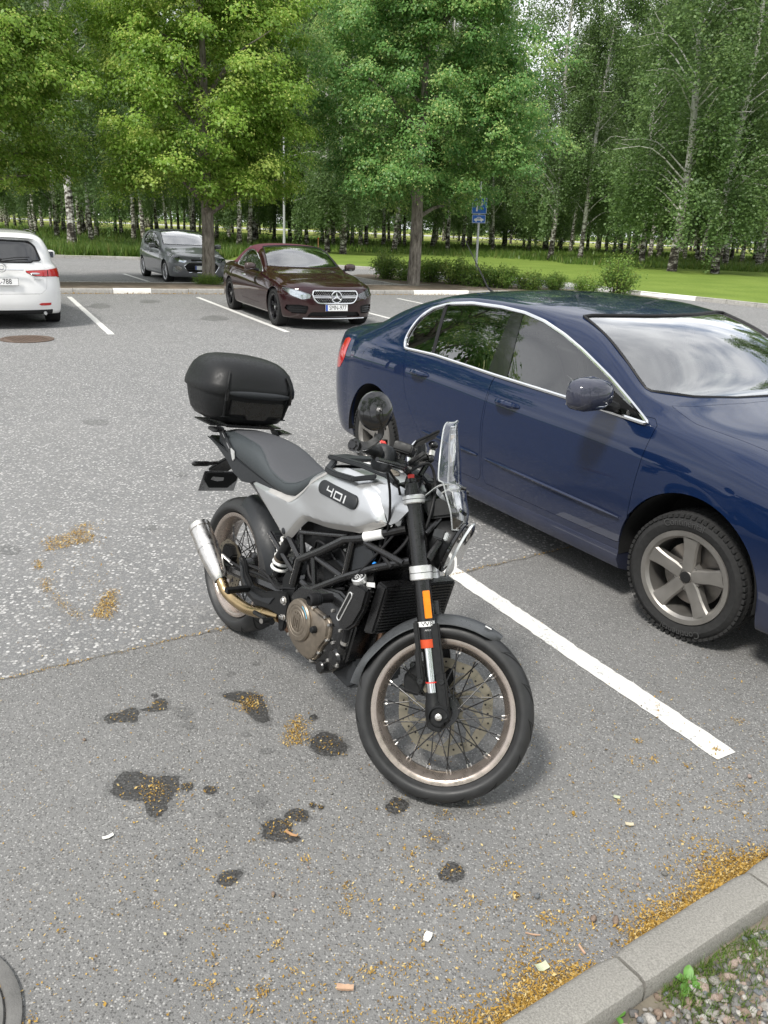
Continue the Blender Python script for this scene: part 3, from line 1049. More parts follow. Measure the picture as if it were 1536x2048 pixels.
# ---- rough tall grass under the birches
rg = np.random.default_rng(9)
n = 42000
az = rg.uniform(R(-30), R(29), n); d = 42 + 55 * rg.random(n) ** 1.25
x, y = d * np.sin(az), d * np.cos(az)
keep = (d > np.where(x < -9, 40, np.where(x < 8, 51, 50 - .0 * x)))
x, y, d = x[keep], y[keep], d[keep]
xl = rg.uniform(-24, -7.5, 16000); yl = 36.6 + .42 * (xl + 10) * (xl < -10) + rg.random(16000) ** 1.5 * 10
xr = rg.uniform(7, 24, 7000); yr = 46 + rg.random(7000) * 8 + (xr < 9.5) * 6
x, y = np.r_[x, xl, xr], np.r_[y, yl, yr]
n = len(x)
h = rg.uniform(.18, .55, n); a = rg.uniform(0, 6.28, n); wd = rg.uniform(.012, .035, n) * (1 + np.hypot(x, y) / 60)
dx, dy = np.cos(a), np.sin(a)
lean = rg.normal(0, .22, (n, 2))
B = np.stack([x, y, np.full(n, .12)], 1)
V = np.stack([B + np.stack([dx * wd, dy * wd, 0 * x], 1), B - np.stack([dx * wd, dy * wd, 0 * x], 1), B + np.stack([lean[:, 0] * h, lean[:, 1] * h, h], 1)], 1).reshape(-1, 3)
M_TG = leaf_mat('tall_grass', (.05, .10, .018), (.10, .17, .03), (.26, .25, .09), .3)
o = obj('tall_grass', fast_mesh('tall_grass', V, np.arange(3 * n).reshape(n, 3), M_TG, np.clip(rg.normal(.42, .2, n), 0, 1)))
tag(o, 'tall rough grass growing under the birches', 'grass', kind='stuff')

# ---- trees standing behind the photographer, seen only as reflections in paint and glass
rg = np.random.default_rng(77)
for i, (p, H_) in enumerate((((5.6, -3.2), 9), ((9.8, -.6), 9.5), ((1.2, -5.6), 9), ((-3.5, -8.4), 9.5), ((-12.6, 11.2), 9.0), ((-17.5, 14.5), 10))):
    t = lime_tree('lime_tree', ('lime tree behind the photographer mirrored in the blue car', 'lime tree beside the blue car out of the picture', 'lime tree behind the photographer above the kerb', 'lime tree behind the photographer to the left', 'lime tree left of the picture mirrored in the rear door glass', 'lime tree farther left of the picture beyond the white car')[i], p, H_, (2.7, 2.7), rg, M_LIME_D, *((150, 70) if i < 4 else (330, 130)), .16, 2.6, leaf=.13 if i < 4 else .105)
# ================================================================== car kit
def pchip(x, Y, xi):
    """monotone cubic interpolation along axis 0"""
    x = np.asarray(x, float); Y = np.asarray(Y, float)
    sh = Y.shape[1:]
    Y = Y.reshape(len(x), -1)
    h = np.diff(x)[:, None]; d = np.diff(Y, axis=0) / h
    m = np.zeros_like(Y)
    w1 = 2 * h[1:] + h[:-1]; w2 = h[1:] + 2 * h[:-1]
    with np.errstate(divide='ignore', invalid='ignore'):
        hm = (w1 + w2) / (w1 / d[:-1] + w2 / d[1:])
    m[1:-1] = np.where(d[:-1] * d[1:] > 0, hm, 0)
    m[0], m[-1] = d[0], d[-1]
    xi = np.asarray(xi, float)
    k = np.clip(np.searchsorted(x, xi) - 1, 0, len(x) - 2)
    t = ((xi - x[k]) / (x[k + 1] - x[k]))[:, None]; hk = (x[k + 1] - x[k])[:, None]
    o = Y[k] * (2 * t ** 3 - 3 * t ** 2 + 1) + hk * m[k] * (t ** 3 - 2 * t ** 2 + t) + Y[k + 1] * (-2 * t ** 3 + 3 * t ** 2) + hk * m[k + 1] * (t ** 3 - t ** 2)
    return o.reshape((len(xi),) + sh)
def in_poly(P, poly):
    x, y = P[:, 0], P[:, 1]
    ins = np.zeros(len(P), bool)
    q = np.asarray(poly, float)
    for i in range(len(q)):
        a, b = q[i - 1], q[i]
        c = (a[1] > y) != (b[1] > y)
        with np.errstate(divide='ignore', invalid='ignore'):
            xx = (b[0] - a[0]) * (y - a[1]) / (b[1] - a[1]) + a[0]
        ins ^= c & (x < xx)
    return ins
class Shell:
    """a car body skin as an editable quad grid; pieces are cut out of it along traced outlines"""
    def __init__(s, V, F):
        s.V, s.F = V, F
        s.owner = np.zeros(len(F), int)         # 0 = body
        s.names = ['body']
    def fc(s):
        return s.V[s.F].mean(1)
    def cut(s, name, poly, ax, sel=None, src=(0,), snap=True):
        """faces of owner in src (and sel(face centres)) inside poly (projected on ax) become piece name"""
        poly = np.asarray(poly, float)
        src = [s.names.index(q) if isinstance(q, str) else q for q in src]
        mask = np.isin(s.owner, src)
        if sel is not None:
            mask &= sel(s.fc())
        idx = np.nonzero(mask)[0]
        F = s.F[idx]
        P2 = s.V[:, ax]
        used = np.unique(F)
        ins = np.zeros(len(s.V), bool)
        ins[used] = in_poly(P2[used], poly)
        snapped = np.zeros(len(s.V), bool)
        if snap:
            E = np.concatenate([F[:, [0, 1]], F[:, [1, 2]], F[:, [2, 3]], F[:, [3, 0]]])
            E = np.unique(np.sort(E, 1), axis=0)
            E = E[ins[E[:, 0]] != ins[E[:, 1]]]
            best = {}
            for a, b in E:
                A, B = P2[a], P2[b]
                # intersection nearest
                tb = None
                d = B - A
                for i in range(len(poly)):
                    C, D = poly[i - 1], poly[i]
                    e = D - C
                    den = d[0] * e[1] - d[1] * e[0]
                    if abs(den) < 1e-12:
                        continue
                    t = ((C[0] - A[0]) * e[1] - (C[1] - A[1]) * e[0]) / den
                    u = ((C[0] - A[0]) * d[1] - (C[1] - A[1]) * d[0]) / den
                    if -1e-6 <= t <= 1 + 1e-6 and -1e-6 <= u <= 1 + 1e-6:
                        tb = t
                        break
                if tb is None:
                    continue
                L_ = np.linalg.norm(s.V[a] - s.V[b])
                v, mv = (a, tb * L_) if tb < .5 else (b, (1 - tb) * L_)
                if v not in best or mv < best[v][0]:
                    best[v] = (mv, s.V[a] * (1 - tb) + s.V[b] * tb)
            for v, (_, p) in best.items():
                s.V[v] = p; snapped[v] = True
        k = len(s.names); s.names.append(name)
        nb = (~snapped[F])
        tot = nb.sum(1)
        cin = (ins[F] & nb).sum(1)
        cen = in_poly(s.V[F].mean(1)[:, ax], poly)
        # a quad with one free corner on each side is split along its snapped diagonal
        mixed = (cin > 0) & (cin < tot)
        isin = np.where(tot > 0, cin * 2 > tot, cen)
        s.owner[idx[isin]] = k
        add, own = [], []
        for q in np.nonzero(mixed)[0]:
            f = F[q]
            sn = [i for i in range(4) if snapped[f[i]]]
            o0 = s.owner[idx[q]] if not isin[q] else src[0]
            if len(sn) == 2 and (sn[1] - sn[0]) == 2:
                a = sn[0]
                t1 = [f[a], f[(a + 1) % 4], f[(a + 2) % 4], f[(a + 2) % 4]]
                t2 = [f[(a + 2) % 4], f[(a + 3) % 4], f[a], f[a]]
                k1 = ins[f[(a + 1) % 4]]
                s.F[idx[q]] = t1; s.owner[idx[q]] = k if k1 else o0
                add.append(t2); own.append(o0 if k1 else k)
        if add:
            s.F = np.concatenate([s.F, np.array(add)]); s.owner = np.concatenate([s.owner, np.array(own)])
        return k
    def piece(s, name, keep=None):
        ids = [i for i, n in enumerate(s.names) if n == name]
        f = s.F[np.isin(s.owner, ids)]
        if keep is not None:
            f = f[keep(s.V[f].mean(1))]
        u, inv = np.unique(f, return_inverse=True)
        return s.V[u].copy(), inv.reshape(f.shape)
def bedges(F):
    E = np.concatenate([F[:, [0, 1]], F[:, [1, 2]], F[:, [2, 3]], F[:, [3, 0]]])
    E = E[E[:, 0] != E[:, 1]]
    S = np.sort(E, 1)
    _, ix, c = np.unique(S, axis=0, return_index=True, return_counts=True)
    return E[ix[c == 1]]
def vnormals(V, F):
    n = np.cross(V[F[:, 2]] - V[F[:, 0]], V[F[:, 3]] - V[F[:, 1]])
    N = np.zeros_like(V)
    for k in range(4):
        np.add.at(N, F[:, k], n)
    return N / (np.linalg.norm(N, axis=1)[:, None] + 1e-12)
def loops_of(E):
    nx = {}
    for a, b in E:
        nx.setdefault(a, []).append(b)
    out = []
    seen = set()
    for a in list(nx):
        if a in seen:
            continue
        l = [a]; seen.add(a)
        c = nx[a][0] if nx[a] else None
        while c is not None and c not in seen:
            l.append(c); seen.add(c)
            c = nx.get(c, [None])[0]
        if len(l) > 3:
            out.append(l)
    return out
def panel_obj(name, V, F, mat, parent, skirt=.014, gap=.0, off=0.0, skip_y0=True, ang=40):
    """make an object of a cut piece: rim turned inwards so that shut lines have depth"""
    if len(F) == 0:
        return None
    N = vnormals(V, F)
    V = V + N * off
    E = bedges(F)
    Fl = [tuple(dict.fromkeys(f.tolist())) for f in F]
    if skirt and len(E):
        bv = np.unique(E)
        if gap:
            # pull rim verts towards the piece
            acc = np.zeros_like(V); cn = np.zeros(len(V))
            fc = V[F].mean(1)
            for k in range(4):
                np.add.at(acc, F[:, k], fc); np.add.at(cn, F[:, k], 1)
            d = acc[bv] / cn[bv][:, None] - V[bv]
            d /= np.linalg.norm(d, axis=1)[:, None] + 1e-9
            V[bv] += d * gap
        mp = {}
        ext = []
        for v in bv:
            mp[v] = len(V) + len(ext); ext.append(V[v] - N[v] * skirt)
        for a, b in E:
            if skip_y0 and abs(V[a][1]) < 1e-4 and abs(V[b][1]) < 1e-4:
                continue
            Fl.append((b, a, mp[a], mp[b]))
        V = np.concatenate([V, np.array(ext)])
    m = MB(); m.add(V, Fl)
    return m.build(name, mat, parent, ang=ang, fix=True)
def smooth_glass(V, axis, deg=3):
    """true curved-pane surface: least-squares polynomial over the two other axes"""
    o = [k for k in range(3) if k != axis]
    a, b = V[:, o[0]], V[:, o[1]]
    a = (a - a.mean()) / (np.ptp(a) + 1e-6); b = (b - b.mean()) / (np.ptp(b) + 1e-6)
    A = np.stack([a ** i * b ** j for i in range(deg + 1) for j in range(deg + 1 - i)], 1)
    V = V.copy(); V[:, axis] = A @ np.linalg.lstsq(A, V[:, axis], rcond=None)[0]
    return V
def car_shell(T, rear, front, ni=170, nj=66, nc=26, pw=2.3):
    """T stations: (x, half width, z belt, y belt, (y8,z8),(y9,z9),(y10,z10),(y11,z11), z12, bow)"""
    xs = [t[0] for t in T]
    rows = []
    for t in T:
        x, w_, zb, yb = t[:4]
        lo = [(w_ - .20, .185), (w_ - .055, .205), (w_ - .022, .30), (w_ - .006, .47), (w_, .62), (w_ - .012, zb - .16), (w_ - .045, zb - .045), (yb, zb)]
        up = list(t[4:8]) + [(0, t[8])]
        rows.append([(x + t[9] * max(0, 1 - (y / .72) ** 2) * (1 if j > 7 else 0), y, z) for j, (y, z) in enumerate(lo + up)])
    A = np.array(rows)                                     # (K, 13, 3)
    xi = np.linspace(xs[0], xs[-1], ni)
    A = pchip(xs, A, xi)
    M = A.shape[1]
    jj = np.linspace(0, M - 1, nj)
    B = pchip(np.arange(M), A.transpose(1, 0, 2), jj).transpose(1, 0, 2)   # (ni, nj, 3)
    def cap(R_, spec, sgn):
        bj = pchip(np.arange(M), np.array([s[0] for s in spec])[:, None], jj)[:, 0]
        zc = pchip(np.arange(M), np.array([s[1] for s in spec])[:, None], jj)[:, 0]
        ph = np.linspace(0, math.pi / 2, nc)
        out = []
        for p in ph:
            cy, cx = math.sin(p) ** (2 / pw), math.cos(p) ** (2 / pw)
            out.append(np.stack([R_[:, 0] + sgn * bj * cx, R_[:, 1] * cy, R_[:, 2] + (zc - R_[:, 2]) * cx ** 1.4], 1))
        return np.array(out)
    rc = cap(B[0], rear, -1)
    fcp = cap(B[-1], front, 1)[::-1]
    G = np.concatenate([rc[:-1], B, fcp[1:]])
    n = G.shape[0]
    Rt = G.copy(); Rt[:, :, 1] *= -1
    idx = np.arange(n * nj).reshape(n, nj)
    F = np.stack([idx[:-1, :-1], idx[1:, :-1], idx[1:, 1:], idx[:-1, 1:]], -1).reshape(-1, 4)
    V = np.concatenate([Rt.reshape(-1, 3), G.reshape(-1, 3)])
    F = np.concatenate([F, F[:, ::-1] + n * nj])
    mid = np.arange(len(V)); h = n * nj
    z0 = np.nonzero(np.abs(V[h:, 1]) < 1e-7)[0]
    mid[h + z0] = z0
    return Shell(V, mid[F])
def arch_poly(cx, cz, r, n=40, zbot=-.1):
    return [(cx + r * math.cos(a), cz + r * math.sin(a)) for a in np.linspace(0, math.pi, n)] + [(cx - r, zbot), (cx + r, zbot)]
RIGHT = lambda c: c[:, 1] < -.3
LEFT = lambda c: c[:, 1] > .3

M_RUB = pmat('tyre_rubber', (.022, .022, .023), .82, var=.3, scale=40, bump=.35, bscale=300)
M_RUBW = pmat('tyre_worn', (.022, .022, .022), .88, spec=.3, var=.35, scale=60, bump=.4, bscale=260)
M_BLACK = pmat('black_plastic', (.012, .012, .013), .55, spec=.3, var=.2, scale=50, bump=.15, bscale=400)
M_GLOSS = pmat('gloss_black', (.008, .008, .009), .12, var=.1, rvar=.03, coat=.6, coat_r=.03)
M_DARK = pmat('dark_void', (.006, .006, .006), .95, var=.2)
M_CHROME = pmat('chrome', (.78, .79, .80), .10, 1, var=.03, rvar=.04)
M_SATIN = pmat('satin_alu', (.62, .62, .62), .32, 1, var=.05)
M_RIMG = pmat('rim_gunmetal', (.30, .285, .265), .42, .8, var=.10, scale=18, rvar=.1)
M_RIMS = pmat('rim_silver', (.52, .52, .53), .34, .85, var=.08, scale=18)
M_RIMK = pmat('rim_black', (.02, .02, .022), .3, .3, var=.1)
M_DISC = pmat('brake_steel', (.24, .225, .21), .45, .9, var=.25, scale=25)
M_PLATE = pmat('plate_white', (.80, .80, .79), .45, var=.04)
M_PLATEB = pmat('plate_blue', (.02, .08, .42), .4, var=.05)
M_INK = pmat('plate_ink', (.02, .02, .02), .5, var=.05)
M_SEAT = pmat('car_seat', (.10, .10, .10), .85, var=.2, bump=.3)
M_SEATL = pmat('car_trim_light', (.34, .33, .31), .8, var=.12, bump=.2)
M_RED = pmat('lamp_red', (.45, .012, .012), .12, var=.12, rvar=.04, coat=.8, coat_r=.02)
M_LAMP = pmat('lamp_reflector', (.62, .64, .66), .12, .85, var=.2, scale=60, rvar=.06)
M_AMBER = pmat('amber_lens', (.80, .24, .01), .25, var=.06, rvar=.05, coat=.5)
def glass_mat(name, tint, rough=.0, alpha_mix=.5, refl=1.0):
    """thin pane: tinted see-through plus mirror reflection by angle"""
    m, t, b = node_mat(name)
    L = t.links.new
    tr = t.nodes.new('ShaderNodeBsdfTransparent'); tr.inputs[0].default_value = tint + (1,)
    gl = t.nodes.new('ShaderNodeBsdfGlossy'); gl.inputs['Roughness'].default_value = rough
    gl.inputs[0].default_value = (1, 1, 1, 1)
    fr = t.nodes.new('ShaderNodeFresnel'); fr.inputs[0].default_value = 1.55
    mu = t.nodes.new('ShaderNodeMath'); mu.operation = 'MULTIPLY_ADD'; mu.inputs[1].default_value = 1.6 * refl; mu.inputs[2].default_value = .02; mu.use_clamp = True
    L(fr.outputs[0], mu.inputs[0])
    ms = t.nodes.new('ShaderNodeMixShader')
    L(mu.outputs[0], ms.inputs[0]); L(tr.outputs[0], ms.inputs[1]); L(gl.outputs[0], ms.inputs[2])
    L(ms.outputs[0], t.nodes['Material Output'].inputs['Surface'])
    t.nodes.remove(b)
    return m
G_CLEAR = glass_mat('car_glass', (.90, .97, .92), refl=1.25)
G_WS = glass_mat('windscreen_glass', (.70, .80, .74), refl=2.0)
G_TINT = glass_mat('car_glass_tinted', (.22, .27, .25), refl=1.5)
G_DARK = glass_mat('car_glass_privacy', (.05, .055, .06), refl=1.1)
G_LENS = glass_mat('lamp_lens', (.93, .95, .96), refl=.9)
def paint(name, col_, flake=.35, rough=.35, metal=.4):
    m, t, b = node_mat(name)
    L = t.links.new
    setp(b, color=col_, rough=rough, metal=metal, coat=1, coat_r=.02, spec=.02)
    tcn = t.nodes.new('ShaderNodeTexCoord')
    n = t.nodes.new('ShaderNodeTexNoise'); n.inputs['Scale'].default_value = 900; n.inputs['Detail'].default_value = 1
    n2 = t.nodes.new('ShaderNodeTexNoise'); n2.inputs['Scale'].default_value = 2.6; n2.inputs['Detail'].default_value = 6
    L(tcn.outputs['Object'], n.inputs['Vector']); L(tcn.outputs['Object'], n2.inputs['Vector'])
    mr = t.nodes.new('ShaderNodeMapRange'); mr.inputs[1].default_value = .3; mr.inputs[2].default_value = .7; mr.inputs[3].default_value = 1 - flake; mr.inputs[4].default_value = 1 + flake
    L(n.outputs[0], mr.inputs[0])
    v = t.nodes.new('ShaderNodeVectorMath'); v.operation = 'SCALE'; v.inputs[0].default_value = col_
    L(mr.outputs[0], v.inputs[3])
    # thin road dust near the bottom of the body
    sep = t.nodes.new('ShaderNodeSeparateXYZ'); L(tcn.outputs['Object'], sep.inputs[0])
    mz = t.nodes.new('ShaderNodeMapRange'); mz.inputs[1].default_value = .62; mz.inputs[2].default_value = .18; mz.inputs[3].default_value = 0; mz.inputs[4].default_value = .30
    L(sep.outputs[2], mz.inputs[0])
    md = t.nodes.new('ShaderNodeMath'); md.operation = 'MULTIPLY'; L(mz.outputs[0], md.inputs[0]); L(n2.outputs[0], md.inputs[1])
    mx = t.nodes.new('ShaderNodeMix'); mx.data_type = 'RGBA'; mx.inputs[7].default_value = (.20, .18, .155, 1)
    L(md.outputs[0], mx.inputs[0]); L(v.outputs[0], mx.inputs[6]); L(mx.outputs[2], b.inputs['Base Color'])
    mc = t.nodes.new('ShaderNodeMapRange'); mc.inputs[1].default_value = .3; mc.inputs[2].default_value = .8; mc.inputs[3].default_value = .008; mc.inputs[4].default_value = .035
    L(n2.outputs[0], mc.inputs[0]); L(mc.outputs[0], b.inputs['Coat Roughness'])
    return m

def wheel(parent, c, r, wd, rim_r, side, style, mat, steer=0, letters=False):
    """a car wheel: Empty with tyre, rim, hub cap, bolts and disc"""
    w_ = obj('wheel', None, parent, c, (0, 0, steer))
    o = -1 if side < 0 else 1                      # outward y
    h = wd / 2
    m = MB()
    rr = rim_r + .012
    prof = [(rr, -h * .86), (rr + .02, -h * .98), ((rr + r) / 2, -h * 1.03), (r - .03, -h * .96), (r - .010, -h * .82), (r, -h * .6), (r + .001, 0), (r, h * .6), (r - .010, h * .82), (r - .03, h * .96), ((rr + r) / 2, h * 1.03), (rr + .02, h * .98), (rr, h * .86)]
    m.lathe(prof, ax=(0, 1, 0), seg=64)
    nb = 64
    for k in range(nb):                             # shoulder tread blocks
        a = 2 * math.pi * k / nb
        for yy in (-h * .80, h * .80, -h * .42, h * .42, 0):
            rad = r - (.0115 if abs(yy) > h * .7 else .0042)
            d = Vector((math.cos(a), 0, math.sin(a)))
            M_ = Matrix((d, Vector((0, 1, 0)), d.cross(Vector((0, 1, 0))))).transposed()
            m.box((d.x * rad, yy, d.z * rad), (.012, h * .33, 2 * math.pi * r / nb * .62), M_)
    m.build('tyre', M_RUBW, w_)
    if letters:
        V, F = text_geo('Continental', .048, .0006, .9)
        for a0 in (R(98), R(278)):
            rad = (rr + r) / 2 + .004
            sw = o
            ang = a0 - V[:, 0] / rad
            R_ = rad + V[:, 1]
            U = np.stack([-sw * 0 + R_ * np.cos(ang) * (-o), o * (h * 1.03 + .0005 + V[:, 2]) , R_ * np.sin(ang)], 1)
            mm = MB(); mm.add(U, F); mm.build('tyre_lettering', pmat('tyre_letter', (.045, .045, .045), .7), w_)
    m = MB()
    m.lathe([(rr + .006, h * .9 * o), (rr + .004, h * .97 * o), (rim_r - .006, h * .95 * o), (rim_r - .018, h * .80 * o), (rim_r - .022, -h * .8 * o), (rr, -h * .9 * o)], ax=(0, 1, 0), seg=56)
    m.build('rim', mat, w_, fix=True)
    fy = h * .62 * o                                # spoke face plane
    if style == 'five':
        for k in range(5):
            a = 2 * math.pi * k / 5 + math.pi / 2
            m = MB()
            rings = []
            for q, wid, dep, yo in ((.030, .060, .05, .0), (.075, .068, .045, .002), (.12, .066, .038, .006), (rim_r * .78, .076, .032, .012), (rim_r - .014, .092, .03, .016)):
                yy = fy + o * yo
                ring = []
                for (p_, e) in ((-wid / 2, 0), (-wid * .40, .009), (0, .012), (wid * .40, .009), (wid / 2, 0), (wid * .45, -dep), (-wid * .45, -dep)):
                    ring.append((q * math.cos(a) - p_ * math.sin(a), yy + o * e, q * math.sin(a) + p_ * math.cos(a)))
                rings.append(ring)
            m.loft(rings)
            m.build('spoke', mat, w_, fix=True, ang=30)
    else:
        ns = 10 if style == 'multi' else 5
        for k in range(ns):
            m = MB()
            for sp in ((-.05, .05) if ns == 5 else (0,)):
                a = 2 * math.pi * k / ns + math.pi / 2
                rings = []
                for q, wid, da in ((.04, .03, 0), (.1, .022, sp * .5), (rim_r - .014, .026, sp * 2.6)):
                    aa = a + da
                    rings.append([(q * math.cos(aa) - p_ * math.sin(aa), fy + o * e, q * math.sin(aa) + p_ * math.cos(aa)) for p_, e in ((-wid / 2, 0), (0, .008), (wid / 2, 0), (wid / 2, -.03), (-wid / 2, -.03))])
                m.loft(rings)
            m.build('spoke', mat, w_, fix=True, ang=30)
    m = MB(); m.lathe([(.001, fy + o * .012), (.028, fy + o * .012), (.032, fy + o * .006), (.070, fy + o * .002), (.075, fy - o * .03), (.06, fy - o * .05)], ax=(0, 1, 0), seg=28); m.build('hub', mat, w_, fix=True)
    m = MB(); m.lathe([(.001, fy + o * .0165), (.024, fy + o * .0155), (.0275, fy + o * .012)], ax=(0, 1, 0), seg=24); m.build('centre_cap', M_DARK if style == 'five' else M_SATIN, w_)
    for k in range(5):
        a = 2 * math.pi * (k + .5) / 5 + math.pi / 2
        m = MB(); m.lathe([(.012, fy + o * .004), (.012, fy + o * .0052), (.008, fy - o * .004), (.001, fy - o * .004)], c=(.055 * math.cos(a), 0, .055 * math.sin(a)), ax=(0, 1, 0), seg=10); m.build('bolt', M_DARK, w_)
    m = MB(); m.lathe([(.05, fy - o * .055), (rim_r - .055, fy - o * .055), (rim_r - .055, fy - o * .08), (.05, fy - o * .08)], ax=(0, 1, 0), seg=40); m.build('brake_disc', M_DISC, w_, fix=True)
    m = MB(); m.lathe([(rim_r - .024, fy - o * .10), (.03, fy - o * .10)], ax=(0, 1, 0), seg=30); m.build('backing_plate', M_DARK, w_)
    return w_
def seat_meshes():
    s = MB(); s.loft([[(x, y * k, z) for y, z in ((-.24, .0), (-.26, .10), (-.18, .13), (.18, .13), (.26, .10), (.24, 0))] for x, k, z_ in ((-.22, .9, 0), (-.1, 1, 0), (.22, 1, 0), (.3, .9, 0)) for z in (0,)] if False else [[(x, y * k, z + dz) for y, z in ((-.24, .0), (-.26, .10), (-.18, .13), (.18, .13), (.26, .10), (.24, 0))] for x, k, dz in ((-.22, .9, 0), (-.1, 1, 0), (.22, 1, .03), (.3, .9, .0))])
    b = MB()
    rings = []
    for t, k, th in ((0, .92, .10), (.15, 1.05, .12), (.35, 1.0, .11), (.5, .9, .09), (.60, .62, .06)):
        x = -.22 - t * .38; z = .10 + t
        rings.append([(x + dx * th, y * k, z) for dx, y in ((0, -.25), (.7, -.25), (.55, -.16), (.55, .16), (.7, .25), (0, .25), (-.5, .18), (-.5, -.18))])
    b.loft(rings)
    h = MB()
    rings = []
    for t, k in ((.66, .7), (.70, 1), (.80, 1), (.85, .75)):
        x = -.22 - t * .38 + .02; z = .10 + t
        rings.append([(x + dx, y * k, z) for dx, y in ((.05, -.12), (.06, 0), (.05, .12), (-.03, .13), (-.05, 0), (-.03, -.13))])
    h.loft(rings)
    for y in (-.05, .05):
        h.tube([(-.22 - .58 * .38, y, .66), (-.22 - .68 * .38, y, .78)], .006, 6)
    return s.mesh('cushion', M_SEAT, fix=True, bevel=.012), b.mesh('backrest', M_SEAT, fix=True, bevel=.02), h.mesh('headrest', M_SEAT, fix=True, bevel=.014)
SEAT = seat_meshes()
def seat(parent, loc, s=1.0):
    e = obj('seat', None, parent, loc); e.scale = (s, s, s)
    for n, d in zip(('cushion', 'backrest', 'headrest'), SEAT):
        obj(n, d, e)
def plate(parent, txt, mw, wd=.44, ht=.118, blue=True):
    """number plate in local X (width) / Z (height), facing local -Y"""
    e = obj('number_plate', None, parent, mw=mw)
    m = MB(); m.box((0, 0, 0), (wd, .006, ht)); m.build('plate', M_PLATE, e, bevel=.002)
    m = MB()
    for a, b in (((-wd / 2 + .004, 0), (.004, ht - .006)), ((wd / 2 - .004, 0), (.004, ht - .006)), ((0, ht / 2 - .004), (wd - .004, .004)), ((0, -ht / 2 + .004), (wd - .004, .004))):
        m.box((a[0], -.0035, a[1]), (b[0], .002, b[1]))
    m.build('border', M_INK, e)
    if blue:
        m = MB(); m.box((-wd / 2 + .026, -.0035, 0), (.038, .0016, ht - .012)); m.build('country_band', M_PLATEB, e)
    if not txt:
        return e
    V, F = text_geo(txt, ht * .93, .0006, .80)
    m = MB(); m.add(np.stack([V[:, 0] + (.02 if blue else 0), -.0042 - V[:, 2], V[:, 1]], 1), F); m.build('plate_lettering', M_INK, e)
    return e
def facing(loc, n, up=(0, 0, 1)):
    """matrix whose local -Y looks along n"""
    n = Vector(n).normalized(); y = -n
    x = y.cross(Vector(up)).normalized(); z = x.cross(y)
    M_ = Matrix((x, y, z)).transposed().to_4x4(); M_.translation = Vector(loc)
    return M_
def mirror_house(parent, x, y, z, mat, side, s=1.0, base=(0, 0)):
    """door mirror: shell, black foot, glass"""
    e = obj('door_mirror', None, parent, (x, y, z)); e.scale = (s, s, s)
    o = side
    m = MB(); rings = []
    for t, k, hx in ((0, .45, .055), (.03, .80, .085), (.09, 1, .10), (.17, .98, .095), (.215, .80, .075), (.235, .45, .04)):
        ring = []
        for a in np.linspace(0, 2 * math.pi, 16, endpoint=False):
            cx, cz = math.cos(a), math.sin(a)
            xx = hx * (abs(cx) ** .8) * np.sign(cx) * (1.0 if cx > 0 else .45)
            ring.append((xx + .0, o * t, .075 * k * (abs(cz) ** .75) * np.sign(cz) + (.01 if cz > 0 else 0)))
        rings.append(ring)
    m.loft(rings); m.build('shell', mat, e, fix=True, ang=60)
    m = MB(); m.tube([(.02, -o * .075, -.075), (.01, -o * .01, -.055), (0, o * .05, -.05)], [.026, .03, .02], 8, smooth=3); m.build('foot', M_BLACK, e)
    m = MB(); m.box((-.046, o * .115, .0), (.004, .17, .105)); m.build('mirror_glass', M_CHROME, e, bevel=.001)
    m = MB(); m.tube([(.055, o * .02, -.035), (.085, o * .10, -.04), (.06, o * .2, -.035)], .008, 6, smooth=4); m.build('indicator_strip', M_LAMP, e)
    return e
def door_handle(parent, p, mat, side, ln=.19):
    """bow handle with a dished recess"""
    x, y, z = p
    e = obj('door_handle', None, parent)
    m = MB(); m.tube([(x - ln / 2, y, z + .004), (x - ln * .3, y + side * .036, z + .008), (x, y + side * .044, z + .010), (x + ln * .3, y + side * .036, z + .006), (x + ln / 2, y, z)], [.012, .017, .018, .017, .012], 8, smooth=4)
    m.build('grip', mat, e)
    m = MB(); m.ball((x, y - side * .002, z - .008), (ln * .34, .007, .034), 16, 8); m.build('recess', M_DARK if False else M_BLACK, e)
    return e
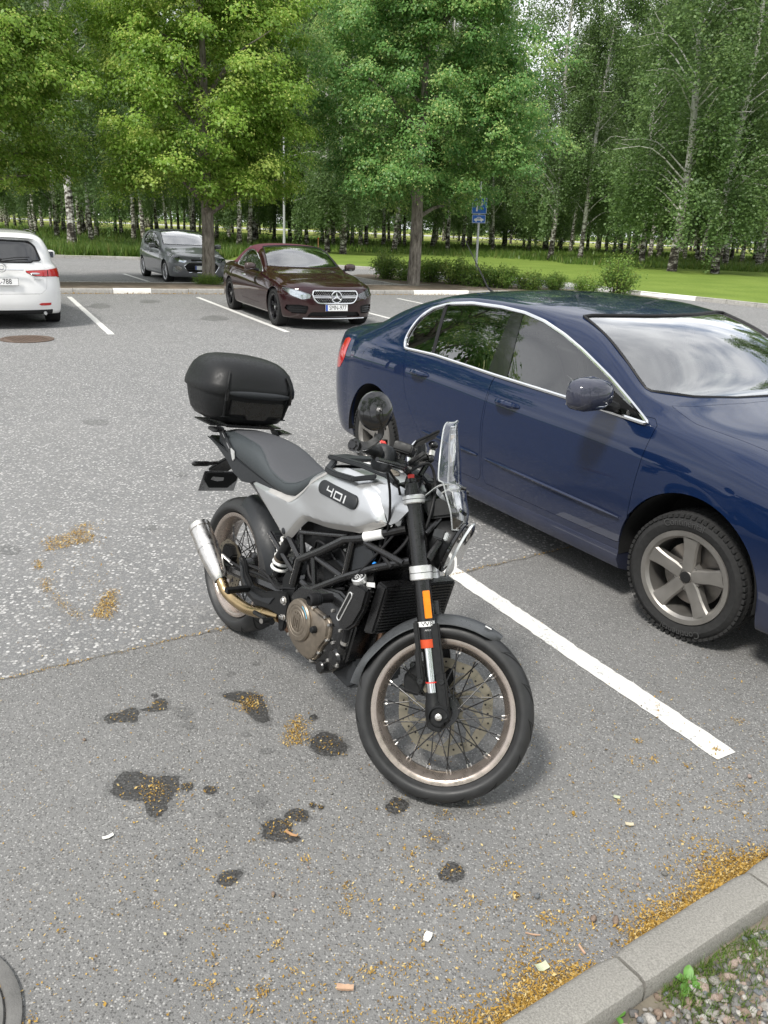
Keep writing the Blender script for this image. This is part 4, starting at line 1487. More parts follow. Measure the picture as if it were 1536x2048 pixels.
# ================================================================== blue saloon
P_BLUE = paint('paint_blue', (.0038, .0120, .043), .3, .45, .0)
def lab_root(name, label, k, x, y, yaw):
    return thing(name, label, 'car', (x, y, 0), (0, 0, yaw))
blue = thing('parked_car', 'dark blue saloon with chrome window trim parked right beside the motorcycle', 'car', (.6441, 6.1249, 0), (0, 0, R(-57.79)), group='cars parked in the lot')
T = [
 # x     w     zb    yb    8             9              10             11            z12   bow
 (-.45, .865, .965, .795, (.735, 1.00), (.655, 1.025), (.545, 1.037), (.30, 1.045), 1.05, -.05),
 (-.28, .885, .985, .815, (.755, 1.045), (.675, 1.09), (.57, 1.115), (.31, 1.13), 1.135, -.05),
 (.0, .900, .998, .830, (.775, 1.10), (.695, 1.185), (.59, 1.225), (.33, 1.245), 1.25, -.03),
 (.25, .906, 1.003, .835, (.778, 1.15), (.695, 1.265), (.59, 1.30), (.33, 1.322), 1.33, 0),
 (.55, .908, 1.003, .836, (.775, 1.175), (.690, 1.335), (.585, 1.362), (.33, 1.383), 1.39, 0),
 (.9, .908, .995, .836, (.772, 1.18), (.688, 1.366), (.585, 1.388), (.33, 1.408), 1.416, 0),
 (1.3, .908, .980, .835, (.772, 1.175), (.690, 1.362), (.59, 1.384), (.33, 1.403), 1.41, .02),
 (1.58, .908, .972, .836, (.778, 1.15), (.705, 1.320), (.61, 1.352), (.34, 1.376), 1.382, .08),
 (1.83, .907, .967, .838, (.785, 1.10), (.728, 1.228), (.66, 1.285), (.36, 1.305), 1.31, .12),
 (2.05, .906, .962, .840, (.800, 1.05), (.758, 1.145), (.705, 1.190), (.38, 1.190), 1.185, .13),
 (2.30, .904, .952, .842, (.818, .99), (.790, 1.030), (.745, 1.058), (.40, 1.05), 1.035, .13),
 (2.50, .902, .940, .835, (.800, .965), (.755, .985), (.68, 1.000), (.37, 1.010), 1.012, .10),
 (2.85, .898, .905, .815, (.770, .928), (.710, .942), (.61, .955), (.33, .972), .976, .06),
 (3.15, .885, .850, .790, (.740, .874), (.680, .886), (.58, .90), (.31, .915), .92, .03)]
rear = [(.55, .22), (.62, .24), (.66, .34), (.69, .47), (.69, .60), (.66, .80), (.64, .92), (.62, .985), (.55, 1.0), (.45, 1.02), (.35, 1.035), (.18, 1.05), (.0, 1.05)]
front = [(.44, .20), (.50, .22), (.53, .30), (.54, .45), (.53, .58), (.50, .68), (.47, .74), (.43, .78), (.36, .81), (.28, .84), (.2, .87), (.1, .90), (0, .92)]
S = car_shell(T, rear, front, ni=190, nj=76, pw=2.2)
DLO = [(.315, .995), (.285, 1.03), (.285, 1.08), (.315, 1.15), (.37, 1.22), (.46, 1.275), (.60, 1.315), (.85, 1.342), (1.133, 1.346), (1.35, 1.335), (1.52, 1.308), (1.70, 1.258), (1.86, 1.20), (2.10, 1.098), (2.34, .985), (2.43, .942), (1.88, .962), (1.266, .977), (.65, 1.0)]
WS = [(1.66, -.585), (1.72, -.40), (1.775, -.2), (1.79, 0), (1.775, .2), (1.72, .40), (1.66, .585), (2.28, .715), (2.40, .50), (2.455, .25), (2.47, 0), (2.455, -.25), (2.40, -.50), (2.28, -.715)]
RW = [(.10, -.53), (.13, 0), (.10, .53), (-.36, .60), (-.44, .3), (-.46, 0), (-.44, -.3), (-.36, -.60)]
top = lambda c: c[:, 2] > .95
for nm, sel in (('r', RIGHT), ('l', LEFT)):
    S.cut('arch_' + nm, arch_poly(2.761, .325, .375), [0, 2], sel)
    S.cut('arch_' + nm, arch_poly(0, .325, .372), [0, 2], sel)
    S.cut('glass_' + nm, DLO, [0, 2], sel)
    S.cut('pillar_' + nm, [(1.19, .9), (1.235, 1.4), (1.315, 1.4), (1.385, .9)], [0, 2], sel, src=('glass_' + nm,))
    S.cut('divider_' + nm, [(.62, .9), (.555, 1.4), (.585, 1.4), (.655, .9)], [0, 2], sel, src=('glass_' + nm,))
    S.cut('front_door_' + nm, [(1.292, 1.0), (1.275, .70), (1.305, .37), (1.34, .338), (2.38, .338), (2.412, .37), (2.45, .80), (2.465, .945), (2.43, .97)], [0, 2], sel)
    S.cut('rear_door_' + nm, [(.33, 1.02), (.375, .86), (.43, .70), (.56, .55), (.71, .385), (.75, .340), (1.26, .338), (1.288, .37), (1.262, .70), (1.282, 1.0)], [0, 2], sel)
S.cut('windscreen', WS, [0, 1], lambda c: (c[:, 2] > .95) & (c[:, 0] > 1.5))
S.cut('rear_window', RW, [0, 1], lambda c: (c[:, 2] > 1.0) & (c[:, 0] < .3))
S.cut('bonnet', [(2.47, -.60), (2.42, -.705), (2.6, -.735), (3.1, -.675), (3.4, -.60), (3.52, -.3), (3.54, 0), (3.52, .3), (3.4, .60), (3.1, .675), (2.6, .735), (2.42, .705), (2.47, .60), (2.52, .3), (2.53, 0), (2.52, -.3)], [0, 1], lambda c: (c[:, 2] > .80) & (c[:, 0] > 2.3))
S.cut('fuel_flap', [(-.13 + .085 * math.cos(a) * (1 + .12 * math.cos(4 * a)), .862 + .08 * math.sin(a) * (1 - .12 * math.cos(4 * a))) for a in np.linspace(0, 2 * math.pi, 24, endpoint=False)], [0, 2], RIGHT)
V, F = S.piece('fuel_flap'); panel_obj('fuel_flap', V, F, P_BLUE, blue, .012, .002)
V, F = S.piece('body')
panel_obj('body', V, F, P_BLUE, blue, .016, 0)
for nm, sd in (('r', -1), ('l', 1)):
    for dn, hx, hz in (('front_door', 1.465, .848), ('rear_door', .57, .868)):
        V, F = S.piece(dn + '_' + nm)
        d = panel_obj(dn, V, F, P_BLUE, blue, .02, .0028)
        yy = float(np.interp(hz, [.6, .8, .95], [.905, .898, .862]))
        door_handle(d, (hx, sd * (yy - .004), hz), P_BLUE, sd)
        m = MB(); x0, x1 = (1.33, 2.38) if dn == 'front_door' else (.66, 1.25)
        m.tube([(x, sd * (.905 + .004), .51 - .02 * (x - .6)) for x in np.linspace(x0, x1, 8)], [.004] + [.009] * 6 + [.004], 6); m.build('rubbing_strip', P_BLUE, d)
    gi = np.unique(S.F[np.isin(S.owner, [i for i, n_ in enumerate(S.names) if n_ in ('glass_' + nm, 'pillar_' + nm, 'divider_' + nm)])])
    S.V[gi] = smooth_glass(S.V[gi], 1)
    for part, mt in (('glass_' + nm, None), ('pillar_' + nm, M_GLOSS), ('divider_' + nm, M_BLACK)):
        V, F = S.piece(part)
        if mt is None:
            for lo, hi, mat_, gname in ((.0, .6, G_TINT, 'quarter_window'), (.6, 1.28, G_TINT, 'rear_door_window'), (1.28, 3, G_CLEAR, 'front_door_window')):
                V2, F2 = S.piece(part, lambda c, lo=lo, hi=hi: (c[:, 0] >= lo) & (c[:, 0] < hi))
                panel_obj(gname, V2, F2, mat_, blue, 0, 0, -.004)
        else:
            panel_obj('window_pillar' if 'pillar' in part else 'window_divider', V, F, mt, blue, .01, 0, -.001)
    # chrome frame round the side windows
    ids = [i for i, n_ in enumerate(S.names) if n_ in ('glass_' + nm, 'pillar_' + nm, 'divider_' + nm)]
    f = S.F[np.isin(S.owner, ids)]
    lp = max(loops_of(bedges(f)), key=len)
    Pl = S.V[lp]
    Pl = np.array([Pl[(i - 1) % len(Pl)] * .25 + Pl[i] * .5 + Pl[(i + 1) % len(Pl)] * .25 for i in range(len(Pl))])
    Pl[:, 1] += sd * .003
    m = MB(); m.tube(np.r_[Pl, Pl[:2]], .0105, 7, caps=False); m.build('chrome_window_trim', M_CHROME, blue)
    # wheel housings
    for cx in (0, 2.761):
        m = MB(); m.lathe([(.372, 0), (.372, -sd * -.0 + -sd * .30), (.05, -sd * .30)], c=(cx, sd * .885, .325), ax=(0, 1, 0), seg=30, ref=(1, 0, 0), arc=(-math.pi - .12, .12)); m.build('wheel_housing', M_DARK, blue)
    mirror_house(blue, 2.20, sd * .925, 1.055, P_BLUE, sd, 1.0)
    m = MB(); m.prism([(2.12, 1.06), (2.38, .955), (2.10, .965)], .012, (0, sd * .818, 0)); m.build('mirror_triangle', M_BLACK, blue, bevel=.003)
V, F = S.piece('windscreen'); V = smooth_glass(V, 2, 4); panel_obj('windscreen', V, F, G_WS, blue, 0, 0, -.003)
lp = max(loops_of(bedges(F)), key=len); Pl = V[lp]
m = MB(); m.tube(np.r_[Pl, Pl[:2]], .009, 6, caps=False); m.build('windscreen_seal', M_BLACK, blue)
V, F = S.piece('rear_window'); panel_obj('rear_window', V, F, G_TINT, blue, 0, 0, -.003)
V, F = S.piece('bonnet'); panel_obj('bonnet', V, F, P_BLUE, blue, .02, .003)
# underbody, sills, cowl, wipers, dash, seats, aerial, tail lamps
m = MB(); m.box((1.3, 0, .24), (4.1, 1.36, .08)); m.box((1.38, 0, .36), (1.9, 1.5, .05)); m.build('underbody', M_DARK, blue)
for sd in (-1, 1):
    m = MB(); m.loft([[(x, sd * y, z) for y, z in ((.80, .175), (.865, .20), (.892, .255), (.885, .30), (.80, .30))] for x in np.linspace(.37, 2.39, 6)]); m.build('sill', P_BLUE, blue, fix=True)
m = MB(); m.loft([[(x + .10 * (1 - (y / .7) ** 2), y, z) for x, z in ((2.26, .985), (2.42, .965), (2.42, .93), (2.26, .93))] for y in np.linspace(-.69, .69, 15)]); m.build('scuttle', M_BLACK, blue, fix=True)
for a, b_ in (((2.44, .45, 1.0), (2.30, -.28, 1.035)), ((2.47, -.15, .99), (2.29, -.66, 1.045))):
    a, b_ = np.array(a), np.array(b_)
    m = MB(); m.tube([a, (a + b_) / 2 + (0.01, 0, .02), b_], [.010, .007, .005], 6); m.ball(a, .018, 8, 6); m.build('wiper', M_BLACK, blue)
m = MB(); m.loft([[(x, y, z) for x, z in ((1.72, .78), (1.78, .90), (1.95, .935), (2.30, .925), (2.30, .6), (1.72, .6))] for y in np.linspace(-.70, .70, 9)]); m.build('dashboard', M_SEAT, blue, fix=True, bevel=.02)
m = MB(); m.lathe([(.185 + .014 * math.cos(a), .014 * math.sin(a)) for a in np.linspace(0, 2 * math.pi, 8, endpoint=False)], c=(1.62, .36, .90), ax=(.9, 0, -.42), seg=28, closed=True); m.box((1.63, .36, .90), (.05, .12, .30)); m.build('steering_wheel', M_SEAT, blue)
for y in (-.36, .36):
    seat(blue, (1.35, y, .44), 1.0)
    seat(blue, (.62, y * 1.02, .42), .85)
for sd in (-1, 1):
    m = MB(); m.loft([[(x, sd * y, z) for y, z in ((.78, .42), (.82, .60), (.815, .90), (.795, .955), (.77, .93), (.76, .42))] for x in (.45, 1.2, 1.28, 2.2)]); m.build('door_card', M_SEATL, blue, fix=True)
    m = MB(); m.tube([(1.28, sd * .775, .96), (1.27, sd * .735, 1.15), (1.25, sd * .675, 1.31)], [.045, .04, .035], 8); m.build('pillar_trim', M_SEATL, blue)
m = MB(); m.grid(np.array([[(x, y, z - .05 * (y / .6) ** 2) for y in np.linspace(-.58, .58, 9)] for x, z in ((.25, 1.27), (.55, 1.335), (.9, 1.36), (1.3, 1.355), (1.62, 1.32))])); m.build('headliner', M_SEATL, blue, fix=True)
m = MB(); m.box((1.0, 0, .34), (2.6, 1.45, .04)); m.build('cabin_floor', M_SEAT, blue)
m = MB(); m.box((-.05, 0, .95), (.55, 1.3, .03)); m.build('parcel_shelf', M_SEAT, blue)
m = MB(); m.tube([(.18, 0, 1.335), (.10, 0, 1.37), (-.22, -.02, 1.72)], [.012, .006, .0025], 6); m.lathe([(.03, 0), (.026, .014), (.012, .03), (.001, .032)], (.18, 0, 1.318), (0, 0, 1), 14); m.build('aerial', M_BLACK, blue)
for sd in (-1, 1):
    S2 = car_shell(T, rear, front, ni=40, nj=60, pw=2.2)
    S2.cut('lamp', [(-.72, .70), (-.60, .94), (-.50, .965), (-.52, .80), (-.60, .72)], [0, 2], lambda c: (c[:, 1] * sd > .3) & (c[:, 0] < -.3))
    V, F = S2.piece('lamp')
    if len(F):
        panel_obj('tail_lamp', V, F, M_RED, blue, .006, 0, .003)
for sd in (-1, 1):
    wheel(blue, (0, sd * .783, .304), .304, .205, .205, sd, 'five', M_RIMG, 0)
    wheel(blue, (2.761, sd * .780, .304), .304, .205, .205, sd, 'five', M_RIMG, R(6), letters=sd < 0)
# ================================================================== the three cars of the far row
def generic_car(root, T, rear, front, paint_, wb, wr, wheel_style, rim_mat, rim_r, DLO, WS, RW, glass_side, glass_ws, pillars, doors, pw=2.3, wy=.79, chrome=True, tyre_w=.21, roof_mat=None, roof_x=None, extra=None, seats=True, arch=.365):
    S = car_shell(T, rear, front, ni=130, nj=64, nc=30, pw=pw)
    for nm, sel in (('r', RIGHT), ('l', LEFT)):
        for cx in (0, wb):
            S.cut('arch_' + nm, arch_poly(cx, wr, arch), [0, 2], sel)
        S.cut('glass_' + nm, DLO, [0, 2], sel)
        for i, p in enumerate(pillars):
            S.cut('pillar_' + nm, p, [0, 2], sel, src=('glass_' + nm,))
        for i, p in enumerate(doors):
            S.cut('door%d_%s' % (i, nm), p, [0, 2], sel)
    if WS:
        S.cut('windscreen', WS, [0, 1], lambda c: (c[:, 2] > .88) & (c[:, 0] > 1.0))
    if RW:
        S.cut('rear_window', *RW)
    if extra:
        extra(S)
    if roof_mat is not None:
        S.cut('fabric_roof', [(roof_x[0], -2), (roof_x[1], -2), (roof_x[1], 2), (roof_x[0], 2)], [0, 1], lambda c: c[:, 2] > 1.0)
        V, F = S.piece('fabric_roof'); panel_obj('fabric_roof', V, F, roof_mat, root, .01, 0, .004)
    V, F = S.piece('body'); panel_obj('body', V, F, paint_, root, .016)
    for nm, sd in (('r', -1), ('l', 1)):
        for i, p in enumerate(doors):
            V, F = S.piece('door%d_%s' % (i, nm)); panel_obj('door', V, F, paint_, root, .02, .004)
        V, F = S.piece('glass_' + nm); V = smooth_glass(V, 1, 3); panel_obj('side_window', V, F, glass_side, root, 0, 0, -.004)
        V, F = S.piece('pillar_' + nm); panel_obj('window_pillar', V, F, M_GLOSS, root, .01)
        ids = [i for i, n_ in enumerate(S.names) if n_ in ('glass_' + nm, 'pillar_' + nm)]
        f = S.F[np.isin(S.owner, ids)]
        lp = loops_of(bedges(f))
        if lp:
            Pl = S.V[max(lp, key=len)]
            m = MB(); m.tube(np.r_[Pl, Pl[:2]] + np.array([0, sd * .003, 0]), .010, 6, caps=False); m.build('window_trim', M_CHROME if chrome else M_BLACK, root)
        for cx in (0, wb):
            m = MB(); m.lathe([(arch - .003, 0), (arch - .003, -sd * .30), (.05, -sd * .30)], c=(cx, sd * (wy + .09), wr), ax=(0, 1, 0), seg=30, ref=(1, 0, 0), arc=(-math.pi - .12, .12)); m.build('wheel_housing', M_DARK, root)
            wheel(root, (cx, sd * wy, wr), wr, tyre_w, rim_r, sd, wheel_style, rim_mat)
    if WS:
        V, F = S.piece('windscreen'); V = smooth_glass(V, 2, 4); panel_obj('windscreen', V, F, glass_ws, root, 0, 0, -.003)
        Pl = V[max(loops_of(bedges(F)), key=len)]
        m = MB(); m.tube(np.r_[Pl, Pl[:2]], .011, 6, caps=False); m.build('windscreen_seal', M_BLACK, root)
    if RW:
        V, F = S.piece('rear_window'); panel_obj('rear_window', V, F, G_DARK, root, 0, 0, -.003)
        Pl = V[max(loops_of(bedges(F)), key=len)]
        m = MB(); m.tube(np.r_[Pl, Pl[:2]], .014, 6, caps=False); m.build('rear_window_seal', M_BLACK, root)
    x0, x1 = T[0][0], T[-1][0]
    m = MB(); m.box(((x0 + x1) / 2, 0, .23), (x1 - x0, 1.34, .08)); m.box(((x0 + x1) / 2, 0, .35), (wb - .9, 1.5, .05)); m.build('underbody', M_DARK, root)
    if seats:
        for y in (-.36, .36):
            seat(root, (wb * .48, y, .42), 1.0); seat(root, (wb * .20, y, .42), .95)
        m = MB(); m.loft([[(x, y, z) for x, z in ((wb * .60, .75), (wb * .63, .86), (wb * .70, .90), (wb * .80, .88), (wb * .80, .6), (wb * .60, .6))] for y in np.linspace(-.68, .68, 7)]); m.build('dashboard', M_SEATL, root, fix=True, bevel=.02)
        m = MB(); m.lathe([(.185 + .014 * math.cos(a), .014 * math.sin(a)) for a in np.linspace(0, 2 * math.pi, 6, endpoint=False)], c=(wb * .57, .36, .88), ax=(.9, 0, -.42), seg=20, closed=True); m.build('steering_wheel', M_SEAT, root)
    return S
def lamp_unit(root, S, piece, name, sd, at, mat_in=M_LAMP, pods=()):
    V, F = S.piece(piece, lambda c: c[:, 1] * sd > 0)
    if not len(F):
        return
    e = obj(name, None, root)
    panel_obj('housing', V, F, mat_in, e, .0, 0, -.03)
    panel_obj('lens', V, F, G_LENS, e, .008, 0, .001)
    for (x, y, z, r) in pods:
        m = MB(); m.lathe([(r, 0), (r * .95, -.012), (r * .55, -.03), (.001, -.034)], (x, sd * y, z), (1, 0, 0), 18); m.lathe([(r, -.001), (r * 1.12, .002), (r * 1.12, -.02)], (x, sd * y, z), (1, 0, 0), 18); m.build('projector', M_CHROME, e)

# ---- maroon convertible
P_MAR = paint('paint_maroon', (.021, .0042, .0062), .5, .4, .1)
M_FAB = pmat('maroon_canvas', (.085, .020, .032), .9, var=.12, scale=300, bump=.5, bscale=900)
mar = thing('parked_car', 'dark maroon convertible with a burgundy cloth roof facing the camera', 'car', (-2.652, 17.52, 0), (0, 0, R(-62.8)), group='cars parked in the lot')
mar.scale = (.975, .975, .975)
T = [(-.50, .87, .93, .79, (.72, .965), (.62, .985), (.5, .992), (.3, 1.0), 1.0, -.04),
     (-.20, .905, .95, .82, (.75, .99), (.66, 1.02), (.54, 1.035), (.3, 1.05), 1.05, -.04),
     (.10, .92, .955, .83, (.77, 1.04), (.69, 1.12), (.58, 1.17), (.32, 1.20), 1.205, -.02),
     (.45, .925, .955, .835, (.775, 1.10), (.69, 1.235), (.58, 1.295), (.33, 1.335), 1.345, 0),
     (.85, .928, .945, .835, (.77, 1.13), (.68, 1.305), (.575, 1.36), (.33, 1.395), 1.405, 0),
     (1.25, .930, .935, .836, (.775, 1.12), (.69, 1.305), (.59, 1.355), (.34, 1.392), 1.402, .04),
     (1.50, .930, .925, .838, (.785, 1.08), (.715, 1.24), (.63, 1.31), (.35, 1.35), 1.36, .08),
     (1.80, .930, .918, .842, (.805, 1.02), (.76, 1.12), (.70, 1.175), (.38, 1.20), 1.205, .12),
     (2.10, .930, .905, .846, (.825, .95), (.79, .985), (.74, 1.01), (.40, 1.02), 1.02, .13),
     (2.35, .930, .89, .842, (.80, .925), (.74, .945), (.66, .955), (.36, .97), .972, .10),
     (2.75, .928, .85, .83, (.78, .885), (.71, .905), (.61, .915), (.34, .93), .935, .06),
     (3.10, .915, .78, .81, (.755, .815), (.68, .84), (.58, .85), (.32, .865), .87, .02)]
rear = [(.5, .22)] + [(.6, z) for z in (.24, .34, .5, .62, .78, .88)] + [(.55, .93), (.48, .95), (.4, .97), (.3, .985), (.15, 1.0), (0, 1.0)]
front = [(.48, .17), (.56, .19), (.60, .27), (.62, .40), (.615, .52), (.60, .64), (.575, .70), (.54, .735), (.46, .77), (.36, .80), (.26, .825), (.13, .85), (0, .87)]
GR = [(-.41, .69), (.41, .69), (.44, .63), (.41, .55), (.34, .475), (-.34, .475), (-.41, .55), (-.44, .63)]
nose = lambda c: c[:, 0] > 3.0
def ex(S):
    S.cut('grille', GR, [1, 2], nose)
    for sd in (-1, 1):
        S.cut('headlamp', [(sd * .46, .625), (sd * .48, .56), (sd * .62, .535), (sd * .78, .60), (sd * .86, .68), (sd * .865, .735), (sd * .74, .715), (sd * .58, .665)], [1, 2], nose)
        S.cut('intake', [(sd * .50, .42), (sd * .66, .445), (sd * .84, .43), (sd * .86, .35), (sd * .76, .285), (sd * .54, .285)], [1, 2], nose)
    S.cut('intake', [(-.46, .32), (.46, .32), (.53, .23), (-.53, .23)], [1, 2], nose)
    S.cut('bonnet', [(2.30, -.55), (2.24, -.70), (2.5, -.755), (3.0, -.715), (3.35, -.58), (3.46, -.3), (3.48, 0), (3.46, .3), (3.35, .58), (3.0, .715), (2.5, .755), (2.24, .70), (2.30, .55), (2.36, 0)], [0, 1], lambda c: (c[:, 2] > .76) & (c[:, 0] > 2.2))
Smar = generic_car(mar, T, rear, front, P_MAR, 2.873, .333, 'twin', M_RIMK, .235,
    DLO=[(.42, .96), (.46, 1.04), (.60, 1.17), (.78, 1.255), (1.0, 1.285), (1.25, 1.275), (1.45, 1.22), (1.68, 1.13), (1.95, 1.0), (2.10, .92), (1.5, .93), (.85, .95)],
    WS=[(1.36, -.60), (1.44, -.3), (1.46, 0), (1.44, .3), (1.36, .60), (2.06, .735), (2.18, .5), (2.24, .25), (2.25, 0), (2.24, -.25), (2.18, -.5), (2.06, -.735)], RW=None, glass_side=G_TINT, glass_ws=G_WS,
    pillars=[[(.83, .8), (.86, 1.4), (.90, 1.4), (.88, .8)]], doors=[[(.92, .99), (.90, .7), (.95, .36), (2.02, .34), (2.08, .40), (2.12, .7), (2.13, .93)]], pw=2.35, wy=.80, roof_mat=M_FAB, roof_x=(-.12, 1.44), extra=ex, arch=.372)
V, F = Smar.piece('bonnet'); panel_obj('bonnet', V, F, P_MAR, mar, .02, .003)
V, F = Smar.piece('intake'); panel_obj('air_intake', V, F, M_BLACK, mar, 0, 0, -.035)
V, F = Smar.piece('grille')
gp = panel_obj('grille_panel', V, F, M_DARK, mar, 0, 0, -.03)
Pl = V[max(loops_of(bedges(F)), key=len)]
Pl = np.array([Pl[i - 1] * .25 + Pl[i] * .5 + Pl[(i + 1) % len(Pl)] * .25 for i in range(len(Pl))])
m = MB(); m.tube(np.r_[Pl, Pl[:2]] + np.array([.006, 0, 0]), .014, 6, caps=False); m.build('grille_surround', M_CHROME, mar)
gx = lambda y: 3.10 + .605 * (1 - min(1, abs(y) / .9) ** 2.35) ** (1 / 2.35)
m = MB()
for z in np.arange(.495, .685, .026):
    for y in np.arange(-.38, .39, .034):
        yy = y + (.017 if int(round((z - .495) / .026)) % 2 else 0)
        m.ball((gx(yy) - .004, yy, z), (.006, .006, .006), 6, 4)
m.build('grille_studs', M_SATIN, mar)
for z in (.60, .572):
    m = MB(); m.tube([(gx(y) + .006, y, z) for y in np.linspace(-.42, .42, 15)], [.010] * 15, 6); m.build('grille_bar', M_CHROME, mar)
m = MB(); sx = gx(0) + .024; sz = .586
m.lathe([(.098 + .011 * math.cos(a), .011 * math.sin(a)) for a in np.linspace(0, 2 * math.pi, 8, endpoint=False)], (sx, 0, sz), (1, 0, 0), 32, closed=True)
for k in range(3):
    a = math.pi / 2 + k * 2 * math.pi / 3
    d = np.array([0, math.cos(a), math.sin(a)]); s_ = np.array([0, -math.sin(a), math.cos(a)])
    c = np.array([sx, 0, sz])
    m.add([c + d * .096, c + s_ * .022 + d * .012, c - s_ * .022 + d * .012, c + np.array([.014, 0, 0]), c - np.array([.006, 0, 0])], [(0, 1, 3), (0, 3, 2), (0, 4, 1), (0, 2, 4), (1, 4, 3), (2, 3, 4)])
m.build('star_emblem', M_CHROME, mar, fix=True)
m = MB(); m.lathe([(.001, 0), (.086, 0), (.088, -.02)], (sx - .012, 0, sz), (1, 0, 0), 24); m.build('emblem_backing', M_GLOSS, mar)
for sd in (-1, 1):
    lamp_unit(mar, Smar, 'headlamp', 'headlamp', sd, None, pods=((3.44, .58, .60, .045), (3.36, .70, .635, .04)))
    m = MB()
    for z in (.40, .36, .32):
        m.tube([(3.12 + .60 * (1 - (abs(y) / .93) ** 2.35) ** (1 / 2.35) - .01, sd * y, z) for y in np.linspace(.56, .80, 6)], .006, 5)
    m.build('intake_slats', M_GLOSS, mar)
    mirror_house(mar, 1.93, sd * .94, 1.00, P_MAR, sd, .92)
    door_handle(mar, (1.10, sd * .905, .80), M_CHROME, sd)
m = MB(); m.tube([(3.10 + .60 * (1 - (abs(y) / .95) ** 2.35) ** (1 / 2.35), y, .205) for y in np.linspace(-.60, .60, 21)], .011, 6); m.build('chrome_lip', M_CHROME, mar)
plate(mar, 'SMN-977', facing((3.745, .0, .40), (1, 0, .05)))

# ---- grey hatchback
P_GREY = paint('paint_grey', (.19, .196, .21), .35, .4, .2)
hat = thing('parked_car', 'grey hatchback parked behind the slim lime tree trunk', 'car', (-7.208, 26.37, 0), (0, 0, R(-59.6)), group='cars parked in the lot')
hat.scale = (.985, .985, .985)
T = [(-.25, .85, .98, .79, (.74, 1.16), (.64, 1.33), (.54, 1.385), (.3, 1.41), 1.415, -.02),
     (.1, .88, .985, .81, (.75, 1.18), (.65, 1.385), (.55, 1.43), (.32, 1.455), 1.46, 0),
     (.7, .89, .965, .815, (.755, 1.18), (.655, 1.405), (.555, 1.445), (.32, 1.47), 1.475, 0),
     (1.1, .89, .945, .815, (.76, 1.16), (.665, 1.38), (.565, 1.42), (.33, 1.45), 1.455, .03),
     (1.45, .89, .93, .818, (.77, 1.12), (.69, 1.30), (.61, 1.355), (.34, 1.39), 1.40, .08),
     (1.80, .89, .915, .822, (.785, 1.05), (.73, 1.165), (.67, 1.215), (.37, 1.24), 1.245, .13),
     (2.15, .89, .90, .825, (.80, .97), (.765, 1.015), (.71, 1.04), (.38, 1.06), 1.06, .14),
     (2.40, .888, .88, .82, (.775, .92), (.72, .945), (.63, .965), (.35, .98), .985, .10),
     (2.70, .882, .84, .80, (.75, .875), (.68, .90), (.59, .915), (.33, .93), .935, .05),
     (2.95, .87, .78, .775, (.72, .825), (.65, .85), (.56, .865), (.31, .88), .885, .02)]
rear = [(.4, .22)] + [(.47, z) for z in (.24, .34, .5, .62, .80, .92)] + [(.45, .98), (.40, 1.18), (.28, 1.36), (.2, 1.395), (.1, 1.41), (0, 1.415)]
front = [(.46, .19), (.52, .21), (.555, .28), (.57, .40), (.57, .50), (.555, .62), (.53, .70), (.49, .75), (.42, .785), (.33, .81), (.24, .835), (.12, .86), (0, .885)]
nose = lambda c: c[:, 0] > 2.85
def ex(S):
    S.cut('grille', [(-.40, .60), (.40, .60), (.52, .50), (.40, .34), (-.40, .34), (-.52, .50)], [1, 2], nose)
    S.cut('upper_grille', [(-.34, .70), (.34, .70), (.30, .655), (-.30, .655)], [1, 2], nose)
    for sd in (-1, 1):
        S.cut('headlamp', [(sd * .42, .66), (sd * .50, .60), (sd * .68, .64), (sd * .80, .74), (sd * .84, .83), (sd * .80, .84), (sd * .62, .755)], [1, 2], nose)
        S.cut('fog', [(sd * .58, .47), (sd * .68, .52), (sd * .80, .47), (sd * .80, .36), (sd * .70, .33), (sd * .60, .36)], [1, 2], nose)
Shat = generic_car(hat, T, rear, front, P_GREY, 2.65, .316, 'multi', M_RIMS, .215,
    DLO=[(.05, 1.10), (.12, 1.24), (.30, 1.345), (.7, 1.375), (1.1, 1.35), (1.42, 1.27), (1.75, 1.13), (2.05, .97), (2.10, .915), (1.4, .945), (.7, .985), (.2, 1.03)],
    WS=[(1.26, -.58), (1.33, -.3), (1.35, 0), (1.33, .3), (1.26, .58), (2.10, .72), (2.23, .5), (2.29, .25), (2.30, 0), (2.29, -.25), (2.23, -.5), (2.10, -.72)], RW=None, glass_side=G_DARK, glass_ws=G_WS,
    pillars=[[(1.02, .8), (1.04, 1.5), (1.12, 1.5), (1.13, .8)], [(.28, .8), (.32, 1.5), (.36, 1.5), (.34, .8)]], doors=[[(1.08, 1.0), (1.06, .6), (1.10, .34), (2.02, .34), (2.10, .5), (2.13, .90)], [(.30, 1.04), (.36, .66), (.52, .40), (1.04, .34), (1.05, .6), (1.06, 1.0)]], pw=2.5, wy=.76, chrome=False, extra=ex, arch=.35)
V, F = Shat.piece('grille'); panel_obj('lower_grille', V, F, M_BLACK, hat, 0, 0, -.03)
Pl = V[max(loops_of(bedges(F)), key=len)]
m = MB(); m.tube(np.r_[Pl, Pl[:2]], .010, 6, caps=False); m.build('grille_surround', M_CHROME, hat)
hx = lambda y: 2.95 + .57 * (1 - min(1, abs(y) / .87) ** 2.5) ** .4
for z in (.40, .46, .52):
    m = MB(); m.tube([(hx(y) - .01, y, z) for y in np.linspace(-.44, .44, 9)], .008, 5); m.build('grille_slat', M_GLOSS, hat)
V, F = Shat.piece('upper_grille'); panel_obj('upper_grille', V, F, M_GLOSS, hat, 0, 0, -.012)
m = MB(); m.lathe([(.045 + .006 * math.cos(a), .006 * math.sin(a)) for a in np.linspace(0, 6.283, 6, endpoint=False)], (hx(0) - .01, 0, .725), (1, 0, .35), 18, closed=True); m.build('badge_ring', M_CHROME, hat)
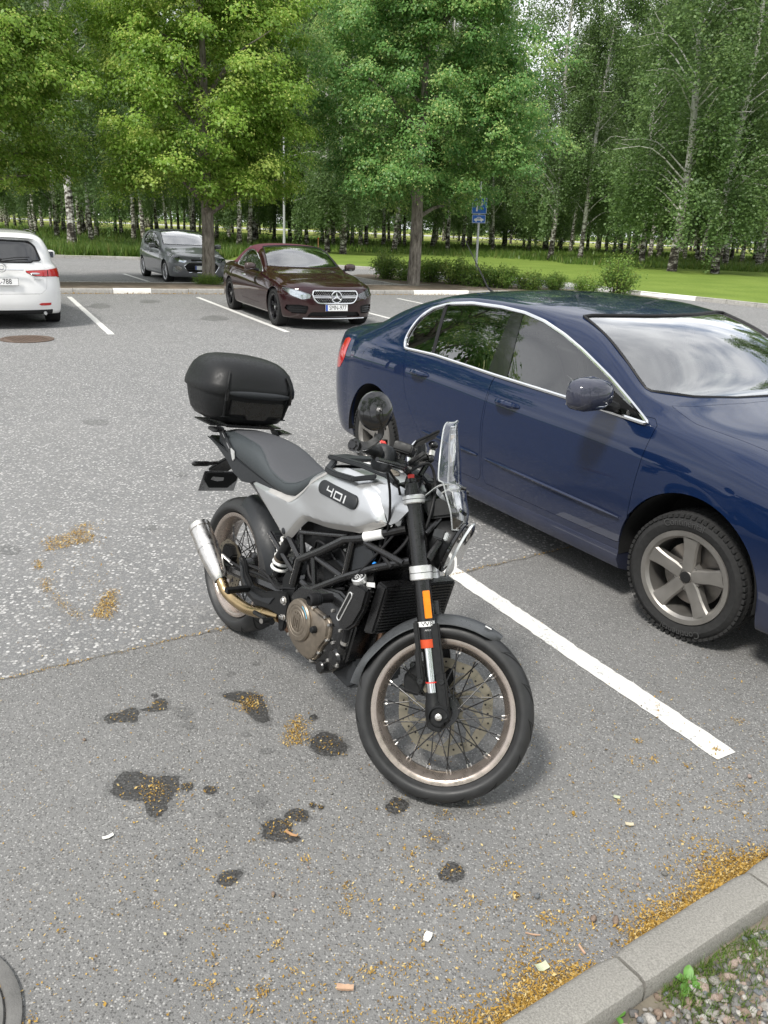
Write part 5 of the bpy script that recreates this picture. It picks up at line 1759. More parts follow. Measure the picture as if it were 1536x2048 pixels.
for sd in (-1, 1):
    lamp_unit(hat, Shat, 'headlamp', 'headlamp', sd, None, pods=((3.28, .56, .66, .05), (3.20, .68, .71, .042)))
    V, F = Shat.piece('fog', lambda c: c[:, 1] * sd > 0); panel_obj('fog_lamp', V, F, M_LAMP, hat, 0, 0, -.012)
    mirror_house(hat, 1.90, sd * .91, 1.00, P_GREY, sd, .85)
    door_handle(hat, (1.22, sd * .872, .80), P_GREY, sd); door_handle(hat, (.55, sd * .872, .82), P_GREY, sd)
plate(hat, '', facing((3.53, 0, .47), (1, 0, 0)))

# ---- white estate, seen from behind
P_WHITE = paint('paint_white', (.78, .78, .77), .02, .4, 0)
est = thing('parked_car', 'white estate car seen from behind at the left picture edge', 'car', (-6.547, 13.50, 0), (0, 0, R(119.3)), group='cars parked in the lot')
T = [(-.45, .885, 1.0, .80, (.755, 1.19), (.655, 1.375), (.55, 1.43), (.32, 1.455), 1.46, -.02),
     (0, .905, 1.0, .83, (.77, 1.2), (.665, 1.40), (.56, 1.45), (.33, 1.475), 1.48, 0),
     (.8, .905, .98, .835, (.77, 1.19), (.67, 1.40), (.565, 1.45), (.33, 1.478), 1.485, 0),
     (1.3, .905, .96, .836, (.775, 1.16), (.685, 1.36), (.585, 1.41), (.33, 1.44), 1.45, .05),
     (1.7, .905, .945, .84, (.79, 1.09), (.73, 1.225), (.66, 1.28), (.36, 1.31), 1.315, .11),
     (2.2, .903, .925, .842, (.815, .98), (.785, 1.02), (.735, 1.045), (.4, 1.05), 1.05, .13),
     (2.5, .90, .90, .835, (.79, .935), (.73, .955), (.65, .97), (.36, .985), .99, .08),
     (3.1, .88, .82, .79, (.74, .85), (.67, .87), (.57, .885), (.31, .90), .905, .02)]
rear = [(.50, .235), (.555, .25), (.58, .31), (.595, .43), (.59, .56), (.555, .82), (.535, .93), (.52, .995), (.445, 1.17), (.36, 1.345), (.30, 1.415), (.14, 1.45), (0, 1.46)]
front = [(.5, .2)] + [(.55, z) for z in (.22, .30, .42, .54, .66, .72)] + [(.5, .76), (.42, .79), (.32, .82), (.22, .85), (.1, .88), (0, .905)]
tail = lambda c: c[:, 0] < -.40
def ex(S):
    for sd in (-1, 1):
        S.cut('tail_lamp', [(sd * .30, .895), (sd * .62, .905), (sd * .80, .925), (sd * .893, .935), (sd * .893, .77), (sd * .80, .80), (sd * .46, .815)], [1, 2], lambda c: c[:, 0] < -.35)
        S.cut('reflector', [(sd * .46, .405), (sd * .73, .405), (sd * .66, .365), (sd * .52, .365)], [1, 2], tail)
    S.cut('tailgate', [(-.60, 1.02), (-.66, .88), (-.63, .62), (-.54, .545), (.54, .545), (.63, .62), (.66, .88), (.60, 1.02)], [1, 2], tail)
    S.cut('valance', [(-.70, .30), (.70, .30), (.66, .10), (-.66, .10)], [1, 2], tail)
Sest = generic_car(est, T, rear, front, P_WHITE, 2.70, .325, 'five', M_RIMS, .216,
    DLO=[(-.35, 1.08), (-.28, 1.22), (-.05, 1.345), (.5, 1.375), (1.1, 1.35), (1.5, 1.26), (1.85, 1.13), (2.2, .955), (1.5, .965), (.7, .99), (-.2, 1.02)],
    WS=[(1.55, -.58), (1.66, 0), (1.55, .58), (2.18, .72), (2.34, .3), (2.36, 0), (2.34, -.3), (2.18, -.72)], RW=([(-.585, 1.045), (-.52, 1.265), (-.44, 1.325), (0, 1.34), (.44, 1.325), (.52, 1.265), (.585, 1.045), (.3, 1.035), (-.3, 1.035)], [1, 2], tail), glass_side=G_DARK, glass_ws=G_WS,
    pillars=[[(1.02, .8), (1.04, 1.5), (1.12, 1.5), (1.13, .8)]], doors=[[(1.08, 1.0), (1.06, .6), (1.10, .34), (2.12, .34), (2.2, .5), (2.23, .93)], [(.36, 1.0), (.42, .62), (.56, .40), (1.04, .34), (1.05, .6), (1.06, 1.0)]], pw=2.9, wy=.775, chrome=True, extra=ex, arch=.37, tyre_w=.215)
V, F = Sest.piece('tailgate'); tg = panel_obj('tailgate', V, F, P_WHITE, est, .02, .004)
V, F = Sest.piece('valance'); panel_obj('rear_valance', V, F, M_BLACK, est, .01)
for sd in (-1, 1):
    V, F = Sest.piece('tail_lamp', lambda c: c[:, 1] * sd > 0); tl = panel_obj('tail_lamp', V, F, M_RED, est, .008, .002, .006)
    m = MB(); m.ball((-1.005, sd * .47, .855), (.02, .075, .016), 12, 6); m.build('reversing_lens', M_LAMP, tl)
    m = MB(); m.box((-.985, sd * .66, .86), (.012, .012, .10)); m.build('lamp_joint', M_GLOSS, tl)
    V, F = Sest.piece('reflector', lambda c: c[:, 1] * sd > 0); panel_obj('bumper_reflector', V, F, M_RED, est, .006, 0, .004)
    mirror_house(est, 2.0, sd * .93, 1.02, P_WHITE, sd, .95)
    m = MB(); m.tube([(x, sd * (.585 + .01), 1.455 + .03 * math.sin(math.pi * (x + .45) / 1.9)) for x in np.linspace(-.45, 1.45, 12)], .014, 6); m.build('roof_rail', M_GLOSS, est)
m = MB(); m.loft([[(-.74 - dx, y, 1.40 + dz - .02 * (y / .55) ** 2) for dx, dz in ((0, .028), (.10, .004), (.11, -.012), (.0, -.006))] for y in np.linspace(-.54, .54, 13)]); m.build('roof_spoiler', P_WHITE, est, fix=True)
m = MB(); m.tube([(-1.045 - .005, y, .915) for y in np.linspace(-.31, .31, 7)], .012, 6); m.build('tailgate_bar', M_CHROME, tg)
m = MB(); m.lathe([(.062 + .006 * math.cos(a), .006 * math.sin(a)) for a in np.linspace(0, 6.283, 6, endpoint=False)], (-1.058, 0, .94), (1, 0, 0), 24, closed=True); m.lathe([(.030 + .005 * math.cos(a), .005 * math.sin(a)) for a in np.linspace(0, 6.283, 6, endpoint=False)], (-1.06, 0, .945), (1, 0, 0), 20, closed=True); m.build('badge', M_CHROME, tg)
plate(est, 'L-788', facing((-1.062, -.0, .735), (-1, 0, .06)), blue=True)
V, F = text_geo('Avensis', .045, .0006); m = MB(); m.add(np.stack([-.998 - V[:, 2], -.52 - V[:, 0], .765 + V[:, 1]], 1), F); m.build('model_lettering', M_SATIN, tg)
m = MB(); m.tube([(-.99, 0, 1.06), (-.985, -.2, 1.09), (-.96, -.42, 1.10)], .007, 5); m.ball((-1.0, 0, 1.06), .02, 8, 6); m.build('rear_wiper', M_BLACK, est)
m = MB(); m.tube([(-.86, -.56, .24), (-.98, -.57, .245)], .028, 10); m.build('tailpipe', M_SATIN, est)
# ================================================================== motorcycle
B_BLK = pmat('frame_black', (.006, .006, .0065), .30, var=.15, scale=60, coat=.3, coat_r=.2)
B_MAT = pmat('matte_black', (.0085, .009, .0095), .46, spec=.28, var=.15, scale=80, bump=.12, bscale=700)
B_GRY = pmat('dark_grey_plastic', (.020, .022, .0245), .46, spec=.32, var=.12, scale=70, bump=.15, bscale=700)
B_FEN = pmat('fender_black', (.062, .066, .070), .36, var=.10, scale=60, bump=.05, bscale=600)
B_SIL = pmat('silver_body', (.53, .54, .55), .33, .78, var=.03, scale=400, rvar=.05, coat=.25, coat_r=.25)
B_SILE = pmat('silver_edge_film', (.40, .39, .375), .5, .25, var=.04)
B_SEAT1 = pmat('seat_top', (.056, .058, .064), .72, var=.10, scale=300, bump=.35, bscale=900)
B_SEAT2 = pmat('seat_side', (.036, .043, .047), .55, var=.12, scale=120, bump=.25, bscale=600)
B_BRZ = pmat('bronze_cover', (.23, .195, .155), .42, .75, var=.14, scale=60, bump=.1, bscale=700)
B_RIM = pmat('bronze_rim', (.40, .345, .305), .28, .8, var=.08, scale=40)
B_GOLD = pmat('tempered_pipe', (.42, .31, .17), .30, 1, var=.25, scale=12)
B_STL = pmat('brushed_steel', (.66, .64, .61), .30, 1, var=.06, scale=50)
B_ALU = pmat('cast_alu_silver', (.72, .72, .71), .38, .7, var=.05, scale=60)
B_DISC = pmat('brake_disc_warm', (.25, .222, .17), .34, .85, var=.12, scale=30)
B_ORG = pmat('orange_anodised', (.55, .07, .02), .4, .3, var=.08)
B_REDP = pmat('red_plastic', (.65, .04, .03), .4, var=.05)
B_SPR = pmat('spring_white', (.72, .72, .70), .4, var=.05)
B_HOSE = pmat('rubber_hose', (.010, .010, .011), .6, spec=.3, var=.2, scale=60)
B_BLUE = pmat('blue_clip', (.03, .25, .75), .4)
B_WHT = pmat('white_decal', (.75, .75, .74), .5, var=.05)
B_GROOVE = pmat('tyre_groove', (.003, .003, .003), .9, var=.1)
B_TYRE = pmat('moto_tyre', (.022, .0225, .023), .52, spec=.5, var=.2, scale=30, rvar=.1, bump=.2, bscale=500)
B_HDR = pmat('header_brown', (.20, .12, .08), .42, .9, var=.25, scale=14)
G_ACR = glass_mat('acrylic', (.93, .94, .94), refl=1.3)
B_ACRE = pmat('acrylic_edge', (.72, .75, .76), .2, var=.05, trans=.5)
RAKE = R(25)
S0 = np.array([1.452, 0, 0]); AXS = np.array([-math.sin(RAKE), 0, math.cos(RAKE)]); STEER = R(41.1)
def ST(V):
    P = np.asarray(V, float) - S0
    k = AXS; c, s = math.cos(STEER), math.sin(STEER)
    return S0 + P * c + np.cross(k, P) * s + np.outer(P @ k, k) * (1 - c)
bike = thing('motorcycle', 'silver and black naked motorcycle with black top case on its side stand', 'motorcycle', (-.6574, 3.2399, 0))
bike.rotation_euler = (Matrix.Rotation(R(-52.4), 3, 'Z') @ Matrix.Rotation(R(-9.46), 3, 'X')).to_euler()
_st4 = Matrix.Translation(Vector(S0)) @ Matrix.Rotation(STEER, 4, Vector(AXS)) @ Matrix.Translation(-Vector(S0))

# ---- wheels
def spoke_mesh(yf, rim_r):
    m = MB()
    a, b_ = np.array([.044, yf, 0]), np.array([rim_r * math.cos(R(36)), yf * .22, rim_r * math.sin(R(36))])
    m.tube([a, b_], .0023, 6)
    n1 = len(m.f)
    d = (b_ - a) / np.linalg.norm(b_ - a)
    m.tube([b_ - d * .011, b_ + d * .004], .0026, 6)
    me = m.mesh('spoke', B_BLK)
    me.materials.append(B_STL)
    mi = np.zeros(len(me.polygons), np.int32); mi[n1:] = 1
    me.polygons.foreach_set('material_index', mi)
    return me
def moto_wheel(name, mw, R_, wd, rim_w, nsp, disc_side, disc_r, hubw):
    w_ = obj(name, None, bike, mw=mw)
    h = wd / 2
    rb = .2215
    rw0 = rb + .036
    half = [(rw0 + (R_ - rw0) * math.sin(t) ** .95, h * math.cos(t) ** .80) for t in np.linspace(0, math.pi / 2, 9)]
    bead = [(rb - .006, rim_w * .70), (rb + .009, rim_w * .80), (rb + .017, rim_w * .90), (rb + .024, (rim_w + h) * .5), (rb + .030, h * .965)]
    pos = bead + half
    prof = [(r_, -y_) for r_, y_ in pos] + [(r_, y_) for r_, y_ in pos[:-1][::-1]]
    m = MB(); m.lathe(prof, ax=(0, 1, 0), seg=96); m.build('tyre', B_TYRE, w_, ang=60)
    # tread grooves, sweeping from the crown to the shoulder
    pr = np.array(prof[6:-6])
    def surf(s, ang):                                  # s -1..1 across
        r = np.interp(s, pr[:, 1] / h, pr[:, 0]); return np.array([(r + .0007) * math.cos(ang), s * h, (r + .0007) * math.sin(ang)])
    m = MB()
    ng = 15
    for k in range(ng):
        for sd in (-1, 1):
            a0 = 2 * math.pi * (k + (.5 if sd > 0 else 0)) / ng
            rows = []
            for t in np.linspace(0, 1, 11):
                s = sd * (.10 + .84 * t); a = a0 + .30 * t ** 1.6
                wid = .026 * (1 - abs(2 * t - 1) ** 3) * (.55 + .45 * t) + .0008
                rows.append([surf(s, a - wid), surf(s, a + wid)])
            m.grid(np.array(rows), flip=sd > 0)
            rows = []
            for t in np.linspace(0, 1, 7):
                s = sd * (.48 + .40 * t); a = a0 + .20 + .07 * t
                rows.append([surf(s, a - .008 * (1 - t * .5)), surf(s, a + .008 * (1 - t * .5))])
            m.grid(np.array(rows), flip=sd > 0)
    m.build('tread_grooves', B_GROOVE, w_)
    rw = rim_w
    m = MB(); m.lathe([(rb + .0135, -rw), (rb + .014, -rw * .93), (rb + .006, -rw * .86), (rb - .004, -rw * .80), (rb - .006, -rw * .45), (rb - .014, -rw * .28), (rb - .014, rw * .28), (rb - .006, rw * .45), (rb - .004, rw * .80), (rb + .006, rw * .86), (rb + .014, rw * .93), (rb + .0135, rw), (rb - .001, rw * .995), (rb - .006, rw * .90), (rb - .012, rw * .55), (rb - .022, rw * .3), (rb - .022, -rw * .3), (rb - .012, -rw * .55), (rb - .006, -rw * .90), (rb - .001, -rw * .995)], ax=(0, 1, 0), seg=80, closed=True)
    m.build('rim', B_RIM, w_, fix=True, ang=50)
    s1, s2 = spoke_mesh(hubw, rb - .021), spoke_mesh(-hubw, rb - .021)
    n4 = nsp // 4
    for k in range(n4):
        for me, off in ((s1, 0), (s2, math.pi / n4)):
            for fl in (0, 1):
                a = 2 * math.pi * k / n4 + off + (0 if not fl else 2 * math.pi / n4 * .30)
                M_ = Matrix.Rotation(a, 4, 'Y')
                if fl:
                    M_ = M_ @ Matrix.Diagonal((1, 1, -1, 1))
                obj('spoke', me, w_, mw=M_)
    m = MB(); m.lathe([(.012, -hubw - .022), (.030, -hubw - .020), (.034, -hubw - .006), (.052, -hubw - .004), (.052, -hubw + .006), (.030, -hubw + .014), (.028, 0), (.030, hubw - .014), (.052, hubw - .006), (.052, hubw + .004), (.034, hubw + .006), (.030, hubw + .02), (.012, hubw + .022)], ax=(0, 1, 0), seg=32)
    m.build('hub', B_BLK, w_)
    # wave disc with holes
    y = disc_side
    m = MB(); n = 120
    ring = lambda r0, amp, fr, yy: np.array([((r0 + amp * math.cos(fr * a)) * math.cos(a), yy, (r0 + amp * math.cos(fr * a)) * math.sin(a)) for a in np.linspace(0, 2 * math.pi, n, endpoint=False)])
    m.grid(np.array([ring(disc_r, .0025, 10, y - .0025), ring(disc_r, .0025, 10, y + .0025), ring(disc_r - .032, .005, 10, y + .0025), ring(disc_r - .032, .005, 10, y - .0025)]), close_u=True, close_v=True)
    for k in range(10):
        a = 2 * math.pi * k / 10
        P = [np.array([r * math.cos(a + da), y, r * math.sin(a + da)]) for r, da in ((.056, .45), (disc_r * .62, .22), (disc_r - .03, 0))] if disc_r > .13 else [np.array([r * math.cos(a + da), y, r * math.sin(a + da)]) for r, da in ((.05, .3), (disc_r - .03, 0))]
        P = catmull(P, 5)
        rows = []
        for i, p in enumerate(P):
            e = p / np.linalg.norm(p); tdir = np.array([-e[2], 0, e[0]]); wd_ = .008 + .006 * (i / len(P)) ** 2
            rows.append([p + tdir * wd_ + (0, .002, 0), p + tdir * wd_ - (0, .002, 0), p - tdir * wd_ - (0, .002, 0), p - tdir * wd_ + (0, .002, 0)])
        m.loft(rows)
    m.lathe([(.045, y - .0025), (.062, y - .0025), (.062, y + .0025), (.045, y + .0025)], ax=(0, 1, 0), seg=32, closed=True)
    m.build('brake_disc', B_DISC, w_, fix=True)
    m = MB(); m.lathe([(.0001, y + .0031), (.0036, y + .0031), (.0036, y - .0031), (.0001, y - .0031)], ax=(0, 1, 0), seg=8); hm = m.mesh('disc_hole', B_GROOVE)
    for k in range(30):
        a = 2 * math.pi * k / 30; r = disc_r - .010 - (k % 3) * .008
        obj('disc_hole', hm, w_, (r * math.cos(a), 0, r * math.sin(a)))
    return w_
fw = moto_wheel('front_wheel', _st4 @ Matrix.Translation((1.357, 0, .293)), .293, .116, .042, 36, .058, .160, .034)
rwh = moto_wheel('rear_wheel', Matrix.Translation((0, 0, .306)), .306, .152, .058, 36, -.082, .115, .045)
def rim_text(w_, txt, a0, side, r=.2145, size=.017):
    V, F = text_geo(txt, size, .0002)
    ang = a0 + V[:, 0] / r * (1 if side < 0 else -1) * -1
    U = np.stack([(r + V[:, 1]) * np.cos(ang), side * (.0395 + V[:, 2]), (r + V[:, 1]) * np.sin(ang)], 1)
    m = MB(); m.add(U, F); m.build('rim_lettering', B_WHT, w_)
rim_text(fw, 'VITPILEN', R(140), -1, r=.2265, size=.013)
m = MB(); m.lathe([(.2290, -.0405), (.2255, -.0418)], ax=(0, 1, 0), seg=40, arc=(R(-158), R(-196) )); m.build('rim_glint', B_WHT, fw)  # white arc painted on the flange for the reflection along it

# ---- fork (built in the straight-ahead frame, then steered)
def fork_p(t, y, dx=0.0):
    return np.array([1.342, y, .293]) + AXS * t + np.array([dx, 0, 0])
AXF = np.array([math.cos(RAKE), 0, math.sin(RAKE)])    # forward normal to the fork
for sd in (-1, 1):
    y = sd * .10
    e = obj('fork_leg', None, bike)
    def tb(name, mat, t0, t1, r, seg=22, parts=None):
        m = MB()
        if parts is None:
            parts = ((t0, r), (t1, r))
        P = [fork_p(t, y) for t, _ in parts]
        V0 = m.tube(P, [q for _, q in parts], seg)
        return m.build(name, mat, e, xf=ST)
    tb('stanchion', M_CHROME, .03, .225, .0205)
    tb('upper_tube', B_BLK, .225, .715, .0, parts=((.225, .026), (.24, .0275), (.44, .0275), (.46, .029), (.60, .029), (.655, .0275), (.715, .0275)))
    tb('seal_band', B_ORG, .208, .236, .0, parts=((.206, .0262), (.207, .0285), (.232, .0285), (.234, .0262)))
    tb('travel_ring', B_REDP, .096, .100, .0218)
    tb('fork_cap', B_BLK, .715, .745, .0, parts=((.715, .024), (.735, .024), (.74, .016), (.752, .015)))
    tb('adjuster', B_REDP, .752, .765, .011)
    tb('axle_clamp', B_MAT, -.045, .062, .0, parts=((-.052, .018), (-.040, .031), (.0, .033), (.03, .030), (.045, .0265), (.066, .0255)))
    m = MB(); m.lathe([(.030, -.04), (.034, -.036), (.034, .036), (.030, .04)], (1.357, y, .293), (0, 1, 0), 24); m.box(fork_p(-.005, y, .012), (.045, .066, .085)); m.build('axle_lug', B_MAT, e, xf=ST, bevel=.004)
    m = MB(); m.lathe([(.001, sd * .046), (.008, sd * .046), (.011, sd * .044), (.011, sd * .038)], (1.357, y, .293), (0, 1, 0), 18); m.lathe([(.0055, sd * .0475), (.0055, sd * .0468), (.001, sd * .0468)], (1.357, y, .293), (0, 1, 0), 10); m.build('axle_nut', B_STL, e, xf=ST)
    m = MB(); m.box((0, 0, 0), (.005, .021, .088)); Vr = m.verts() @ np.array([AXF, (0, 1, 0), AXS]) + fork_p(.343, y - .0) + AXF * .0215 + np.array([0, sd * .0195, 0])
    # reflector sits on the outer front of the tube
    ang = R(38) * -sd
    ctr_ = fork_p(.343, y)
    nrm = AXF * math.cos(R(64)) + np.array([0, sd, 0]) * math.sin(R(64)); tan = np.cross(AXS, nrm)
    m2 = MB(); m2.box((0, 0, 0), (.007, .023, .088)); V2 = m2.verts() @ np.array([nrm, tan, AXS]) + ctr_ + nrm * .0305
    mm = MB(); mm.add(V2, m2.f); mm.build('reflector', M_AMBER, e, xf=ST, bevel=.0015)
    # decal band
    m = MB(); m.tube([fork_p(.274, y), fork_p(.290, y)], .0279, 24, caps=False); m.build('decal_band', B_WHT, e, xf=ST)
    V, F = text_geo('WP', .019, .0002, 1.5)
    def wrap(V, t0, rr, a0=0.0):
        a = V[:, 0] / rr + a0
        return np.array([fork_p(t0 + vy, y) + (AXF * math.cos(R(74) + aa) + np.array([0, sd, 0]) * math.sin(R(74) + aa)) * rr for aa, vy in zip(a * sd, V[:, 1])])
    U = wrap(V, .282, .0283)
    m = MB(); m.add(U, F); m.build('decal_lettering', B_BLK, e, xf=ST)
    m = MB(); m.tube([fork_p(.283, y), fork_p(.290, y)], .0281, 12, caps=False); 
    V, F = text_geo('APEX', .008, .0002, 1.2); U = wrap(V, .262, .0279); m = MB(); m.add(U, F); m.build('apex_lettering', B_WHT, e, xf=ST)
    # fender stays hugging the leg
    for dx, t0, t1, wd_ in ((-.040, .085, .275, .018), (.036, -.01, .285, .030)):
        m = MB(); P = [fork_p(t0, y + sd * .012, dx * .9), fork_p((t0 + t1) / 2, y + sd * .012, dx), fork_p(t1, y + sd * .004, dx * .7)]
        for i in range(2):
            a, b_ = P[i], P[i + 1]; d = b_ - a
            M_ = np.array([AXF, (0, 1, 0), AXS]).T
            m.box((a + b_) / 2, (wd_, .030, np.linalg.norm(d) + .012), M_)
        m.build('fender_stay', B_MAT, e, xf=ST, bevel=.005)
    for dx, t in ((-.038, .09), (.036, .115), (.036, .01)):
        m = MB(); c = fork_p(t, y + sd * .028, dx); m.lathe([(.001, sd * .004), (.009, sd * .004), (.009, -sd * .004)], c, (0, 1, 0), 12); m.build('bolt', B_BLK, e, xf=ST)
# fender: saddle-shaped arc over the tyre
m = MB(); rows = []
for a in np.linspace(R(70), R(185), 36):
    t = (a - R(70)) / R(115)
    wmax = .074 * min(1, (t / .10 + .25)) * min(1, ((1 - t) / .16 + .02))
    rad = .3125 + .012 * max(0, t - .75) / .25
    row = []
    for s in np.linspace(-1, 1, 13):
        yy = wmax * s; r_ = rad - .026 * abs(s) ** 2.6
        row.append((1.357 + r_ * math.cos(a), yy, .293 + r_ * math.sin(a)))
    rows.append(row)
rows = np.array(rows)
inner = rows.copy(); cen = np.array([1.357, 0, .293])
dv = inner - cen; dv[:, :, 1] = 0; dv /= np.linalg.norm(dv, axis=2)[:, :, None]
inner = inner - dv * .004
m.grid(rows); m.grid(inner, flip=True)
for A_, B_ in ((rows[:, 0], inner[:, 0]), (inner[:, -1], rows[:, -1])):
    m.grid(np.stack([A_, B_], 1))
m.grid(np.stack([inner[0], rows[0]], 1)); m.grid(np.stack([rows[-1], inner[-1]], 1))
fe = m.build('front_fender', B_FEN, bike, xf=ST, fix=True, ang=50)
m = MB()
for a in (R(80),):
    for yy in (-.045, -.03):
        m.box((1.357 + .311 * math.cos(a), yy, .293 + .311 * math.sin(a)), (.022, .008, .002), np.array(Matrix.Rotation(-(a - math.pi / 2), 3, 'Y')))
m.build('fender_decal', B_WHT, fe, xf=ST)
# caliper on the left leg, behind it
m = MB(); m.loft([[(1.235 + dx, y, .345 + dz) for dx, dz in ((-.03, -.055), (.028, -.05), (.035, .0), (.022, .06), (-.022, .06), (-.042, .0))] for y in (.045, .055, .085, .098)]); m.build('front_caliper', B_MAT, bike, xf=ST, bevel=.006)
m = MB(); m.tube([fork_p(.02, .10, -.01), (1.24, .085, .31)], [.018, .016], 10); m.tube([fork_p(.09, .10, -.01), (1.235, .085, .38)], [.014, .012], 10); m.build('caliper_bracket', B_MAT, bike, xf=ST)
m = MB()
for p in ((1.20, .052, .30), (1.21, .052, .385)):
    m.lathe([(.001, -.006), (.010, -.006), (.012, 0), (.012, .03)], p, (0, 1, 0), 14)
m.build('caliper_bolts', B_BLK, bike, xf=ST)
# triple clamps
for t, th, nm in ((.445, .046, 'lower_clamp'), (.682, .028, 'top_clamp')):
    m = MB()
    for sd in (-1, 1):
        m.tube([fork_p(t - th / 2, sd * .10), fork_p(t - th / 2 + .003, sd * .10), fork_p(t + th / 2 - .003, sd * .10), fork_p(t + th / 2, sd * .10)], [.0345, .037, .037, .0345], 26)
    m.tube([fork_p(t - th * .06, sd * .10) for sd in (-1, 1)][:1] + [fork_p(t, 0, -.03)] + [fork_p(t, .10)], [.018, .026, .018], 10)
    m.build(nm, B_ALU, bike, xf=ST)
    m = MB()
    for sd in (-1, 1):
        m.tube([fork_p(t - .001, sd * .10), fork_p(t + .001, sd * .10)], .0374, 26, caps=False)
    m.build('clamp_groove', B_GRY, bike, xf=ST)
m = MB(); m.tube([fork_p(.36, 0, -.036), fork_p(.74, 0, -.036)], .026, 16); m.build('steering_stem', B_BLK, bike)
# handlebar and what it carries
bar = [(.883, -.405, .995), (.925, -.27, 1.008), (.968, -.17, 1.012), (1.015, -.06, .985), (1.02, 0, .982), (1.015, .06, .985), (.968, .17, 1.012), (.925, .27, 1.008), (.883, .405, .995)]
m = MB(); m.tube(bar, .011, 12, smooth=6); m.build('handlebar', B_BLK, bike, xf=ST)
m = MB()
for sd in (-1, 1):
    m.box((1.018, sd * .035, .965), (.045, .03, .06))
m.build('bar_riser', B_BLK, bike, xf=ST, bevel=.006)
for sd in (-1, 1):
    g0, g1 = np.array((.893, sd * .375, .998)), np.array((.925, sd * .268, 1.008))
    m = MB(); P = [g0 + (g1 - g0) * k for k in np.linspace(0, 1, 15)]
    m.tube(P, [.0165 + (.0012 if i % 2 else 0) for i in range(13)] + [.019, .024], 18); m.build('grip', B_MAT, bike, xf=ST)
    m = MB(); d = (g0 - g1) / np.linalg.norm(g0 - g1); c = g0 + d * .012
    m.tube([c - d * .012, c + d * .016], .019, 20); m.build('bar_end', B_BLK, bike, xf=ST)
    m = MB()
    for k in range(6):
        a = 2 * math.pi * k / 6; u = np.cross(d, (0, 0, 1)); u /= np.linalg.norm(u); v = np.cross(d, u)
        q = c + d * .0165 + (u * math.cos(a) + v * math.sin(a)) * .0125
        m.tube([q, q + d * .0004], .0032, 8)
    m.tube([c + d * .0163, c + d * .0170], .0055, 12); m.build('bar_end_holes', B_GROOVE, bike, xf=ST)
    # round bar-end mirror
    mc = np.array([.918, sd * .412, 1.108]); nrm = np.array([.66, sd * .66, .05]); nrm /= np.linalg.norm(nrm)
    e = obj('mirror', None, bike)
    m = MB(); m.lathe([(.0575, -.004), (.058, 0), (.056, .006), (.046, .013), (.030, .017), (.001, .018)], mc, nrm, 40); m.build('housing', M_GLOSS, e, xf=ST)
    m = MB(); m.lathe([(.001, -.0035), (.0555, -.0035), (.0575, -.004)], mc, nrm, 40); m.build('mirror_glass', M_CHROME, e, xf=ST)
    m = MB()
    P = catmull([c + (0, 0, .0), c + np.array([.035, sd * .004, .012]), c + np.array([.060, sd * .004, .055]), mc + nrm * .016 + (0, 0, -.015), mc + nrm * .018 + (0, 0, .012)], 7)
    rows = []
    for i, p in enumerate(P):
        wdt = np.interp(i / len(P), (0, .25, .7, 1), (.017, .011, .008, .009))
        side_ = np.array([0, 1, 0]); tdir = P[min(i + 1, len(P) - 1)] - P[max(i - 1, 0)]; tdir /= np.linalg.norm(tdir); nn = np.cross(tdir, side_)
        nn /= np.linalg.norm(nn)
        rows.append([p + nn * wdt + side_ * .005, p + nn * wdt - side_ * .005, p - nn * wdt - side_ * .005, p - nn * wdt + side_ * .005])
    m.loft(rows); m.build('arm', B_BLK, e, xf=ST, bevel=.002)
    m = MB()
    for k in (-.008, .008):
        m.ball(mc + nrm * .021 + np.array([0, k, .004]), .0032, 8, 6)
    m.build('screws', B_STL, e, xf=ST)
    # switch housing with lever
    sy = sd * .235
    m = MB(); rings = []
    for yy, k in ((sd * .262, .86), (sd * .255, 1), (sd * .215, 1), (sd * .200, .8)):
        rings.append([(.945 + .031 * k * (abs(math.cos(a)) ** .55) * math.copysign(1, math.cos(a)), yy, 1.004 + .043 * k * (abs(math.sin(a)) ** .55) * math.copysign(1, math.sin(a)) - .006) for a in np.linspace(0, 2 * math.pi, 20, endpoint=False)])
    m.loft(rings); m.build('switch_housing', B_GRY, bike, xf=ST, fix=True, ang=50)
    m = MB(); m.tube([(1.0, sd * .185, 1.0), (1.012, sd * .23, .996), (.99, sd * .33, .985), (.965, sd * .395, .978)], [.010, .008, .006, .007], 8, smooth=4); m.build('lever', B_BLK, bike, xf=ST)
    m = MB(); m.box((.985, sd * .175, 1.0), (.05, .045, .032)); m.tube([(.99, sd * .17, 1.0), (1.01, sd * .12, .99)], .010, 8); m.build('lever_perch', B_BLK, bike, xf=ST, bevel=.006)
m = MB(); m.box((.925, -.222, 1.046), (.020, .022, .010)); m.build('kill_switch', B_REDP, bike, xf=ST, bevel=.003)
m = MB(); m.loft([[(.985 + dx * k, -.165 + dy * k, z) for dx, dy in ((-.03, -.038), (.03, -.038), (.03, .038), (-.03, .038))] for z, k in ((1.035, .85), (1.04, 1), (1.066, 1), (1.070, .94))]); m.build('brake_reservoir', B_MAT, bike, xf=ST, bevel=.004)
m = MB(); m.tube([(.985, -.165, 1.005), (.985, -.165, 1.036)], .012, 8); m.build('reservoir_neck', B_BLK, bike, xf=ST)
# instrument
m = MB(); m.box((0, 0, 0), (.018, .105, .075)); mi_ = Matrix.Rotation(R(38), 3, 'Y'); V = m.verts() @ np.array(mi_).T + np.array((1.012, -.015, 1.045)); mm = MB(); mm.add(V, m.f); ins = mm.build('instrument', B_BLK, bike, xf=ST, bevel=.006)
m = MB(); m.box((-.0095, 0, 0), (.001, .088, .058)); V = m.verts() @ np.array(mi_).T + np.array((1.012, -.015, 1.045)); mm = MB(); mm.add(V, m.f); mm.build('display', M_GLOSS, ins, xf=ST)
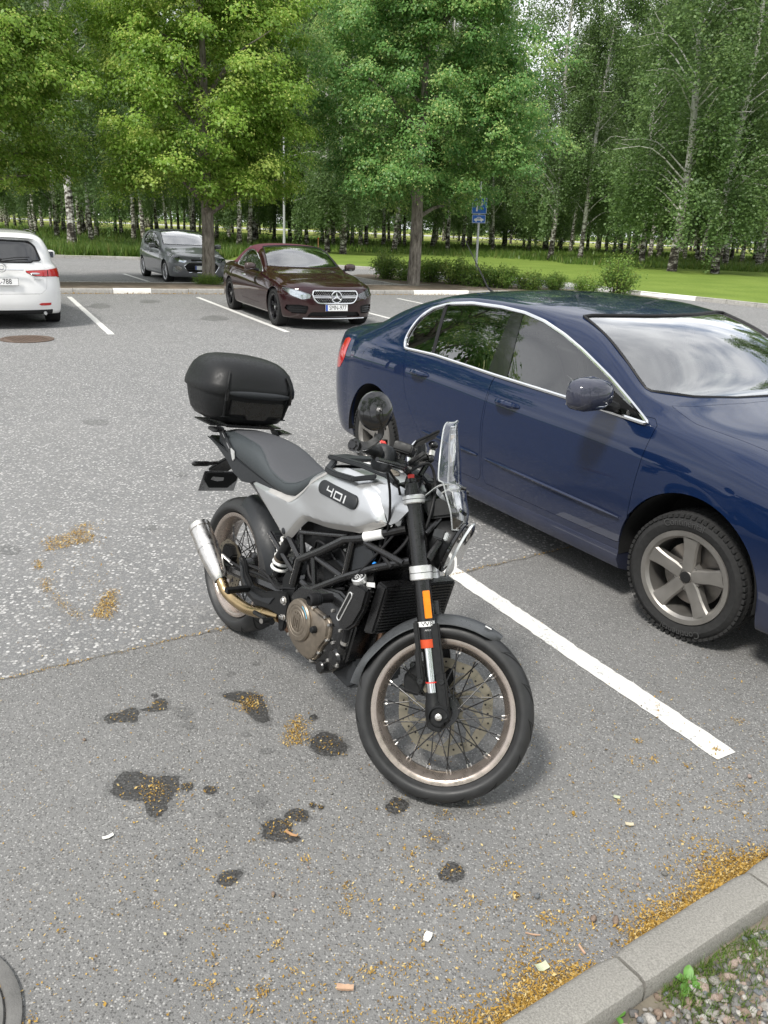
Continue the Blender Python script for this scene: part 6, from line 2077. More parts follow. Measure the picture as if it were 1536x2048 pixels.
# phone mount: slab on a double ball arm
m = MB(); m.box((0, 0, 0), (.010, .062, .10)); V = m.verts() @ np.array(Matrix.Rotation(R(40), 3, 'Y') @ Matrix.Rotation(R(-30), 3, 'X')).T + np.array((1.005, .02, 1.125)); mm = MB(); mm.add(V, m.f); ph = mm.build('phone_holder', B_MAT, bike, xf=ST, bevel=.004)
m = MB(); m.ball((1.035, .03, 1.115), (.018, .022, .014)); m.ball((1.04, .02, 1.065), .016); m.tube([(1.035, .03, 1.115), (1.042, .022, 1.068), (1.03, .0, 1.0)], [.010, .009, .010], 8); m.build('ball_mount', B_BLK, bike, xf=ST)
m = MB(); m.tube([(1.038, .026, 1.095), (1.041, .023, 1.078)], .0115, 10); m.build('mount_sleeve', B_STL, bike, xf=ST)
# headlamp, indicators, screen
hc = np.array([1.198, 0, .812]); hn = np.array([.985, 0, -.17]); hn /= np.linalg.norm(hn)
hl = obj('headlamp', None, bike)
m = MB(); m.lathe([(.001, -.105), (.03, -.10), (.062, -.075), (.084, -.035), (.090, 0), (.091, .012), (.088, .018)], hc, hn, 40); m.build('shell', B_MAT, hl, xf=ST)
m = MB(); m.lathe([(.090, .010), (.094, .014), (.094, .022), (.089, .026), (.084, .022)], hc, hn, 40); m.build('bezel', M_GLOSS, hl, xf=ST)
m = MB(); m.lathe([(.084, .020), (.06, .030), (.03, .035), (.001, .036)], hc, hn, 40); m.build('lens', G_LENS, hl, xf=ST)
m = MB(); m.lathe([(.083, .012), (.05, -.012), (.001, -.03)], hc, hn, 36); m.build('reflector', M_LAMP, hl, xf=ST)
m = MB(); m.lathe([(.099, .040), (.1005, .044), (.085, .052), (.05, .058), (.001, .060)], hc, hn, 40); m.build('lamp_guard', G_ACR, hl, xf=ST)
m = MB(); m.lathe([(.0985, .038), (.1015, .040), (.1015, .046), (.0985, .047)], hc, hn, 40, closed=True); m.build('guard_edge', B_ACRE, hl, xf=ST)
for sd in (-1, 1):
    m = MB(); m.tube([fork_p(.50, sd * .10, .03), hc + (-.02, sd * .085, .0)], [.014, .012], 8); m.tube([fork_p(.58, sd * .10, .03), hc + (-.05, sd * .05, .07)], [.010, .008], 8); m.build('headlamp_bracket', B_BLK, bike, xf=ST)
    e = obj('front_indicator', None, bike)
    m = MB(); P = [hc + (-.035, sd * .075, .02), (1.175, sd * .12, .830), (1.178, sd * .145, .832)]; m.tube(P, [.012, .011, .013], 8); m.box((1.180, sd * .165, .832), (.036, .05, .030)); m.build('body', B_GRY, e, xf=ST, bevel=.006)
    m = MB(); m.box((1.203, sd * .170, .832), (.012, .042, .026)); m.build('lens', B_ACRE, e, xf=ST, bevel=.003)
sc_keys = [(.880, 1.236, .085), (.93, 1.228, .115), (.975, 1.205, .128), (1.01, 1.190, .140), (1.02, 1.172, .142), (1.10, 1.142, .128), (1.18, 1.108, .095), (1.208, 1.096, .062), (1.214, 1.094, .04)]
m = MB(); rows = []
for z, x, hw in sc_keys:
    rows.append([(x - .85 * (hw * s) ** 2 * 2.2 - (.018 * max(0, abs(s) - .82) / .18), hw * s, z - .02 * abs(s) ** 2) for s in np.linspace(-1, 1, 17)])
rows = catmull(np.array(rows).reshape(len(rows), -1), 4).reshape(-1, 17, 3)
back = rows - np.array([.0035, 0, 0])
m.grid(rows)
scr = m.build('windscreen', G_ACR, bike, xf=ST, fix=True, ang=60)
edge = np.concatenate([rows[:, 0], rows[-1, 1:-1], rows[::-1, -1], rows[0, ::-1][1:-1]])
m = MB(); m.tube(np.r_[edge, edge[:2]] - np.array([.0017, 0, 0]), .0026, 6, caps=False); m.build('windscreen_edge', B_ACRE, scr, xf=ST)
for sd in (-1, 1):
    m = MB(); P = catmull([(1.085, sd * .085, .938), (1.12, sd * .085, .985), (1.165, sd * .07, 1.005), (1.185, sd * .06, .995)], 6)
    rowz = [[p + np.array([0, .012, .002]), p + np.array([0, -.012, .002]), p + np.array([0, -.012, -.002]), p + np.array([0, .012, -.002])] for p in P]
    m.loft(rowz); m.build('screen_bracket', B_ACRE, bike, xf=ST)
    m = MB(); m.tube([(1.183, sd * .06, 1.0), (1.20, sd * .06, 1.0)], .006, 8); m.tube([(1.20, sd * .06, .93), (1.215, sd * .06, .925)], .006, 8); m.build('screen_bolt', B_BLK, bike, xf=ST)
m = MB(); m.loft([[(x, y, z) for x, z in ((1.07, .915), (1.13, .945), (1.185, .935), (1.195, .905), (1.12, .87))] for y in (-.075, -.06, .06, .075)]); m.build('cockpit_cowl', B_MAT, bike, xf=ST, bevel=.008)
# cables and hoses round the headstock (span steered and fixed parts; placed by their real ends)
def hose(name, P, r, mat=B_HOSE, sm=6):
    m = MB(); m.tube(P, r, 8, smooth=sm); return m.build(name, mat, bike)
s3 = lambda *p: tuple(ST(np.array([p]))[0])
hose('brake_hose', [s3(1.01, -.12, .99), s3(1.06, -.08, 1.04), s3(1.10, -.06, .98), s3(1.12, -.09, .88), s3(1.12, -.07, .76), s3(1.16, .02, .66)], .0048)
hose('throttle_cable', [s3(.95, -.20, .985), s3(1.0, -.12, .93), s3(1.01, -.05, .86), (1.02, -.06, .80), (.97, -.09, .78)], .0042)
hose('throttle_cable', [s3(.95, -.205, .99), s3(.985, -.15, .90), s3(1.0, -.08, .80), (1.04, -.10, .70), (1.0, -.12, .66)], .0042)
hose('clutch_cable', [s3(1.0, .14, .99), s3(1.07, .05, .96), s3(1.05, -.05, .86), (1.06, -.11, .76), (.98, -.14, .63)], .0045)
hose('wiring_loom', [s3(1.02, -.03, .97), s3(1.03, -.07, .88), (1.01, -.075, .80), (1.04, -.10, .74), (1.12, -.11, .71)], .0075)
hose('wiring_loom', [s3(1.0, .05, .97), s3(1.06, -.02, .90), s3(1.07, -.06, .78), (1.06, -.11, .69)], .006)
m = MB(); m.tube([(1.035, -.115, .693), (1.052, -.118, .688)], .008, 8); m.build('cable_clip', B_BLUE, bike)
m = MB(); m.tube([s3(.985, -.10, .99), s3(.998, -.03, 1.0)], .008, 8); m.box(s3(.99, -.08, 1.0), (.03, .03, .02)); m.build('bar_clamp_bolts', B_STL, bike)

# ---- tank and side panels
def y_panel(x, z):
    """half width of the silver shell by place"""
    w_ = np.interp(x, (.15, .30, .50, .65, .80, .95, 1.08), (.142, .150, .158, .166, .172, .165, .135))
    top_ = np.clip((z - .86) / .12, 0, 1)
    low = np.clip((.80 - z) / .2, 0, 1)
    return w_ - .050 * top_ ** 1.6 - .018 * low
PANEL = [(.184, .734), (.190, .752), (.220, .764), (.35, .768), (.483, .773), (.525, .780), (.60, .840), (.687, .911), (.735, .946), (.80, .962), (.90, .962), (.955, .945), (.990, .93), (1.016, .908), (1.040, .883), (1.066, .843), (1.060, .833), (.978, .784), (.935, .772), (.793, .741), (.672, .724), (.640, .717), (.60, .683), (.540, .622), (.515, .604), (.486, .597), (.462, .602), (.440, .615)]
def seg_dist(P, poly):
    P = np.asarray(P)[:, None, :]; A = np.array(poly); B_ = np.roll(A, -1, 0)
    d = B_ - A; t = np.clip(((P - A) * d).sum(2) / (d * d).sum(1), 0, 1)
    return np.linalg.norm(P - (A + t[..., None] * d), axis=2).min(1)
gx_ = np.arange(.16, 1.09, .0095); gz_ = np.arange(.58, .98, .0095)
G = np.array([[(x, 0, z) for z in gz_] for x in gx_])
nz = len(gz_); idx = np.arange(len(gx_) * nz).reshape(len(gx_), nz)
F0 = np.stack([idx[:-1, :-1], idx[1:, :-1], idx[1:, 1:], idx[:-1, 1:]], -1).reshape(-1, 4)
PS = Shell(G.reshape(-1, 3).copy(), F0); PS.cut('panel', PANEL, [0, 2])
PV, PF = PS.piece('panel')
dd = seg_dist(PV[:, [0, 2]], PANEL)
def shell_y(x, z, d=None):
    y = y_panel(x, z)
    if d is not None:
        y = y - .022 * np.clip(1 - d / .024, 0, 1) ** 1.3
    # soft dish below the knee and a ridge below the badge
    y = y - .012 * np.exp(-(((x - .60) / .10) ** 2 + ((z - .80) / .05) ** 2))
    return y
for sd in (-1, 1):
    V = PV.copy(); V[:, 1] = sd * shell_y(V[:, 0], V[:, 2], dd)
    Fq = PF if sd < 0 else PF[:, ::-1]
    e = panel_obj('side_panel', V, Fq, B_SIL, bike, .012, 0, 0, False, ang=28)
    # grey film along the lower and the seat edge
    for lo, hi in ((15, 27), (3, 8)):
        Pth = catmull(PANEL[lo:hi + 1], 3)
        Pin = []
        for i, p in enumerate(Pth):
            d = Pth[min(i + 1, len(Pth) - 1)] - Pth[max(i - 1, 0)]; d /= np.linalg.norm(d); Pin.append(p + np.array([d[1], -d[0]]) * .021)
        rows_ = []
        for k in np.linspace(0, 1, 5):
            Q = Pth * (1 - k) + np.array(Pin) * k
            dq = seg_dist(Q, PANEL)
            rows_.append(np.stack([Q[:, 0], sd * (shell_y(Q[:, 0], Q[:, 1], dq) + .0012), Q[:, 1]], 1))
        m = MB(); m.grid(np.array(rows_), flip=sd < 0); m.build('edge_film', B_SILE, e, fix=True)
    # 401 plaque: capsule with raised digits
    a, b_ = np.array([.752, .880]), np.array([.930, .876])
    ca = [(a + .0245 * np.array([math.cos(t), math.sin(t)])) for t in np.linspace(R(95), R(265), 12)] + [(b_ + .0245 * np.array([math.cos(t), math.sin(t)])) for t in np.linspace(R(-85), R(85), 12)]
    m = MB(); ca = np.array(ca); cc = ca.mean(0)
    rings_ = []
    for k, off in ((1.0, -.002), (1.0, .006), (.97, .008), (.5, .0085), (.02, .0085)):
        Q = cc + (ca - cc) * k
        if k < .9:
            Q = cc + (ca - cc) * np.array([k if k < .1 else (.6 if False else k), k])
        rings_.append(np.stack([Q[:, 0], sd * (y_panel(Q[:, 0], Q[:, 1]) + off), Q[:, 1]], 1))
    m.grid(np.array(rings_), close_v=True); m.build('plaque', B_GRY, e, fix=True, ang=40)
    # digits drawn as strokes in plaque coordinates (u along, v up), reading forwards on the right side
    ua = (b_ - a) / np.linalg.norm(b_ - a); va = np.array([-ua[1], ua[0]])
    strokes = []
    h_ = .0150; s_ = .0046
    def st(x0, z0, x1, z1):
        strokes.append((x0, z0, x1, z1))
    # 4
    st(-.055, h_, -.055 + s_, -.001); st(-.055, -.001 + s_ * .9, -.022, -.001); st(-.0265, h_ * .95, -.022, -h_)
    # 0
    st(-.012, h_ * .78, .026, h_ * .78 - s_); st(-.012, -h_ + s_, .026, -h_); st(-.012, h_ * .78, -.012 + s_, -h_); st(.026 - s_, h_ * .78, .026, -h_)
    # 1
    st(.038, h_ * .78, .038 + s_ * 1.3, -h_)
    m = MB(); mid_ = (a + b_) / 2
    for x0, z0, x1, z1 in strokes:
        for dx in (0,):
            C4 = []
            for (xx, zz) in ((x0, z0), (x1, z0), (x1, z1), (x0, z1)):
                xx = (xx + .006) * (1 if sd < 0 else -1)
                q = mid_ + ua * xx * 1.1 + va * zz
                C4.append((q[0], sd * (y_panel(q[0], q[1]) + .0100), q[1]))
            C5 = [(p[0], p[1] - sd * .003, p[2]) for p in C4]
            m.add(C4 + C5, [(0, 1, 2, 3), (0, 4, 5, 1), (1, 5, 6, 2), (2, 6, 7, 3), (3, 7, 4, 0)])
    m.build('numerals_401', B_ALU, e, fix=True)
    m = MB(); m.lathe([(.001, sd * .004), (.010, sd * .004), (.013, sd * .002), (.013, -sd * .003)], (.497, sd * shell_y(.497, .632), .632), (0, 1, 0), 16); m.build('panel_bolt', B_GRY, e)
# tank top between the panels
m = MB(); rings = []
for x, hw, zt, ze in ((.50, .09, .835, .78), (.56, .118, .875, .80), (.64, .128, .918, .86), (.72, .130, .942, .90), (.80, .130, .958, .92), (.90, .128, .966, .92), (.97, .122, .962, .91), (1.03, .112, .945, .88), (1.07, .095, .915, .85), (1.085, .075, .885, .83)):
    ring = [(x, hw * math.sin(t) * (1 if abs(math.sin(t)) < 1 else 1), ze + (zt - ze) * max(0, math.cos(t)) ** .45) for t in np.linspace(-math.pi / 2, math.pi / 2, 25)]
    rings.append(ring)
rings = catmull(np.array(rings).reshape(len(rings), -1), 4).reshape(-1, 25, 3)
m.grid(rings, flip=True); m.build('tank', B_SIL, bike, fix=True, ang=60)
for sd in (-1, 1):                                        # tank nose, forward of the seam
    NOSE = [(.962, .950), (1.0, .934), (1.03, .90), (1.053, .872), (1.072, .838), (1.10, .862), (1.128, .91), (1.118, .955), (1.05, .968)]
    gg = Shell(np.array([[(x, 0, z) for z in np.arange(.82, .985, .008)] for x in np.arange(.94, 1.15, .008)]).reshape(-1, 3), None if False else np.zeros((0, 4), int))
    nx_, nz_ = len(np.arange(.94, 1.15, .008)), len(np.arange(.82, .985, .008)); ii = np.arange(nx_ * nz_).reshape(nx_, nz_)
    gg.F = np.stack([ii[:-1, :-1], ii[1:, :-1], ii[1:, 1:], ii[:-1, 1:]], -1).reshape(-1, 4); gg.owner = np.zeros(len(gg.F), int)
    gg.cut('nose', NOSE, [0, 2]); V, F = gg.piece('nose')
    V[:, 1] = sd * (np.interp(V[:, 0], (.95, 1.05, 1.13), (.137, .122, .085)) - .045 * np.clip((V[:, 2] - .90) / .07, 0, 1) ** 1.5)
    panel_obj('tank_nose', V, F if sd < 0 else F[:, ::-1], B_SIL, bike, .015, 0, 0, False)
# filler cap
cp = obj('filler_cap', None, bike)
m = MB(); m.lathe([(.048, -.006), (.048, .003), (.044, .006), (.036, .0065)], (.875, 0, .968), (.03, 0, 1), 40); m.build('flange', B_BRZ, cp)
m = MB(); m.lathe([(.036, .0045), (.034, .008), (.024, .0085), (.022, .006), (.001, .006)], (.875, 0, .968), (.03, 0, 1), 36); m.build('lid', B_BRZ, cp)
# luggage rack on the tank
rk = obj('tank_rack', None, bike)
def flatbar(m, P, wd_, th):
    P = np.array(P, float)
    rows_ = []
    for i, p in enumerate(P):
        d = P[min(i + 1, len(P) - 1)] - P[max(i - 1, 0)]; d[2] *= 1; d /= np.linalg.norm(d); n_ = np.cross(d, (0, 0, 1)); n_ /= np.linalg.norm(n_) + 1e-9
        rows_.append([p + n_ * wd_ / 2 + (0, 0, th / 2), p - n_ * wd_ / 2 + (0, 0, th / 2), p - n_ * wd_ / 2 - (0, 0, th / 2), p + n_ * wd_ / 2 - (0, 0, th / 2)])
    m.loft(rows_)
for sd in (-1, 1):
    m = MB(); flatbar(m, [(.635, sd * .070, .958), (.66, sd * .088, .968), (.72, sd * .092, .975), (.85, sd * .088, .985), (.985, sd * .082, .985), (1.03, sd * .075, .970)], .032, .016); m.build('rail', B_GRY, rk, bevel=.004)
    m = MB(); flatbar(m, [(.69, sd * .095, .958), (.735, sd * .150, .938), (.80, sd * .162, .940), (.905, sd * .160, .950), (.955, sd * .105, .972)], .024, .018); m.build('side_loop', B_GRY, rk, bevel=.004)
    m = MB(); m.box((1.035, sd * .072, .962), (.035, .03, .022)); m.build('rack_clamp', B_BLK, rk, bevel=.004)
m = MB(); flatbar(m, [(.635, -.08, .958), (.630, 0, .966), (.635, .08, .958)], .024, .013); m.build('cross_bar', B_GRY, rk, bevel=.004)
m = MB(); m.box((.69, 0, .972), (.055, .15, .010)); m.build('rack_plate', B_GRY, rk, bevel=.003)
m = MB(); m.box((.735, 0, .964), (.022, .07, .004)); m.build('rack_decal', B_WHT, rk)

# ---- seat and tail
def seat_ring(x, hw, zt, zb, k=.42, n=25):
    return [(x, hw * (abs(math.sin(t)) ** .75) * math.copysign(1, math.sin(t)), zb + (zt - zb) * max(0, math.cos(t)) ** k) for t in np.linspace(-math.pi / 2, math.pi / 2, n)]
keys = [(-.245, .04, .845, .83), (-.225, .085, .868, .832), (-.15, .118, .892, .828), (0, .132, .903, .815), (.12, .138, .900, .803), (.20, .140, .886, .795), (.27, .141, .862, .787), (.34, .142, .842, .780), (.42, .143, .833, .776), (.48, .142, .836, .778), (.535, .136, .853, .800), (.60, .120, .897, .85), (.655, .100, .938, .90)]
rg_ = catmull(np.array([seat_ring(*k) for k in keys]).reshape(len(keys), -1), 5).reshape(-1, 25, 3)
se = obj('seat', None, bike)
m = MB(); m.grid(rg_, flip=True); lo_ = rg_[:, [0, -1]].copy(); lo_[:, :, 2] -= .012; lo_[:, :, 1] *= .9
m.grid(np.stack([rg_[:, 0], lo_[:, 0]], 1)); m.grid(np.stack([lo_[:, 1], rg_[:, -1]], 1)); m.build('side_cover', B_SEAT2, se, fix=True, ang=60)
# lighter top cover with a waist, proud of the side cover
i0, i1 = 8, len(rg_) - 4
rows_ = []
for i in range(i0, i1):
    x = rg_[i, 0, 0]
    f = np.interp(x, (-.18, -.10, .06, .16, .22, .32, .45, .60), (.30, .42, .46, .44, .52, .72, .80, .55))
    js = 12 + np.linspace(-12 * f, 12 * f, 15)
    row = np.stack([np.interp(js, range(25), rg_[i, :, k]) for k in range(3)], 1)
    edge_ = np.abs(np.linspace(-1, 1, 15)) ** 6
    row[:, 2] += .004 * (1 - edge_) - .001
    rows_.append(row)
m = MB(); m.grid(np.array(rows_), flip=True); m.build('top_cover', B_SEAT1, se, fix=True, ang=60)
rows_ = np.array(rows_)
m = MB()
for j in (0, -1):
    m.tube(rows_[:, j] + np.array([0, 0, .001]), .0022, 6)
m.build('piping', B_SEAT2, se)
TAIL = [(-.27, .835), (-.10, .822), (.10, .797), (.30, .778), (.50, .768), (.46, .758), (.22, .752), (.185, .735), (.10, .722), (.03, .735), (-.05, .775), (-.16, .812)]
for sd in (-1, 1):
    m = MB(); m.prism(TAIL, .014, (0, sd * .128, 0)); m.build('tail_panel', B_GRY, bike, bevel=.004)
    m = MB(); m.prism([(-.015, .838), (.02, .832), (.032, .80), (.018, .788), (-.004, .815)], .006, (0, sd * .139, 0)); m.build('seat_catch', B_ALU, bike, bevel=.002)
m = MB(); m.loft([[(x, y, z) for y, z in ((-.12, zt), (.12, zt), (.11, zb), (-.11, zb))] for x, zt, zb in ((-.27, .84, .815), (-.1, .82, .775), (.05, .80, .74), (.3, .775, .72), (.5, .765, .70))]); m.build('tail_tray', B_MAT, bike, bevel=.006)
m = MB(); m.ball((-.275, 0, .815), (.02, .09, .016), 16, 8); m.build('tail_light', M_RED, bike)
# rear carrier and top case
cr_ = obj('rear_carrier', None, bike)
m = MB(); m.box((-.235, .0, .912), (.25, .24, .012)); m.box((-.235, 0, .906), (.17, .36, .006)); m.build('carrier_plate', B_BLK, cr_, bevel=.003)
for sd in (-1, 1):
    m = MB(); m.prism([(-.185, .905), (-.115, .905), (-.065, .87), (-.02, .845), (.02, .828), (.03, .80), (.005, .79), (-.05, .818), (-.11, .845), (-.145, .875)], .006, (0, sd * .134, 0)); m.build('side_bracket', B_GRY, cr_, bevel=.002)
    for c_ in ((-.098, .874), (-.045, .840)):
        m = MB(); m.prism([(c_[0] + .017 * math.cos(t) * .9 - .006 * math.sin(t), c_[1] + .007 * math.sin(t) - .008 * math.cos(t)) for t in np.linspace(0, 6.283, 12, endpoint=False)], .0075, (0, sd * .134, 0)); m.build('bracket_slot', M_RIMS, cr_)
    m = MB(); m.prism([(-.15, .902), (-.06, .902), (-.10, .885), (-.15, .888)], .05, (0, sd * .165, 0)); m.build('carrier_lug', B_BLK, cr_, bevel=.003)
tcs = obj('top_case', None, bike)
def case_ring(z, sx, sy, n=3.0, dx=0.0, k=56):
    return [(-.262 + dx + sx * (abs(math.cos(t)) ** (2 / n)) * math.copysign(1, math.cos(t)), sy * (abs(math.sin(t)) ** (2 / n)) * math.copysign(1, math.sin(t)), z) for t in np.linspace(0, 2 * math.pi, k, endpoint=False)]
zb = .925
m = MB(); m.loft([case_ring(zb + z, sx, sy, 3.4, dx) for z, sx, sy, dx in ((z_, x_ * 1.05, y_ * 1.07, d_) for z_, x_, y_, d_ in ((0, .135, .150, .0), (.006, .147, .164, 0), (.03, .160, .182, .0), (.08, .172, .196, 0), (.125, .180, .204, 0), (.130, .180, .204, 0), (.131, .172, .196, 0)))]); m.build('case_base', B_MAT, tcs, fix=True, ang=45)
m = MB(); m.loft([case_ring(zb + z, sx, sy, n, dx) for z, sx, sy, n, dx in ((z_, x_ * 1.05, y_ * 1.07, n_, d_) for z_, x_, y_, n_, d_ in ((.126, .176, .200, 3.5, 0), (.1265, .187, .212, 3.4, 0), (.134, .190, .215, 3.3, 0), (.160, .189, .213, 3.3, 0), (.168, .186, .210, 3.3, 0), (.195, .180, .203, 3.2, -.002), (.225, .169, .190, 3.1, -.005), (.250, .150, .169, 3.0, -.009), (.267, .126, .143, 2.9, -.012), (.277, .096, .110, 2.8, -.014), (.283, .052, .06, 2.6, -.015), (.2845, .002, .002, 2.2, -.015)))]); m.build('case_lid', B_MAT, tcs, fix=True, ang=50)
# grip pod and ribs on the front face, lower recess with a notch
m = MB(); rings = []
for y in np.linspace(-.150, .150, 15):
    k = (1 - (abs(y) / .152) ** 3)
    rings.append([(-.262 + .196 + .024 * k * (1 + math.cos(t)) * .5 - .012 * (abs(y) / .2) ** 2.5, y, zb + .137 + .016 * (.35 + .65 * k) * math.sin(t) + .0) for t in np.linspace(0, 2 * math.pi, 12, endpoint=False)])
m.loft(rings); m.build('grip_pod', B_GRY, tcs, fix=True)
m = MB()
for sd in (-1, 1):
    m.tube([(-.262 + .160, sd * .142, zb + .222), (-.262 + .184, sd * .156, zb + .175), (-.262 + .184, sd * .156, zb + .13), (-.262 + .158, sd * .144, zb + .03)], .0065, 6, smooth=4)
m.tube([(-.262 + .158 + .005, y, zb + .03) for y in (-.16, .16)], .003, 5)
m.build('case_ribs', B_MAT, tcs)
m = MB(); m.loft([[(x, y, z) for y, z in ((-.13, zb + .105), (.13, zb + .105), (.13, zb + .045), (.06, zb + .045), (.045, zb + .025), (-.045, zb + .025), (-.06, zb + .045), (-.13, zb + .045))] for x in (-.262 + .150, -.262 + .1855)]); m.build('front_inset', B_BLK, tcs, bevel=.003)
for y in (-.150, .150):
    m = MB(); m.box((-.262 + .188, y * 1.04, zb + .128), (.014, .014, .05)); m.build('hinge', B_BLK, tcs, bevel=.003)
# plate holder, plate (seen from its back), rear indicators
m = MB(); m.loft([[(x, y * k, z) for y, z in ((-.05, zt), (.05, zt), (.05, zt - .018), (-.05, zt - .018))] for x, zt, k in ((-.14, .79, 1), (-.27, .725, 1), (-.37, .66, 1.1))]); m.build('plate_arm', B_MAT, bike, bevel=.005)
n_ = Vector((-.88, 0, -.46)); 
e = obj('number_plate', None, bike, mw=facing((-.405, .03, .585), (-.93, 0, .37)))
m = MB(); m.box((0, 0, 0), (.19, .003, .12)); m.build('plate', M_SATIN, e, bevel=.001)
m = MB(); m.prism([(-.085, .055), (.085, .055), (.085, .01), (.05, -.035), (-.05, -.035), (-.085, .01)], .010, (0, .007, 0)); m.build('holder', B_MAT, e, bevel=.003)
m = MB(); m.prism([(-.03, .03), (.03, .035), (.035, .018), (.0, .008), (-.032, .012)], .012, (.02, .0075, 0)); m.build('holder_slot', M_SATIN, e)
for sd in (-1, 1):
    m = MB(); m.tube([(-.30, sd * .045, .70), (-.30, sd * .085, .697), (-.30, sd * .095, .696), (-.30, sd * .16, .694), (-.30, sd * .172, .693)], [.009, .009, .0125, .0125, .006], 10); m.build('rear_indicator', B_BLK, bike)

# ---- rear suspension, swingarm, mudguard
m = MB()
for sd in (-1, 1):
    m.tube([(.57, sd * .085, .385), (.40, sd * .105, .365), (.20, sd * .115, .335), (.0, sd * .115, .306), (-.03, sd * .115, .302)], [.030, .026, .022, .022, .018], 8, smooth=4)
m.tube([(.42, -.10, .38), (.42, .10, .38)], .028, 8)
m.build('swingarm', B_BLK, bike)
m = MB(); rows_ = []
for a in np.linspace(R(12), R(88), 22):
    t = (a - R(12)) / R(76)
    wd_ = .088 * (.75 + .25 * math.sin(math.pi * t)) 
    r0 = .332 + .02 * (1 - t)
    rows_.append([((r0 - .045 * abs(s) ** 3) * math.cos(a), wd_ * s, .306 + (r0 - .045 * abs(s) ** 3) * math.sin(a)) for s in np.linspace(-1, 1, 15)])
rows_ = np.array(rows_); m.grid(rows_); m.grid(rows_ * np.array([.99, 1, .995]), flip=True); m.build('rear_mudguard', B_GRY, bike, fix=True, ang=60)
m = MB(); m.loft([[(x + dx, y, z) for dx, y in ((-.02, -.075), (.02, -.075), (.02, .075), (-.02, .075))] for x, z in ((.30, .56), (.36, .47), (.385, .40))]); m.build('mudguard_mount', B_GRY, bike, bevel=.01)
sp0, sp1 = np.array([.395, -.072, .425]), np.array([.455, -.068, .615])
dsp = sp1 - sp0; Ls = np.linalg.norm(dsp); dsp /= Ls
u_ = np.cross(dsp, (0, 1, 0)); u_ /= np.linalg.norm(u_); v_ = np.cross(dsp, u_)
m = MB(); m.tube([sp0 + dsp * Ls * (.06 + .80 * t) + (u_ * math.cos(t * 2 * math.pi * 6) + v_ * math.sin(t * 2 * math.pi * 6)) * .034 for t in np.linspace(0, 1, 120)], .0068, 8); m.build('shock_spring', B_SPR, bike)
m = MB(); m.tube([sp0 - dsp * .03, sp1 + dsp * .02], .021, 12); m.build('shock_body', B_BLK, bike)
m = MB(); m.tube([sp0 + dsp * Ls * .34 + (.05, -.05, .02), sp0 + dsp * Ls * .34 + (.095, -.05, .10)], .022, 14); m.build('shock_reservoir', B_MAT, bike)
m = MB(); m.tube([sp0 + dsp * Ls * .34 + (.045, -.05, .012), sp0 + dsp * Ls * .34 + (.052, -.05, .024)], .0228, 14); m.build('reservoir_ring', B_BRZ, bike)
m = MB(); m.loft([[(.02 + dx, y, .355 + dz) for dx, dz in ((-.05, -.02), (.03, -.035), (.05, .02), (.02, .055), (-.035, .05))] for y in (-.115, -.105, -.07, -.06)]); m.build('rear_caliper', B_MAT, bike, bevel=.006)
m = MB(); m.lathe([(.001, -.15), (.010, -.15), (.014, -.146), (.014, -.135), (.020, -.134), (.020, -.12)], (0, 0, .306), (0, 1, 0), 16); m.build('rear_axle_nut', B_STL, bike)

# ---- exhaust
ex_ = obj('exhaust', None, bike)
a, b_ = np.array([.108, -.172, .284]), np.array([-.128, -.182, .446])
d = (b_ - a) / np.linalg.norm(b_ - a)
m = MB(); m.lathe([(.027, -.004), (.030, .0), (.037, .035), (.044, .085), (.0475, .12), (.0475, .262), (.046, .266), (.0455, .270), (.0485, .272), (.0485, .292), (.045, .298), (.030, .300)], a, d, 36); m.build('muffler', B_STL, ex_, ang=30)
m = MB(); m.lathe([(.030, .299), (.026, .285), (.001, .28)], a, d, 24); m.build('outlet', M_DARK, ex_)
m = MB(); c = a + d * .175; 
m.lathe([(.0485, -.012), (.0492, -.012), (.0492, .012), (.0485, .012)], c, d, 30); m.build('muffler_strap', B_STL, ex_)
m = MB(); m.tube([a + d * .01, a - d * .02, (.155, -.165, .247), (.22, -.155, .232), (.33, -.148, .236), (.43, -.138, .262), (.53, -.12, .285)], .0235, 16, smooth=6); m.build('link_pipe', B_GOLD, ex_)
m = MB(); m.lathe([(.0245, -.008), (.027, -.006), (.027, .006), (.0245, .008)], (.435, -.136, .264), (.95, .08, .2), 20); m.build('pipe_clamp', B_GOLD, ex_)
m = MB(); m.tube([(.10, -.115, .345), (.03, -.14, .37), (.0, -.15, .375)], .008, 8); m.ball((.0, -.148, .375), .013, 10, 8); m.build('muffler_hanger', B_STL, ex_)
m = MB(); m.tube([(.985, .0, .50), (1.03, -.02, .46), (1.045, -.035, .38), (1.0, -.05, .27), (.90, -.06, .225), (.70, -.08, .22), (.53, -.11, .27)], .020, 14, smooth=6); m.build('header_pipe', B_HDR, ex_)

# ---- rearset and pegs
RS = [(.205, .425), (.225, .440), (.26, .425), (.285, .385), (.345, .350), (.45, .365), (.545, .405), (.60, .418), (.628, .37), (.618, .27), (.585, .25), (.565, .31), (.49, .305), (.38, .28), (.285, .295), (.245, .335)]
m = MB(); m.prism(RS, .016, (0, -.150, 0)); rs = m.build('footrest_plate', B_MAT, bike, bevel=.006)
m = MB(); m.prism([(x, z) for x, z in ((.225, .41), (.255, .40), (.275, .36), (.33, .325), (.44, .335), (.53, .37), (.50, .33), (.38, .305), (.30, .315), (.26, .345))], .006, (0, -.160, 0)); m.build('heel_guard', B_GRY, bike, bevel=.002)
for x, z, r_ in ((.597, .385, .0135), (.613, .322, .009), (.596, .318, .008)):
    m = MB(); m.lathe([(.001, -.010), (r_ * .8, -.010), (r_, -.007), (r_, .0), (r_ * 1.35, .0), (r_ * 1.35, .003)], (x, -.160, z), (0, 1, 0), 8); m.build('bolt', B_STL, bike)
